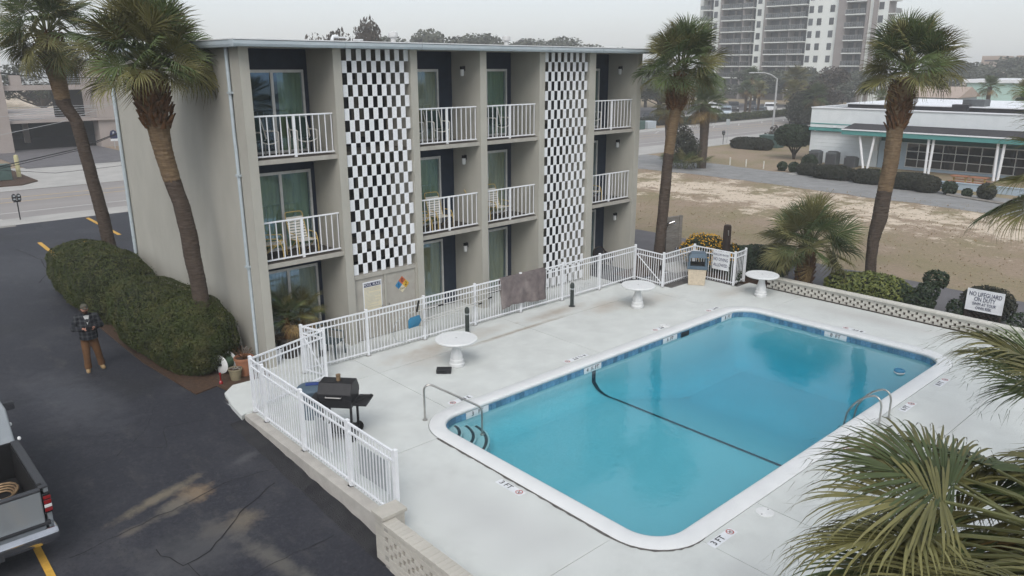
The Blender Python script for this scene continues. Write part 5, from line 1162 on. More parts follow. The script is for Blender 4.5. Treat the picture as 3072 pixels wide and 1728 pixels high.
# ================================================================== TREES
def crown_mesh(name, seed, blobs, n, size, m):
    r = np.random.default_rng(seed); V = []
    for (c, rad) in blobs:
        k = int(n*rad[0]*rad[1]/sum(b[1][0]*b[1][1] for b in blobs)); d_ = r.normal(size=(k,3)); d_ /= np.linalg.norm(d_,axis=1)[:,None]
        p = d_*np.array(rad)*(r.random(k)**.33)[:,None]+np.array(c); nn = d_+r.normal(size=(k,3))*.8; nn /= np.linalg.norm(nn,axis=1)[:,None]
        t = np.cross(nn,r.normal(size=(k,3))); t /= np.linalg.norm(t,axis=1)[:,None]; b2 = np.cross(nn,t); sz = size*(.5+r.random(k))[:,None]
        V.append(np.stack([p-t*sz,p+b2*sz*.7,p+t*sz,p-b2*sz*.7],1).reshape(-1,3))
    V = np.concatenate(V); k = len(V)//4
    me = bpy.data.meshes.new(name); me.vertices.add(len(V)); me.vertices.foreach_set('co',V.astype(np.float32).ravel()); me.loops.add(len(V)); me.loops.foreach_set('vertex_index',np.arange(len(V),dtype=np.int32)); me.polygons.add(k); me.polygons.foreach_set('loop_start',np.arange(0,len(V),4,dtype=np.int32)); me.update(calc_edges=True); me.materials.append(M(m)); return me
def tree_parts(seed, H, W, m, n=3200, size=.2, nb=11, low=.35):
    r = random.Random(seed); blobs = []
    for i in range(nb):
        a = r.uniform(0,2*PI); f = r.random(); rad = W*.5*math.sqrt(r.random())*(1-.35*f); z = H*(low+(.86-low)*f); s = W*r.uniform(.14,.24)
        blobs.append(((rad*math.cos(a),rad*math.sin(a),z),(s*1.15,s*1.15,s*.8)))
    me = crown_mesh('crown',seed,blobs,n,size,m); q = MB(); q.tube([(0,0,-.3),(.1,0,H*.25),(0,.1,H*.5)],[W*.035,W*.028,W*.018],7)
    for (c,rd) in blobs: q.tube([(0,0,H*.22),(c[0]*.5,c[1]*.5,c[2]*.72),c],[W*.016,W*.011,W*.004],5)
    tm = bpy.data.meshes.new('trunk'); tm.from_pydata(q.v,[],q.f); tm.materials.append(M('oak_trunk')); return me, tm
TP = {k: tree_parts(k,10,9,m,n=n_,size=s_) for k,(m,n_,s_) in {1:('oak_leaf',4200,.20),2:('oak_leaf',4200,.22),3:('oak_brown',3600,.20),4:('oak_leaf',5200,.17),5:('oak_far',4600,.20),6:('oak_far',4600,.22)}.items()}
def tree(label, loc, k, H, W, rz=0, group='background trees', name='oak_tree', cat='tree'):
    e = thing(name,label,cat,loc,rz,group); me, tm = TP[k]; sc_ = (W/9,W/9,H/10)
    link('crown',me,e,scale=sc_); link('trunk',tm,e,scale=sc_); return e
# ================================================================== PERSON
def person():
    e = thing('person','person in dark plaid jacket, brown trousers and camouflage cap holding a remote control','person',(-3.30,3.34,-.08),R_(-8)); 
    # facing -Y
    hipL, hipR = (.095,.02,.94), (-.095,.02,.94)
    anL, anR = (.20,.06,.09), (-.13,-.06,.09); knL, knR = (.15,-.01,.50), (-.12,-.06,.50)
    shL, shR = (.205,.02,1.47), (-.205,.02,1.47); elL, elR = (.315,-.01,1.21), (-.315,-.01,1.21); wrL, wrR = (.105,-.27,1.235), (-.105,-.27,1.235)
    q = MB()
    q.tube([(0,.03,.90),(0,.02,1.02),(0,.01,1.16),(0,.02,1.32),(0,.03,1.44),(0,.03,1.52)],[.135,.13,.125,.15,.14,.065],14)
    q.tube([(0,.03,1.48),(0,.02,1.56),(0,.0,1.64)],[.065,.055,.06],10)
    q.ell((0,-.015,1.69),(.076,.096,.115),16,12); q.ell((0,-.085,1.625),(.045,.035,.04),10,7)
    q.ell((0,-.118,1.675),(.015,.022,.022),8,6)
    for s_ in (-1,1): q.ell((s_*.078,.0,1.685),(.012,.024,.032),8,6); q.ell((s_*.03,-.098,1.70),(.017,.012,.009),8,6)
    for sh, el, wr in ((shL,elL,wrL),(shR,elR,wrR)): q.tube([sh,[(a+b_)/2 for a,b_ in zip(sh,el)],el,[(a+b_)/2 for a,b_ in zip(el,wr)],wr],[.058,.05,.042,.038,.028],9)
    for hp, kn, an in ((hipL,knL,anL),(hipR,knR,anR)): q.tube([hp,[(a+b_)/2 for a,b_ in zip(hp,kn)],kn,[(a*.6+b_*.4) for a,b_ in zip(kn,an)],an],[.088,.078,.056,.058,.042],10); q.tube([an,(an[0]*1.05,an[1]-.06,.04),(an[0]*1.15,an[1]-.17,.03)],[.042,.04,.03],8)
    # hands wrapped round the controller: palm, four fingers and a thumb each
    for s_ in (-1,1):
        w0 = Vector((s_*.105,-.27,1.235)); pc = Vector((s_*.085,-.33,1.245))
        q.tube([w0,pc,pc+Vector((-s_*.012,-.035,.0))],[.026,.036,.030],8,flat=.62)
        for k in range(4):
            b0 = pc+Vector((s_*.010,-.018-.012*0,-.026+.0165*k)); ln = (.026,.031,.033,.028)[k]
            q.tube([b0,b0+Vector((s_*.004,-.034,.0)),b0+Vector((-s_*.016,-.036-ln*.5,.0)),b0+Vector((-s_*.044,-.030-ln*.4,.002))],[.0098,.0092,.0086,.0074],6)
        tb = pc+Vector((-s_*.012,.006,.024)); q.tube([tb,tb+Vector((-s_*.018,-.022,.016)),tb+Vector((-s_*.036,-.034,.012))],[.012,.0105,.008],6)
    b = q.build('body','skin',e,smooth=180); rm = b.modifiers.new('remesh','REMESH'); rm.mode = 'VOXEL'; rm.voxel_size = .0062; rm.use_smooth_shade = True
    # trousers
    q = MB(); q.tube([(0,.02,1.04),(0,.02,.96),(0,.02,.88)],[.165,.172,.15],14)
    for hp, kn, an in ((hipL,knL,anL),(hipR,knR,anR)): q.tube([(hp[0]*.85,hp[1],.93),(hp[0]*1.05,hp[1]-.01,.76),kn,(kn[0]*.4+an[0]*.6,kn[1]*.4+an[1]*.6,.27),(an[0],an[1]-.005,.14),(an[0],an[1]-.01,.085)],[.115,.112,.088,.084,.090,.082],12)
    o = q.build('trousers','duck_brown',e,smooth=180); rm = o.modifiers.new('remesh','REMESH'); rm.mode = 'VOXEL'; rm.voxel_size = .011; rm.use_smooth_shade = True
    # jacket
    q = MB(); q.tube([(0,.02,.89),(0,.02,.95),(0,.015,1.10),(0,.015,1.28),(0,.025,1.42),(0,.03,1.52)],[.225,.225,.215,.220,.205,.10],16)
    for sh, el, wr in ((shL,elL,wrL),(shR,elR,wrR)): q.tube([(sh[0]*.7,sh[1],sh[2]),sh,[(a+b_)/2 for a,b_ in zip(sh,el)],el,[(a*.45+b_*.55) for a,b_ in zip(el,wr)],[(a*.12+b_*.88) for a,b_ in zip(el,wr)]],[.09,.095,.088,.080,.066,.052],11)
    for sh, el in ((shL,elL),(shR,elR)): q.ell((sh[0]*.92,sh[1],sh[2]-.01),(.105,.10,.095),12,8); q.ell(el,(.082,.082,.082),12,8)
    q.tube([(-.19,.025,1.46),(0,.03,1.50),(.19,.025,1.46)],[.085,.10,.085],12)
    o = q.build('jacket','jacket',e,smooth=180); rm = o.modifiers.new('remesh','REMESH'); rm.mode = 'VOXEL'; rm.voxel_size = .012; rm.use_smooth_shade = True
    m = M('jacket'); n = m.node_tree; L = n.links; bs = n.nodes['Principled BSDF']
    tc = n.nodes.new('ShaderNodeTexCoord'); facs = []
    for ax in ('X','Z'):
        wv = n.nodes.new('ShaderNodeTexWave'); wv.bands_direction = ax; wv.inputs['Scale'].default_value = 3.0; L.new(tc.outputs['Object'],wv.inputs[0]); mr = n.nodes.new('ShaderNodeMapRange'); mr.inputs[1].default_value = .55; mr.inputs[2].default_value = .8; L.new(wv.outputs['Fac'],mr.inputs[0]); facs.append(mr.outputs[0])
    ad = n.nodes.new('ShaderNodeMath'); ad.operation = 'ADD'; L.new(facs[0],ad.inputs[0]); L.new(facs[1],ad.inputs[1]); hf = n.nodes.new('ShaderNodeMath'); hf.operation = 'MULTIPLY'; hf.inputs[1].default_value = .5; L.new(ad.outputs[0],hf.inputs[0])
    mx = n.nodes.new('ShaderNodeMix'); mx.data_type = 'RGBA'; mx.inputs[6].default_value = (.010,.012,.016,1); mx.inputs[7].default_value = (.055,.058,.062,1); L.new(hf.outputs[0],mx.inputs[0]); L.new(mx.outputs[2],bs.inputs['Base Color'])
    # open collar with pale shirt, zip
    MB()._add([(-.065,-.115,1.535),(.065,-.115,1.535),(0,-.222,1.30),(0,-.13,1.56)],[(0,2,1),(0,1,3)]).build('shirt','shirt',e)
    MB().tube([(-.075,-.02,1.55),(-.09,-.12,1.50),(-.02,-.222,1.32)],.020,7).build('collar','jacket',e,smooth=80); MB().tube([(.075,-.02,1.55),(.09,-.12,1.50),(.02,-.222,1.32)],.020,7).build('collar','jacket',e,smooth=80)
    # cap, beard
    q = MB(); q.lathe([(.088,1.715),(.092,1.74),(.088,1.775),(.065,1.81),(.03,1.826),(0,1.83)],18,(0,-.008)); q.build('cap','cap_camo',e,smooth=60)
    MB().ell((0,-.115,1.722),(.07,.062,.012),14,6).build('cap_peak','cap_camo',e,smooth=60)
    MB().ell((0,-.075,1.615),(.066,.05,.045),14,9).build('beard','beard',e,smooth=60); MB().tube([(-.03,-.118,1.652),(0,-.126,1.656),(.03,-.118,1.652)],.006,5).build('moustache','beard',e)
    for an in (anL,anR):
        q = MB(); x, y = an[0], an[1]; q.tube([(x,y,.16),(x,y,.08)],[.058,.064],10); q.tube([(x,y+.06,.05),(x+.01*math.copysign(1,x),y-.05,.055),(x+.022*math.copysign(1,x),y-.14,.045),(x+.03*math.copysign(1,x),y-.19,.038)],[.05,.056,.052,.03],10)
        o = q.build('boot','boot_tan',e,smooth=180); rm = o.modifiers.new('remesh','REMESH'); rm.mode = 'VOXEL'; rm.voxel_size = .009; rm.use_smooth_shade = True
        q = MB(); q.prism([(x-.05,y+.10),(x+.05,y+.10),(x+.062,y-.12),(x+.05,y-.215),(x-.02,y-.215),(x-.055,y-.12)],.0,.022); q.build('sole','truck_plastic',e)
    c = thing('remote_control','dark handheld controller with phone held by the person','controller',(-3.30,3.34,-.08),R_(-8))
    MB().box(-.075,.075,-.395,-.335,1.215,1.262).build('grip_body','phone_black',c,bevel=.012); q = MB().box(-.075,.075,-.425,-.405,1.245,1.325).build('phone','phone_black',c,bevel=.004); MB().box(-.068,.068,-.404,-.4035,1.25,1.32).build('screen','dark_glass',c)
person()
# ================================================================== PICKUP
tk = thing('pickup_truck','silver pickup truck with open bed parked at the left edge','truck',(-7.10,-4.70,zlot(-4.7)+.006))
tk.rotation_euler = (R_(2.8),0,0)  # the driveway falls towards the camera
W = .985
def side(sx, y0, y1, z0, z1, t=.075): return (min(sx*W,sx*(W-t)),max(sx*W,sx*(W-t)),y0,y1,z0,z1)
for sx in (-1,1):
    bs = MB().extr([(0.02,.52),(.55,.50),(.62,.74),(.80,.90),(1.08,.92),(1.28,.76),(1.36,.50),(1.95,.50),(1.95,1.32),(.02,1.32)],0,.075,'x').build('bedside','truck_paint',tk,bevel=.015,loc=(W-.075 if sx > 0 else -W,0,0))
    MB().box(*side(sx,.0,1.95,1.32,1.355,.13)).build('rail_cap','truck_plastic',tk,bevel=.008)
    for (yy) in (.08,): MB().box(sx*(W-.1)-.03,sx*(W-.1)+.03,yy,yy+.07,1.352,1.360).build('stake_pocket','bed_liner',tk)
    l = MB().box(min(sx*(W+.004),sx*(W-.11)),max(sx*(W+.004),sx*(W-.11)),-.035,.10,.88,1.24).build('tail_lamp','dark_glass',tk,bevel=.012)
    x0, x1 = sorted((sx*(W+.008),sx*(W-.10)))
    for (za,zb,m_) in ((1.14,1.20,'tail_red'),(1.05,1.12,'tail_red'),(.985,1.04,'lid_white'),(.91,.975,'tail_red')): MB().box(x0,x1,-.040,.095,za,zb).build('lens',m_,l,bevel=.006)
    q = MB().lathe([(0,-.13),(.30,-.13),(.385,-.10),(.395,0),(.385,.10),(.30,.13),(0,.13)],28).build('wheel','rubber',tk,smooth=40,loc=(sx*(W-.14),.95,.39)); q.rotation_euler = (0,R_(90),0); MB().lathe([(.0,.132),(.1,.15),(.22,.136),(.26,.11),(.0,.10)],20).build('rim','chrome',q,smooth=40)
    q = MB().lathe([(0,-.13),(.30,-.13),(.385,-.10),(.395,0),(.385,.10),(.30,.13),(0,.13)],28).build('wheel','rubber',tk,smooth=40,loc=(sx*(W-.14),4.6,.39)); q.rotation_euler = (0,R_(90),0)
    # tie-down hook seen as small white knobs on the cab side
for (y,z) in ((1.93,1.40),(2.62,1.40)): MB().ell((W+.015,y,z-.02),(.03,.045,.035),10,7).build('bed_hook','lid_white',tk)
MB().box(-W+.08,W-.08,.07,1.90,.62,.66).build('bed_floor','bed_liner',tk); MB().box(-W+.08,W-.08,1.90,1.95,.60,1.34).build('bulkhead','bed_liner',tk)
for sx in (-1,1): MB().box(sx*(W-.12)-.03,sx*(W-.12)+.03,.07,1.9,.66,1.315).build('bed_liner','bed_liner',tk)
tg = MB().box(-W+.12,W-.12,-.035,.03,.72,1.30).build('tailgate','truck_paint',tk,bevel=.02); MB().box(-W+.12,W-.12,-.05,.05,1.30,1.345).build('tailgate_cap','truck_plastic',tg,bevel=.012); MB().box(-.18,.18,-.05,-.035,1.10,1.20).build('handle','truck_plastic',tg,bevel=.008)
bp_ = MB().extr([(-.22,.44),(-.26,.50),(-.26,.62),(-.20,.70),(.0,.70),(.0,.44)],-W-.01,W+.01,'x').build('bumper','chrome',tk,bevel=.025); MB().box(-.72,.72,-.275,-.2,.545,.60).build('step_pad','truck_plastic',bp_); MB().box(-.2,.2,-.272,-.2,.44,.54).build('plate_recess','truck_plastic',bp_); MB().box(-W+.05,W-.05,-.04,.06,.50,.73).build('rear_valance','truck_plastic',tk)
# cab
cabp = [(1.98,.52),(5.2,.52),(5.2,1.10),(4.1,1.20),(3.95,1.30),(3.35,1.80),(2.35,1.84),(2.05,1.36),(1.98,1.34)]
q = MB().extr(cabp,-W+.04,W-.04,'x').build('cab','truck_paint',tk,bevel=.05,seg=3)
MB()._add([(-.72,2.04,1.40),(.72,2.04,1.40),(.62,2.27,1.74),(-.62,2.27,1.74)],[(0,1,2,3)]).build('rear_window','dark_glass',tk)
MB().extr([(2.2,1.36),(3.85,1.36),(3.35,1.74),(2.42,1.76)],W-.042,W-.032,'x').build('side_window','dark_glass',tk)
for sx in (-1,1):
    mr_ = MB().box(min(sx*(W+.02),sx*(W+.26)),max(sx*(W+.02),sx*(W+.26)),3.45,3.58,1.28,1.44).build('mirror','truck_plastic',tk,bevel=.03); MB().box(min(sx*(W+.05),sx*(W+.24)),max(sx*(W+.05),sx*(W+.24)),3.440,3.449,1.30,1.42).build('mirror_glass','chrome',mr_)
    MB().box(min(sx*(W-.05),sx*(W+.005)),max(sx*(W-.05),sx*(W+.005)),2.35,2.50,1.12,1.15).build('door_handle','chrome',tk)
t2 = thing('storage_tub','pale blue plastic tub lying in the pickup bed','tub',(-6.98,-4.25,zlot(-4.2)+.68),.3)
q = MB(); q._add([(-.26,-.18,0),(.26,-.18,0),(.26,.18,0),(-.26,.18,0),(-.32,-.22,.34),(.32,-.22,.34),(.32,.22,.34),(-.32,.22,.34),(-.30,-.20,.34),(.30,-.20,.34),(.30,.20,.34),(-.30,.20,.34),(-.25,-.17,.02),(.25,-.17,.02),(.25,.17,.02),(-.25,.17,.02)],[(0,3,2,1),(0,1,5,4),(1,2,6,5),(2,3,7,6),(3,0,4,7),(4,5,9,8),(5,6,10,9),(6,7,11,10),(7,4,8,11),(8,9,13,12),(9,10,14,13),(10,11,15,14),(11,8,12,15),(12,13,14,15)]); q.build('shell','tub_blue',t2); MB().box(-.34,.34,-.24,-.22,.30,.35).box(-.34,.34,.22,.24,.30,.35).build('rim','tub_blue',t2)
MB().obox((.05,0,.25),(.04,.04,.5),Matrix.Rotation(.5,3,'Y')).build('tool_handle','black_metal',t2)
t3 = thing('rope_coil','brown coil of rope in the pickup bed behind the tub','rope',(-6.75,-3.45,zlot(-3.4)+.66)); q = MB()
for k in range(4): q.tube([((.32+.03*k)*math.cos(2*PI*i/20),(.24+.03*k)*math.sin(2*PI*i/20),.04+.035*k+.02*math.sin(i)) for i in range(21)],.018,6)
q.build('rope','brass',t3)
# ================================================================== CORNER CLUTTER BY THE SIDE WALL
e = thing('hose_reel','hose reel cart with white discs and green hose by the palm foot','hose reel',(-.86,.72,-.055),R_(25))
for x in (-.17,.17):
    q = MB().lathe([(0,-.012),(.23,-.012),(.25,0),(.23,.012),(0,.012)],24).build('disc','lid_white',e,smooth=40,loc=(x,0,.27)); q.rotation_euler = (0,R_(90),0)
q = MB()
for k in range(6): q.tube([(-.13+.05*k,.17*math.cos(2*PI*i/18),.27+.17*math.sin(2*PI*i/18)) for i in range(19)],.022,6)
q.build('hose','green_hose',e)
MB().tube([(-.21,.05,0),(-.21,.30,.95),(.21,.30,.95),(.21,.05,0)],.016,6).build('handle','black_metal',e); MB().box(-.22,.22,-.06,.06,.24,.30).build('axle_bar','black_metal',e)
def pot(label, loc, r, h, m, soil=True, plant=None):
    e = thing('plant_pot',label,'pot',loc); MB().lathe([(r*.72,0),(r*.95,h*.86),(r*1.04,h*.87),(r*1.04,h),(r*.92,h),(r*.9,h*.88),(0,h*.88)],24).build('pot',m,e,smooth=35); MB().lathe([(r*.9,h*.885),(0,h*.90)],18).build('soil','bark_mulch',e); return e
p_ = pot('tan glazed pot with a dry stem beside the hose reel',(-.88,.06,-.055),.17,.30,'pot_tan')
for k in range(5): MB().tube([(0,0,.27),(.08*math.cos(k*1.3),.08*math.sin(k*1.3),.32),(.16*math.cos(k*1.3),.16*math.sin(k*1.3),.30)],.012,5).build('stem','grey_wood',p_)
p_ = pot('large terracotta pot with dry twigs against the side wall',(-.56,.22,-.055),.24,.48,'terracotta'); r_ = random.Random(9)
for k in range(18): a = r_.uniform(0,6.3); MB().tube([(0,0,.42),(.12*math.cos(a),.12*math.sin(a),.55),(.25*math.cos(a),.25*math.sin(a),.62+r_.random()*.1)],.006,4).build('twig','boots',p_)
e = thing('spray_nozzle','small red garden nozzle standing in the mulch','nozzle',(-1.28,.05,-.055)); MB().lathe([(.05,0),(.045,.06),(.018,.09),(.018,.22),(.03,.24),(.03,.29),(0,.30)],12).build('body','tail_red',e,smooth=40)
e = thing('wood_pallet','weathered wooden pallet leaning on the side wall by the hedge','pallet',(-.16,1.35,-.05))
for k in range(5): MB().obox((-.06-.02*k*0,-.05+.11*k-.2,.55),(.03,.085,.95),Matrix.Rotation(-.12,3,'Y')).build('plank','grey_wood',e)
for z in (.2,.55,.95): MB().box(-.14,-.09,-.32,.32,z-.04,z+.04).build('cross_bar','grey_wood',e)
e = thing('wood_planks','short stacked grey boards leaning low against the side wall','planks',(-.14,.78,-.05))
for k in range(4): MB().obox((-.08-.012*k,-.15+.09*k,.27-.02*k),(.028,.08,.60-.05*k),Matrix.Rotation(-.15,3,'Y')).build('plank','grey_wood',e)
# potted palms on the corner patio
def potted_palm(label, loc, r, h, m, seed, sc_):
    e = pot(label,loc,r,h,m); rr2 = random.Random(seed); MB().tube([(0,0,h*.85),(.02,.02,h+.25),(.0,.03,h+.50)],[.09,.075,.06],9).build('trunk','boots',e,smooth=60)
    for i in range(20):
        f = i/20; az = i*2.4; link('frond',rr2.choice(FG if f < .7 else FT),e,(0,.03,h+.48-.1*f),orient(az,R_(75-115*f),rr2.uniform(-.3,.3)),sc_*rr2.uniform(.8,1.1))
potted_palm('potted palm in a big dark brown pot on the corner patio',(.85,.50,0),.34,.58,'pot_dark',2,.52); potted_palm('second potted palm deeper inside the corner patio',(1.55,.95,0),.30,.5,'pot_dark',3,.52)
p_ = pot('small white pot beside the potted palms',(.46,.42,.0),.15,.34,'sign_white'); 
p_ = pot('grey-green tub pot beside the corner pier',(.40,.72,.0),.17,.5,'green_grey_plastic')
# ================================================================== SHOWER, POST
e = thing('outdoor_shower','weathered wooden shower wall with pipe and spray head beyond the far gate','shower',(17.1,-.55,-.08),R_(-12))
for k in range(8): MB().box(-.42,.42,.0,.028,.22+.21*k,.42+.21*k).build('plank','grey_wood',e)
for x in (-.50,.50): MB().box(x-.075,x+.075,-.03,.075,-.05,1.95).build('post','grey_wood',e)
MB().box(-.42,.42,-.01,.05,1.90,1.95).build('top_rail','grey_wood',e)
MB().tube([(-.30,-.05,.0),(-.30,-.05,1.62)]+bez((-.30,-.05,1.62),(-.30,-.08,1.78),(-.08,-.16,1.78),5),.017,7).build('pipe','black_metal',e); MB().tube([(-.30,-.05,1.58),(-.20,-.10,1.72),(-.02,-.2,1.80)],.022,7).build('shower_arm','chrome',e); MB().lathe([(.02,1.74),(.06,1.70),(.06,1.69),(0,1.69)],12,(0.0,-.2)).build('shower_head','chrome',e)
MB().tube([(.15,-.05,.45),(.15,-.14,.62),(.25,-.16,.62),(.33,-.14,.55)],.022,7).lathe([(.03,.60),(.06,.66),(.05,.70),(0,.71)],12,(.2,-.16)).build('foot_tap','chrome',e)
MB().box(-.9,.9,-1.3,.0,-.02,.06).build('base_slab','sidewalk',e)
e = thing('timber_post','thick dark timber post standing in the flowering bush','post',(17.15,-3.05,-.1)); MB().lathe([(.15,0),(.148,1.7),(.14,1.93),(.11,1.99),(0,2.0)],18).build('post','dark_wood',e,smooth=40); MB().tube([(-.1,-.1,1.80),(-.16,-.14,1.78),(-.15,-.15,1.62)],.018,6).build('cleat','steel',e)
# ================================================================== DINER ACROSS THE SANDY LOT
dn = thing('diner_building','low white diner with teal canopy, slanted posts and wide grid windows','building',(55.3,12.27,-.3))
X0, Y0, Z0 = 55.3, 12.27, -.3
def bx(name, x0, x1, y0, y1, z0, z1, m, parent=None, bevel=0):
    return MB((-X0,-Y0,-Z0)).box(x0,x1,min(y0,y1),max(y0,y1),z0,z1).build(name,m,parent or dn,bevel=bevel)
bx('body',55.6,74,12.0,-26,-.3,4.2,'diner_white')
bx('roof_membrane',55.6,74,12.0,-26,4.201,4.212,'roof_black'); bx('parapet',55.2,55.59,12.27,-26,3.26,4.34,'diner_white'); bx('parapet_cap',55.12,55.7,12.3,-26,4.343,4.42,'white_paint')
bx('side_parapet',55.6,74,12.003,12.27,3.26,4.34,'diner_white'); bx('side_parapet_cap',55.6,74,12.0,12.3,4.343,4.42,'white_paint')
for k in range(9): bx('siding_board',55.42,55.598,12.25,6.55,-.3+.305*k,-.3+.305*k+.295,'diner_white')
bx('stripe',55.17,55.199,12.27,6.4,3.05,3.13,'teal'); bx('wall_band',55.2,55.59,12.27,6.4,2.80,3.255,'diner_white'); bx('teal_band',55.1,55.598,12.3,8.6,2.52,2.76,'teal')
cp = bx('canopy',53.0,55.598,8.6,-26,2.50,2.84,'teal'); bx('canopy_cap',52.93,53.1,8.62,-26,2.845,2.93,'white_paint')
MB((-X0,-Y0,-Z0))._add([(53.1,8.6,2.93),(53.1,-26,2.93),(55.19,-26,3.25),(55.19,8.6,3.25),(53.1,8.6,2.845),(55.19,8.6,2.845)],[(0,3,2,1),(0,4,5,3)]).build('canopy_roof','roof_black',dn)
bx('canopy_shade_band',55.40,55.598,6.4,-26,2.0,2.495,'teal_shade')  # dark strip painted in for the shade under the canopy soffit
for k in range(6): bx('siding_board',55.45,55.598,6.5,-26,-.3+.385*k,-.3+.385*k+.375,'diner_blue')
for (ya, yb, n) in ((4.4,-1.75,7),(-2.15,-8.3,7)):
    fr = bx('window',55.38,55.44,ya,yb,.10,1.97,'alu')
    cw = (ya-yb-.06)/n; ch = (1.97-.10-.06)/3
    for c in range(n):
        for r in range(3): MB((-X0,-Y0,-Z0)).box(55.355,55.379,ya-.03-cw*(c+1)+.035,ya-.03-cw*c-.035,.13+ch*r+.03,.13+ch*(r+1)-.03).build('pane','dark_glass',fr)
for (yc, tl, tr) in ((6.55,.75,-.42),(2.05,.16,-.18),(-2.5,.2,-.2),(-7.0,.2,-.2)):
    for dt in (tl,tr): MB((-X0,-Y0,-Z0)).tube([(53.35,yc+(.12 if dt > 0 else -.12),-.3),(53.35,yc+dt,2.52)],.095,8).build('canopy_post','white_paint',dn)
for (yy) in (11.05,9.6,8.05):
    e = thing('air_conditioner',{11.05:'left grey air conditioning unit beside the diner wall',9.6:'middle grey air conditioning unit beside the diner wall',8.05:'right shorter grey air conditioning unit beside the diner wall'}[yy],'air conditioner',(54.2,yy,-.3)); h = 1.28 if yy > 9 else .98
    MB().box(-.42,.42,-.45,.45,.05,h-.06).build('casing','ac_grey',e,bevel=.05); MB().lathe([(.44,h-.06),(.44,h),(.36,h+.02),(.36,h-.02),(0,h-.02)],20).build('fan_grille','ac_grey',e)
    q = MB()
    for k in range(14): q.box(-.435,-.421,-.4,.4,.12+k*.07,.15+k*.07)
    q.build('louvre','roof_black',e)
bx('roof_upstand',58,72,10.5,-4,4.2,4.62,'roof_black'); bx('roof_upstand_cap',57.9,72.1,10.6,-4.1,4.625,4.70,'white_paint'); bx('roof_unit',58.5,60.0,1.9,.4,4.2,5.2,'ac_grey'); bx('roof_unit',57.5,58.4,2.3,1.2,4.2,4.85,'roof_black'); bx('roof_unit',60,62,-2.5,-4.5,4.2,4.95,'lamp_grey')
for (yy) in (10.2,9.2): bx('flood_lamp',54.95,55.1,yy,yy-.25,2.85,2.98,'white_paint')
bx('service_box',55.2,55.41,7.0,6.55,1.2,1.7,'lid_white')
# planting in front of the diner
hg = [((46.3,6.0),(.9,1.5,.5),'wide clipped hedge block before the diner air conditioners'),((45.9,3.3),(.85,1.05,.5),'clipped hedge block left of the slim palm trunk by the diner'),((45.2,.3),(.9,1.55,.55),'long clipped hedge block right of the palm trunk by the diner'),((44.8,-.9),(.8,.7,.5),'rounded clipped hedge end before the diner windows'),((46.9,8.15),(.55,.75,.45),'small square box hedge at the left of the diner planting')]
for i,((x,y),r,lab) in enumerate(hg): shrub('clipped_hedge',lab,'hedge',(x,y,G),[((0,0,r[2]*.95),r)],3800,.07,'bush_grey',seed=40+i,group='clipped hedges before the diner',power=3.2,shell=.08)
shrub('variegated_bush','small yellow-green bush between the clipped hedges','bush',(46.0,2.1,G),[((0,0,.6),(.6,.5,.7))],1300,.08,'variegated',seed=50)
for i,(x,y,s_,lab) in enumerate(((44.5,-2.3,.55,'small round shrub right of the long hedge by the drive'),(44.2,-3.4,.35,'thin wiry shrub beside the drive before the diner'),(44.0,-4.5,.65,'loose shrub at the right end of the diner planting'),(47.6,9.6,.5,'low round shrub left of the box hedge'),(47.9,10.7,.45,'smallest low shrub by the white stakes'),(49.5,9.3,.8,'dark shrub behind the box hedge by the diner'))): shrub('dark_shrub',lab,'shrub',(x,y,G),[((0,0,s_*.8),(s_*.8,s_*.8,s_*.8))],900,.08,'shrub_leaf' if i != 2 else 'bush_grey',seed=60+i)
for (x0,y0,x1,y1,lab) in ((47.2,8.3,46.35,4.9,'weathered timber edging before the left diner hedges'),(44.15,-2.3,42.6,-6.5,'weathered timber edging before the right end of the diner planting')): tag(MB().tube([(x0,y0,G+.05),(x1,y1,G+.05)],.09,4).build('garden_edging','grey_wood'),lab,'edging')
e = MB().box(46.2,50.5,8.75,9.5,G-.02,G+.03).build('doorstep_slab','sidewalk'); tag(e,'pale concrete walkway beside the box hedge','walkway')
e = thing('low_wall','low pale blue wall before the diner windows','wall',(47.2,-2.5,G)); MB().box(-.1,.1,-4.5,1.7,0,.42).build('wall','diner_blue',e); MB().box(-.14,.14,-4.55,1.75,.422,.47).build('coping','diner_blue',e)
for i,yy in enumerate((-1.6,-2.75)):
    e = thing('picnic_table',('left','right')[i]+' brown and yellow picnic table behind the low pale wall','table',(48.6,yy,G)); MB().box(-.35,.35,-.5,.5,.70,.75).build('table_top','terracotta',e)
    for y in (-.35,.35): MB().tube([(-.3,y,0),(.25,y,.7)],.035,5).build('leg','frame_yellow',e); MB().tube([(.3,y,0),(-.25,y,.7)],.035,5).build('leg','frame_yellow',e)
    for x in (-.62,.62): MB().box(x-.12,x+.12,-.5,.5,.42,.46).build('bench','terracotta',e)
for i,(x,y,lab) in enumerate(((48.76,18.76,'leftmost white stake along the gravel drive'),(48.23,15.44,'second white stake along the gravel drive'),(48.0,13.85,'third white stake along the gravel drive'),(47.9,12.25,'rightmost white stake along the gravel drive'))):
    e = thing('marker_stake',lab,'stake',(x,y,G),0,'white stakes along the gravel drive'); MB().box(-.04,.04,-.04,.04,-.1,.62).build('stake','frame_cream',e,bevel=.01)
tp_ = thing('topiary_tree','flat-topped clipped evergreen tree left of the diner','tree',(55.9,13.8,G))
leaf_blob(tp_,[((-.1,.1,2.05),(1.45,1.45,.92))],5200,.10,'shrub_leaf',seed=71,power=3.0,shell=.2,name='crown'); q = MB()
for k in range(7): a = k*.9; q.tube([(0,0,-.1),(.12*math.cos(a),.12*math.sin(a),.5),(.8*math.cos(a),.8*math.sin(a),1.5)],[.10,.08,.04],6)
q.build('trunk','oak_trunk',tp_)
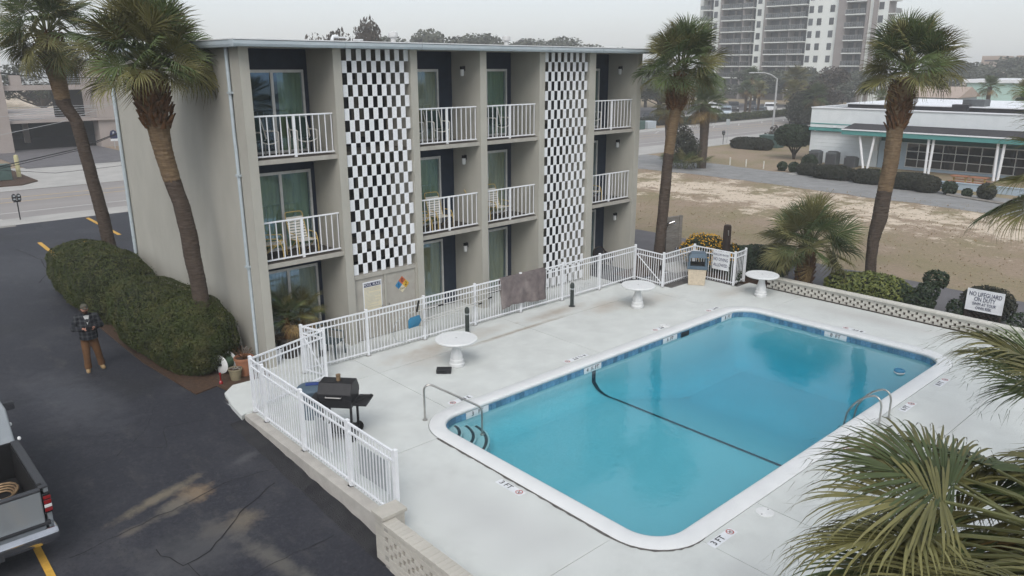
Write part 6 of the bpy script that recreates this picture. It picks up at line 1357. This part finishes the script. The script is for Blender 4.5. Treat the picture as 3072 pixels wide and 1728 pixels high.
shrub('clipped_hedge','grey clipped hedge by the street left of the topiary tree','hedge',(61.2,20.9,G),[((0,0,.5),(1.0,2.1,.62))],4200,.09,'bush_grey',seed=72,power=3.4,shell=.08)
shrub('dark_shrub','ragged brown shrub behind the grey street hedge','shrub',(66.5,21.2,G),[((0,0,.6),(1.2,1.6,.8)),((.5,.5,1.2),(.5,.5,.8))],900,.12,'oak_brown',None,seed=73,stems=8)
e = thing('utility_box','green utility cabinet behind the grey street hedge','cabinet',(64.2,20.4,G)); MB().box(-.7,.7,-1.0,1.0,0,1.15).build('cabinet','utility_green',e,bevel=.04); MB().box(-.74,.74,-1.04,1.04,1.152,1.20).build('cover','utility_green',e)
e = thing('street_lamp','grey street lamp with curved arm beside the diner','street lamp',(72.5,24.8,G)); MB().tube([(0,0,0),(0,0,6.6)],[.13,.09],10).build('pole','lamp_grey',e); MB().tube([(0,0,6.5),(-.5,.45,6.95),(-1.0,1.0,7.15),(-1.9,1.8,7.18)],.06,8).build('arm','lamp_grey',e); MB().ell((-2.1,1.95,7.15),(.38,.3,.10),12,6).build('lamp_head','lamp_grey',e)
def meter(label, loc, rz=0, s=1.0):
    e = thing('parking_meter',label,'parking meter',loc,rz,'parking meters along the street'); MB().cyl((0,0),.03*s,0,.95,8).build('pole','black_metal',e); MB().box(-.16,.16,-.05,.05,.93,1.0).build('yoke','black_metal',e)
    for x in (-.11,.11):
        h = MB().extr([(-.085,1.0),(.085,1.0),(.10,1.22),(.07,1.33),(0,1.37),(-.07,1.33),(-.10,1.22)],-.06,.06,'y').build('meter_head','black_metal',e,loc=(x,0,0)); MB().box(-.05,.05,-.066,-.061,1.22,1.30).box(-.05,.05,-.066,-.061,1.06,1.13).build('dial','sign_grey',h)
    return e
meter('twin-headed parking meter on the left sidewalk behind the lot',(.27,28.75,G+.055)); meter('left parking meter by the street on the right',(59.9,25.2,G+.055)); meter('right parking meter by the street next to the sign post',(63.2,25.3,G+.055))
e = thing('street_sign','thin pole with small white sign beside the right parking meter','sign',(64.1,25.4,G+.055)); MB().cyl((0,0),.03,0,2.5,6).build('pole','lamp_grey',e); MB().box(-.03,-.02,-.22,.22,1.9,2.5).build('plate','sign_grey',e)
# ------------------------------------------------------------------ double palm clump on the drive
def far_palm(label, loc, H, W, seed, trunk_r=.22, nf=34, skirt=True, tan=7, group='distant palms'):
    r = random.Random(seed); e = thing('palm_tree',label,'palm tree',loc,0,group); q = MB(); q2 = MB()
    s = W/3.6
    for i in range(nf):
        f = (i+.5)/nf; az = i*2.4+r.random()*.4; el = R_(80-125*f+r.uniform(-8,8)); me = r.choice(FT) if i >= nf-tan else r.choice(FG if f < .6 else FO); mt = orient(az,el,r.uniform(-.3,.3)).to_matrix()*s*r.uniform(.85,1.1)
        b = len(q.v); q.v += [tuple(mt @ v.co+Vector((0,0,H-.25*f*s))) for v in me.vertices]; kk = 1 if i >= nf-tan else 0
        for p in me.polygons: q.f.append([b+k for k in p.vertices]); q.m.append(kk)
    q.build('crown',['frond_olive','frond_tan'] if seed % 2 else ['frond_green','frond_tan'],e)
    trunk_mesh([(0,0,-.2),(.1,.0,H*.5),(0,0,H)],[trunk_r*1.1,trunk_r,trunk_r*1.3],step=.16,seed=seed,n=9).build('trunk','trunk',e); return e
far_palm('left palm of the shaggy pair behind the tall far-gate palm',(43.2,18.1,G),4.7,3.7,81,.32,40); far_palm('right palm of the shaggy pair behind the tall far-gate palm',(44.9,16.0,G),5.0,4.2,82,.34,44)
sb_ = thing('palm_thicket','low spiky palm thicket at the foot of the shaggy pair','palm thicket',(43.6,16.9,G)); r_ = random.Random(5)
for i in range(34): az = i*2.4; link('frond',r_.choice(FG+FO),sb_,(r_.uniform(-.9,.9),r_.uniform(-1.1,1.1),.1),orient(az,R_(r_.uniform(20,75)),0),r_.uniform(.8,1.15))
leaf_blob(sb_,[((0,.2,2.2),(.9,1.0,1.2)),((.3,-.6,1.6),(.7,.6,.9))],2600,.11,'bush_grey',None,91,2.0,shell=.9,name='vines')
# ------------------------------------------------------------------ lot across the street
sheet('far_lot',84,150,43.5,78,G+.02,'alley','asphalt car park across the street')
sheet('far_lot_aisle',100,150,50,58,G+.024,'sidewalk','pale drive lane in the car park across the street')
shrub('street_hedge','dark hedge between the far sidewalk and the car park','hedge',(98,44.6,G),[((i*3.0-15,.0,.5),(1.9,.8,.65)) for i in range(11)],7500,.12,'hedge_leaf',seed=92,shell=.15)
shrub('street_hedge','low dark hedge left of the shaggy pair across the street','hedge',(78,46.5,G),[((i*2.4-4,.0,.6),(1.6,.8,.75)) for i in range(5)],3000,.12,'bush_grey',seed=93,shell=.2)
def car(label, loc, rz, m, kind='sedan'):
    e = thing('parked_car',label,'car',loc,rz,'cars parked across the street')
    if kind == 'suv': roof = [(-2.2,.95),(-2.1,1.62),(-1.7,1.72),(.5,1.72),(1.15,1.08),(2.2,.98),(2.3,.55),(2.25,.30),(-2.25,.30),(-2.3,.6)]; win = [(-1.95,1.08),(-1.9,1.58),(.45,1.60),(.95,1.08)]
    else: roof = [(-2.3,.90),(-1.55,1.0),(-.95,1.42),(.35,1.44),(1.05,.98),(2.2,.86),(2.32,.55),(2.25,.28),(-2.28,.28),(-2.35,.6)]; win = [(-1.4,1.0),(-.9,1.36),(.32,1.38),(.9,1.0)]
    MB().extr(roof,-.88,.88,'y').build('body',m,e,bevel=.07,seg=3)
    for y in (-.885,.885): MB().extr(win,y-.006,y+.006,'y').build('side_glass','dark_glass',e)
    a, b_ = ((.52,1.68),(1.12,1.10)) if kind == 'suv' else ((.38,1.41),(1.02,1.0))
    MB()._add([(a[0]+.03,-.72,a[1]-.02),(a[0]+.03,.72,a[1]-.02),(b_[0]+.03,.80,b_[1]+.0),(b_[0]+.03,-.80,b_[1]+.0)],[(0,3,2,1)]).build('windscreen','dark_glass',e)
    for x in (-1.42,1.42):
        for y in (-.80,.80): q = MB().lathe([(0,-.11),(.30,-.11),(.33,-.06),(.33,.06),(.30,.11),(0,.11)],16).build('wheel','rubber',e,loc=(x,y,.33)); q.rotation_euler = (R_(90),0,0)
    for y in (-.62,.62): MB().box(2.24,2.31,y-.17,y+.17,.62,.74).build('headlamp','lid_white',e)
    return e
Z = G+.03
car('light blue-silver car nearest the hedge across the street',(105.0,50.6,Z),R_(215),'car_silver','suv'); car('white van behind the light silver car',(115.5,59.5,Z),R_(215),'car_white','suv'); car('black suv right of the white van',(119.5,57.8,Z),R_(215),'car_dark','suv'); car('second black suv half behind the lot palms',(124.5,57.2,Z),R_(215),'car_dark','suv'); car('dark grey sedan behind the street hedge',(111.5,48.0,Z),R_(200),'car_grey'); car('white suv beyond the grey sedan',(121.5,51.6,Z),R_(200),'car_white','suv'); car('white car at the right edge of the lot by the diner',(128,47,Z),R_(190),'car_white'); car('dark car parked left behind the shaggy palms',(84,50,Z),R_(190),'car_dark')
for i,(x,y,H,W,lab) in enumerate(((104,46.5,4.4,3.6,'left small palm in the car park across the street'),(110,47.6,4.2,3.8,'middle small palm in the car park across the street'),(116,52.5,6.2,4.6,'taller palm behind the car park cars'),(96,50,5.2,4.2,'palm left of the parked white van'),(88,34+22,6.0,4.5,'palm beyond the street left of the shaggy pair'),(98,35.5,5.3,4.8,'big palm left of the diner roof, behind the street lamp'),(96.5,31.5,4.9,4.8,'big palm rising right behind the diner corner'),(103,38,6.2,5.0,'palm crown between the two big palms behind the diner'),(96,10.4,5.5,3.4,'palm before the mint green building at the far right'),(95,6.6,5.2,3.6,'palm cut by the right edge before the mint building'),(92,21,4.2,2.6,'small pale palm seen above the diner roof'))):
    far_palm(lab,(x,y,G),H-(1.0 if i in (5,6) else 0),W,100+i,.2,30,tan=6)
for i,(x,y,s_,m_,lab) in enumerate(((97.5,33.5,2.6,'bush_grey','dense dark scrub under the big palms behind the diner'),(84,13.8,2.2,'oak_brown','brown-green bushy mass behind the slim diner palm'))): shrub('dark_shrub',lab,'shrub',(x,y,G),[((0,0,s_*.8),(s_,s_,s_)),((.5,-1.5,s_*.7),(s_*.8,s_*.8,s_*.8))],3000,.18,m_,seed=120+i,shell=.4)
shrub('dark_shrub','flat dark juniper standing behind the diner roof','shrub',(76,1.2,4.2),[((0,0,.5),(.9,1.5,.35)),((0,.4,.9),(.6,.8,.25))],1100,.10,'shrub_leaf',None,seed=130,stems=4)
e = thing('mint_building','mint green building with white roof edge at the far right','building',(110,17,G)); MB().box(0,14,-45,0,0,5.7).build('wall','mint',e); MB().box(-.4,14.4,-45.4,.4,5.702,6.15).build('roof_edge','white_paint',e); MB().box(-.3,-.002,-45,.0,0,3.0).build('lower_wall','white_paint',e)
e = thing('storage_shed','grey-blue shed wall seen between the diner palms','building',(100,24,G)); MB().box(0,8,-9,0,0,4.0).build('wall','house_siding',e); MB()._add([(-.4,.4,4.0),(8.4,.4,4.0),(8.4,-9.4,4.0),(-.4,-9.4,4.0),(4,.4,5.3),(4,-9.4,5.3)],[(0,4,5,3),(1,2,5,4),(0,1,4),(3,5,2)]).build('roof','tan_stucco',e); MB().box(-.05,-.003,-3.6,-2.2,.0,2.2).build('door','dark_door',e)
# ------------------------------------------------------------------ tower
tw_ = thing('apartment_tower','tall cream and taupe apartment tower with stacked balconies in the mist','building',(171,100,G))
def tb(name, x0, x1, y0, y1, z0, z1, m, parent=None): return MB((-171,-100,-G)).box(x0,x1,min(y0,y1),max(y0,y1),z0,z1).build(name,m,parent or tw_)
TH_ = 29.0
tb('core',173.0,177,100,53.4,G,TH_,'tower_taupe')
for (a,b_,m,ox) in ((100.1,99.0,'tower_white',0),(96.1,93.7,'tower_white',0),(93.7,92.9,'tower_taupe',-.6),(84.1,81.6,'tower_white',0),(81.6,80.7,'tower_taupe',-.6),(70.7,63.4,'tower_white',0),(63.4,61.4,'tower_taupe',-.8),(57.1,56.6,'tower_taupe',-.8),(56.6,55.7,'tower_white',0),(55.7,54.8,'tower_taupe',-.5),(54.8,53.4,'tower_white',0)): tb('wall_bay',171+ox,173.001 if ox == 0 else 173.002,a,b_,G,TH_,m)
for (a,b_) in ((87.2,86.8),(74.8,74.6)): tb('party_wall',170.2,173.003,a,b_,G,TH_,'tower_taupe')
fz = [5.23-2.745+2.745*k for k in range(10)]
wcols = [95.3,83.15,69.95,67.9,65.0,54.15]
wp = None; bay = [(99.0,96.1),(92.9,87.2),(86.8,84.1),(80.7,74.8),(74.6,70.7),(61.4,57.1)]
for z in fz:
    for yc in wcols:
        if wp is None: wp = MB().box(-.06,.02,-.52,.52,0,1.5).build('window','tower_glass',tw_,loc=(0,yc-100,z+.75-G))
        else: wp2 = inst(wp,tw_,(0,yc-100,z+.75-G))
    for (a,b_) in bay:
        e = bpy.data.objects.new('balcony',None); COL.objects.link(e); e.parent = tw_; e.location = (0,b_-100,z-G); w_ = a-b_
        MB().box(-1.5,2.0,0.02,w_-.02,-.20,.0).build('slab','tower_white',e); MB().box(1.7,1.98,.1,w_-.1,.05,2.3).build('back_glass','tower_glass',e); MB().box(1.5,1.69,w_*.55,w_*.55+.5,.05,2.45).build('back_pier','tower_taupe',e)
        q = MB().box(-1.46,-1.42,.04,w_-.04,.98,1.06).box(-1.46,-1.42,.04,w_-.04,.10,.14)
        nn = int(w_/.55)
        for k in range(nn+1): y = .05+(w_-.12)*k/nn; q.box(-1.46,-1.42,y,y+.05,.0,1.0)
        q.build('railing','tower_rail',e); MB().box(-1.435,-1.43,.06,w_-.06,.14,.98).build('rail_screen','pane_glass',e)
    e = bpy.data.objects.new('balcony',None); COL.objects.link(e); e.parent = tw_; e.location = (2,53.4-100,z-G); MB().box(0,3,-1.6,0,-.2,0).build('slab','tower_white',e); MB().box(.0,3,-1.6,-1.56,0,1.05).build('railing','tower_rail',e)
# ------------------------------------------------------------------ parking garage, left
gr = thing('parking_garage','pinkish concrete two level parking garage across the street at left','building',(7.9,68,G))
def gb(name, x0, x1, y0, y1, z0, z1, m, parent=None): return MB((-7.9,-68,-G)).box(x0,x1,y0,y1,z0,z1).build(name,m,parent or gr)
gb('pier',4.3,7.9,67.6,69.5,G,7.6,'pink_stucco'); gb('pier',15.7,22,68.2,70,G,2.59,'pink_stucco'); gb('tower',15.6,22,67.9,72,2.83,8.3,'pink_stucco')
gb('deck_slab',-20,4.29,67.9,95,2.58,2.82,'pink_stucco'); gb('deck_slab',7.91,22,67.9,95,2.58,2.82,'pink_stucco'); gb('upper_beam',7.91,15.59,67.9,68.5,5.62,6.08,'pink_stucco'); gb('upper_beam',-20,4.29,67.9,68.5,5.62,6.08,'pink_stucco'); gb('back_wall',-20,22,85,86,G,2.57,'garage_dark'); gb('back_wall',13.0,22,72,73,2.83,5.6,'garage_dark')
gb('ground_slab',-20,22,70.2,85,G,G+.06,'garage_dark')
for x in (11.0,): gb('column',x,x+.5,78,78.5,G,2.57,'pink_stucco')
for k in range(6): MB((-7.9,-68,-G)).tube([(7.9,68.0,2.98+.22*k),(15.7,68.0,2.98+.22*k)],.022,5).build('cable_rail','lamp_grey',gr)
for k in range(5): MB((-7.9,-68,-G)).tube([(9.6,68.2,6.25+.2*k),(15.7,68.2,6.25+.2*k)],.022,5).build('cable_rail','lamp_grey',gr)
gb('stub_column',8.6,9.5,68,68.6,6.085,7.0,'pink_stucco')
e = thing('clapboard_house','pale blue clapboard house behind the garage at far left','house',(7,82,2.82)); MB().box(-8,3.2,0,6,0,5.0).build('wall','house_siding',e); MB()._add([(-8.4,-.4,5.0),(3.6,-.4,3.4),(3.6,6.4,3.4),(-8.4,6.4,5.0)],[(0,1,2,3)]).build('roof','roof_black',e); MB().tube([(-8.4,-.42,5.03),(3.6,-.42,3.43)],.10,4).build('eave_trim','white_paint',e)
for k in range(13): MB().box(-8,3.2,-.015,-.002,.05+.36*k,.39+.36*k).build('clapboard','house_siding',e)
e = thing('parking_sign','round-topped blue parking sign with white plate by the garage','sign',(16.3,66,G)); MB().cyl((0,0),.04,0,1.2,6).build('pole','lamp_grey',e); q = MB().extr([(-.32,.95),(.32,.95),(.36,1.35),(.25,1.7),(0,1.82),(-.25,1.7),(-.36,1.35)],-.06,-.04,'y').build('plate','ink_blue',e); MB().box(-.34,.34,-.075,-.062,.72,.94).build('lower_plate','sign_white',e)
text('P',.34,'sign_white',e,(0,-.07,1.5),(R_(90),0,0))
q = MB(); q.prism([(-6,43.9),(3.3,42.9),(4.6,44.4),(4.6,55),(3.6,62),(-6,62)],G,G+.10); struct('planter_island',q,'bark_mulch','brown mulch island with grass strip before the garage')
e = thing('utility_box','green utility cabinet on the mulch island at the left edge','cabinet',(2.6,46.6,G+.1)); MB().box(-.8,.8,-.6,.6,0,1.0).build('cabinet','utility_green',e,bevel=.04); MB().box(-.85,.85,-.65,.65,1.002,1.06).build('cover','utility_green',e)
e = thing('bollard','pale yellow bollard beside the left utility cabinet','bollard',(4.08,47.4,G+.1)); MB().lathe([(.15,0),(.15,1.5),(.12,1.58),(0,1.62)],14).build('post','stake_yellow',e,smooth=40)
# utility boxes right
e = thing('utility_box','pair of green utility cabinets across the street beyond the motel corner','cabinet',(74.5,44.2,G)); MB().box(-2.8,-.4,-.7,.7,0,1.1).build('cabinet','utility_green',e,bevel=.05); MB().box(.2,2.0,-.7,.7,0,.95).build('cabinet','house_siding',e,bevel=.05)
# overhead wires at the left
def wire(label, pts, r=.018, m='black_metal'):
    P = [Vector(p) for p in pts]; a, b_ = P[0], P[-1]; ext = [a+(a-P[1])*6]+P+[b_+(b_-P[-2])*3]
    o = MB().tube(ext,r,5).build('overhead_wire',m); tag(o,label,'wire','overhead wires at the left')
wire('black overhead wire high across the garage at the left',[(3.6,45,7.31),(6.71,45,6.94),(10.06,45,6.96)],.03); wire('thin pale wire crossing the garage openings',[(2.63,40,3.66),(5.59,40,4.19),(8.89,40,5.24)],.016,'lamp_grey')
wire('thick black wire crossing before the garage ramp',[(.54,33,2.34),(4.57,33,3.02),(6.57,33,3.69)],.03); wire('black wire just below the thick one',[(.54,33,2.2),(4.57,33,2.92),(6.57,33,3.63)],.02); wire('thin sagging wire over the garage apron',[(.94,33,2.06),(3.2,33,1.71),(6.82,33,1.83)],.012); wire('thin pale wire rising to the motel corner',[(2.5,40,4.7),(5.6,40,4.95),(8.8,40,5.28)],.016,'lamp_grey')
# ------------------------------------------------------------------ background trees
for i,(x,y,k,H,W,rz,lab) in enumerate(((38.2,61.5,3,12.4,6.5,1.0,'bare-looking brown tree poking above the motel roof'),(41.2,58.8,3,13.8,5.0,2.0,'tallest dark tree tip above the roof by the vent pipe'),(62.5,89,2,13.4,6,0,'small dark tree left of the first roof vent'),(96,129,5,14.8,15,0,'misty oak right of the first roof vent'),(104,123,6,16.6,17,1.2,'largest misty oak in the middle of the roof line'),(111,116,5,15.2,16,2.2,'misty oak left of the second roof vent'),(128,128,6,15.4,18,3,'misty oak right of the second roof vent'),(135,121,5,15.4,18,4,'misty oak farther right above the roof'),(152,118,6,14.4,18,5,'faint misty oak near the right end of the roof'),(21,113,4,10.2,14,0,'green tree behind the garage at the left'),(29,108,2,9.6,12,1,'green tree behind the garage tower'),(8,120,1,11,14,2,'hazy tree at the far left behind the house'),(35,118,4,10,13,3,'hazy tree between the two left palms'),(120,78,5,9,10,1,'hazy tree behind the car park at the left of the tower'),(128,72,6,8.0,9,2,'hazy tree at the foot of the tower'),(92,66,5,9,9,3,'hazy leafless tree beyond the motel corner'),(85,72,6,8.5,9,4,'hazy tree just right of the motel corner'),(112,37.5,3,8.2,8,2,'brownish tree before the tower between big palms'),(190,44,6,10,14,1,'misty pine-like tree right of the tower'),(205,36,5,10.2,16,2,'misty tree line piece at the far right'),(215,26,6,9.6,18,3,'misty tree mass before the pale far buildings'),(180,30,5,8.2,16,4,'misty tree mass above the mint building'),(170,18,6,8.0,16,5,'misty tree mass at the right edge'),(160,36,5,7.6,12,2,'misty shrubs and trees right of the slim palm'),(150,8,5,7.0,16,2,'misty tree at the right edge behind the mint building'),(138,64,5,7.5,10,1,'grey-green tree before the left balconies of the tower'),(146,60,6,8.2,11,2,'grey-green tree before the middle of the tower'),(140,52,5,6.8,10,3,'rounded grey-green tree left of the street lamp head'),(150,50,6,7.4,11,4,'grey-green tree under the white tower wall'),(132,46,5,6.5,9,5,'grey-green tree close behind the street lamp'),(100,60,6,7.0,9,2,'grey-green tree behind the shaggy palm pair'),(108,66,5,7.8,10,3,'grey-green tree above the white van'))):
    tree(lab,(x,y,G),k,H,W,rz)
for (x,y0,y1,z,lab) in ((262,59,53,11.0,'pale tan far building left of the two'),(262,50,38,11.0,'pale tan far building at the right edge'),(265,53,50,9.0,'low grey far building between the tan ones')):
    e = thing('distant_building',lab,'building',(x,(y0+y1)/2,G)); MB().box(0,10,y1-(y0+y1)/2,y0-(y0+y1)/2,0,z).build('wall','tan_stucco' if z > 10 else 'diner_blue',e); MB().box(-.1,-.002,y1-(y0+y1)/2+.8,y0-(y0+y1)/2-.8,z-1.6,z-1.2).build('window_band','tower_glass',e)
# trees behind the camera, mirrored in the balcony doors
tl = MB(); tl_o = crown_mesh('tree_line',77,[((-110+10*i+rnd.uniform(-2,2),-150+rnd.uniform(-4,4),.6),(8.5,5,rnd.uniform(2.0,3.2))) for i in range(24)],9000,.6,'oak_leaf'); o = link('tree_line',tl_o); tag(o,'dark wooded mass behind the viewer, seen mirrored in the doors','trees',None,'stuff')
# ------------------------------------------------------------------ mist
hz = MB(); hz.box(-EX-3,EX+3,-EX-3,EX+3,-5.0,30.0); ho = hz.build('haze','concrete'); ho.data.materials.clear()
m = bpy.data.materials.new('mist'); m.use_nodes = True; n = m.node_tree; n.nodes.clear(); o_ = n.nodes.new('ShaderNodeOutputMaterial'); pv_ = n.nodes.new('ShaderNodeVolumePrincipled'); pv_.inputs['Color'].default_value = (.93,.95,.97,1); pv_.inputs['Density'].default_value = .0012; pv_.inputs['Anisotropy'].default_value = .2
n.links.new(pv_.outputs[0],o_.inputs['Volume']); ho.data.materials.append(m); tag(ho,'thin pale mist filling the air','mist',None,'stuff'); ho.display_type = 'WIRE'
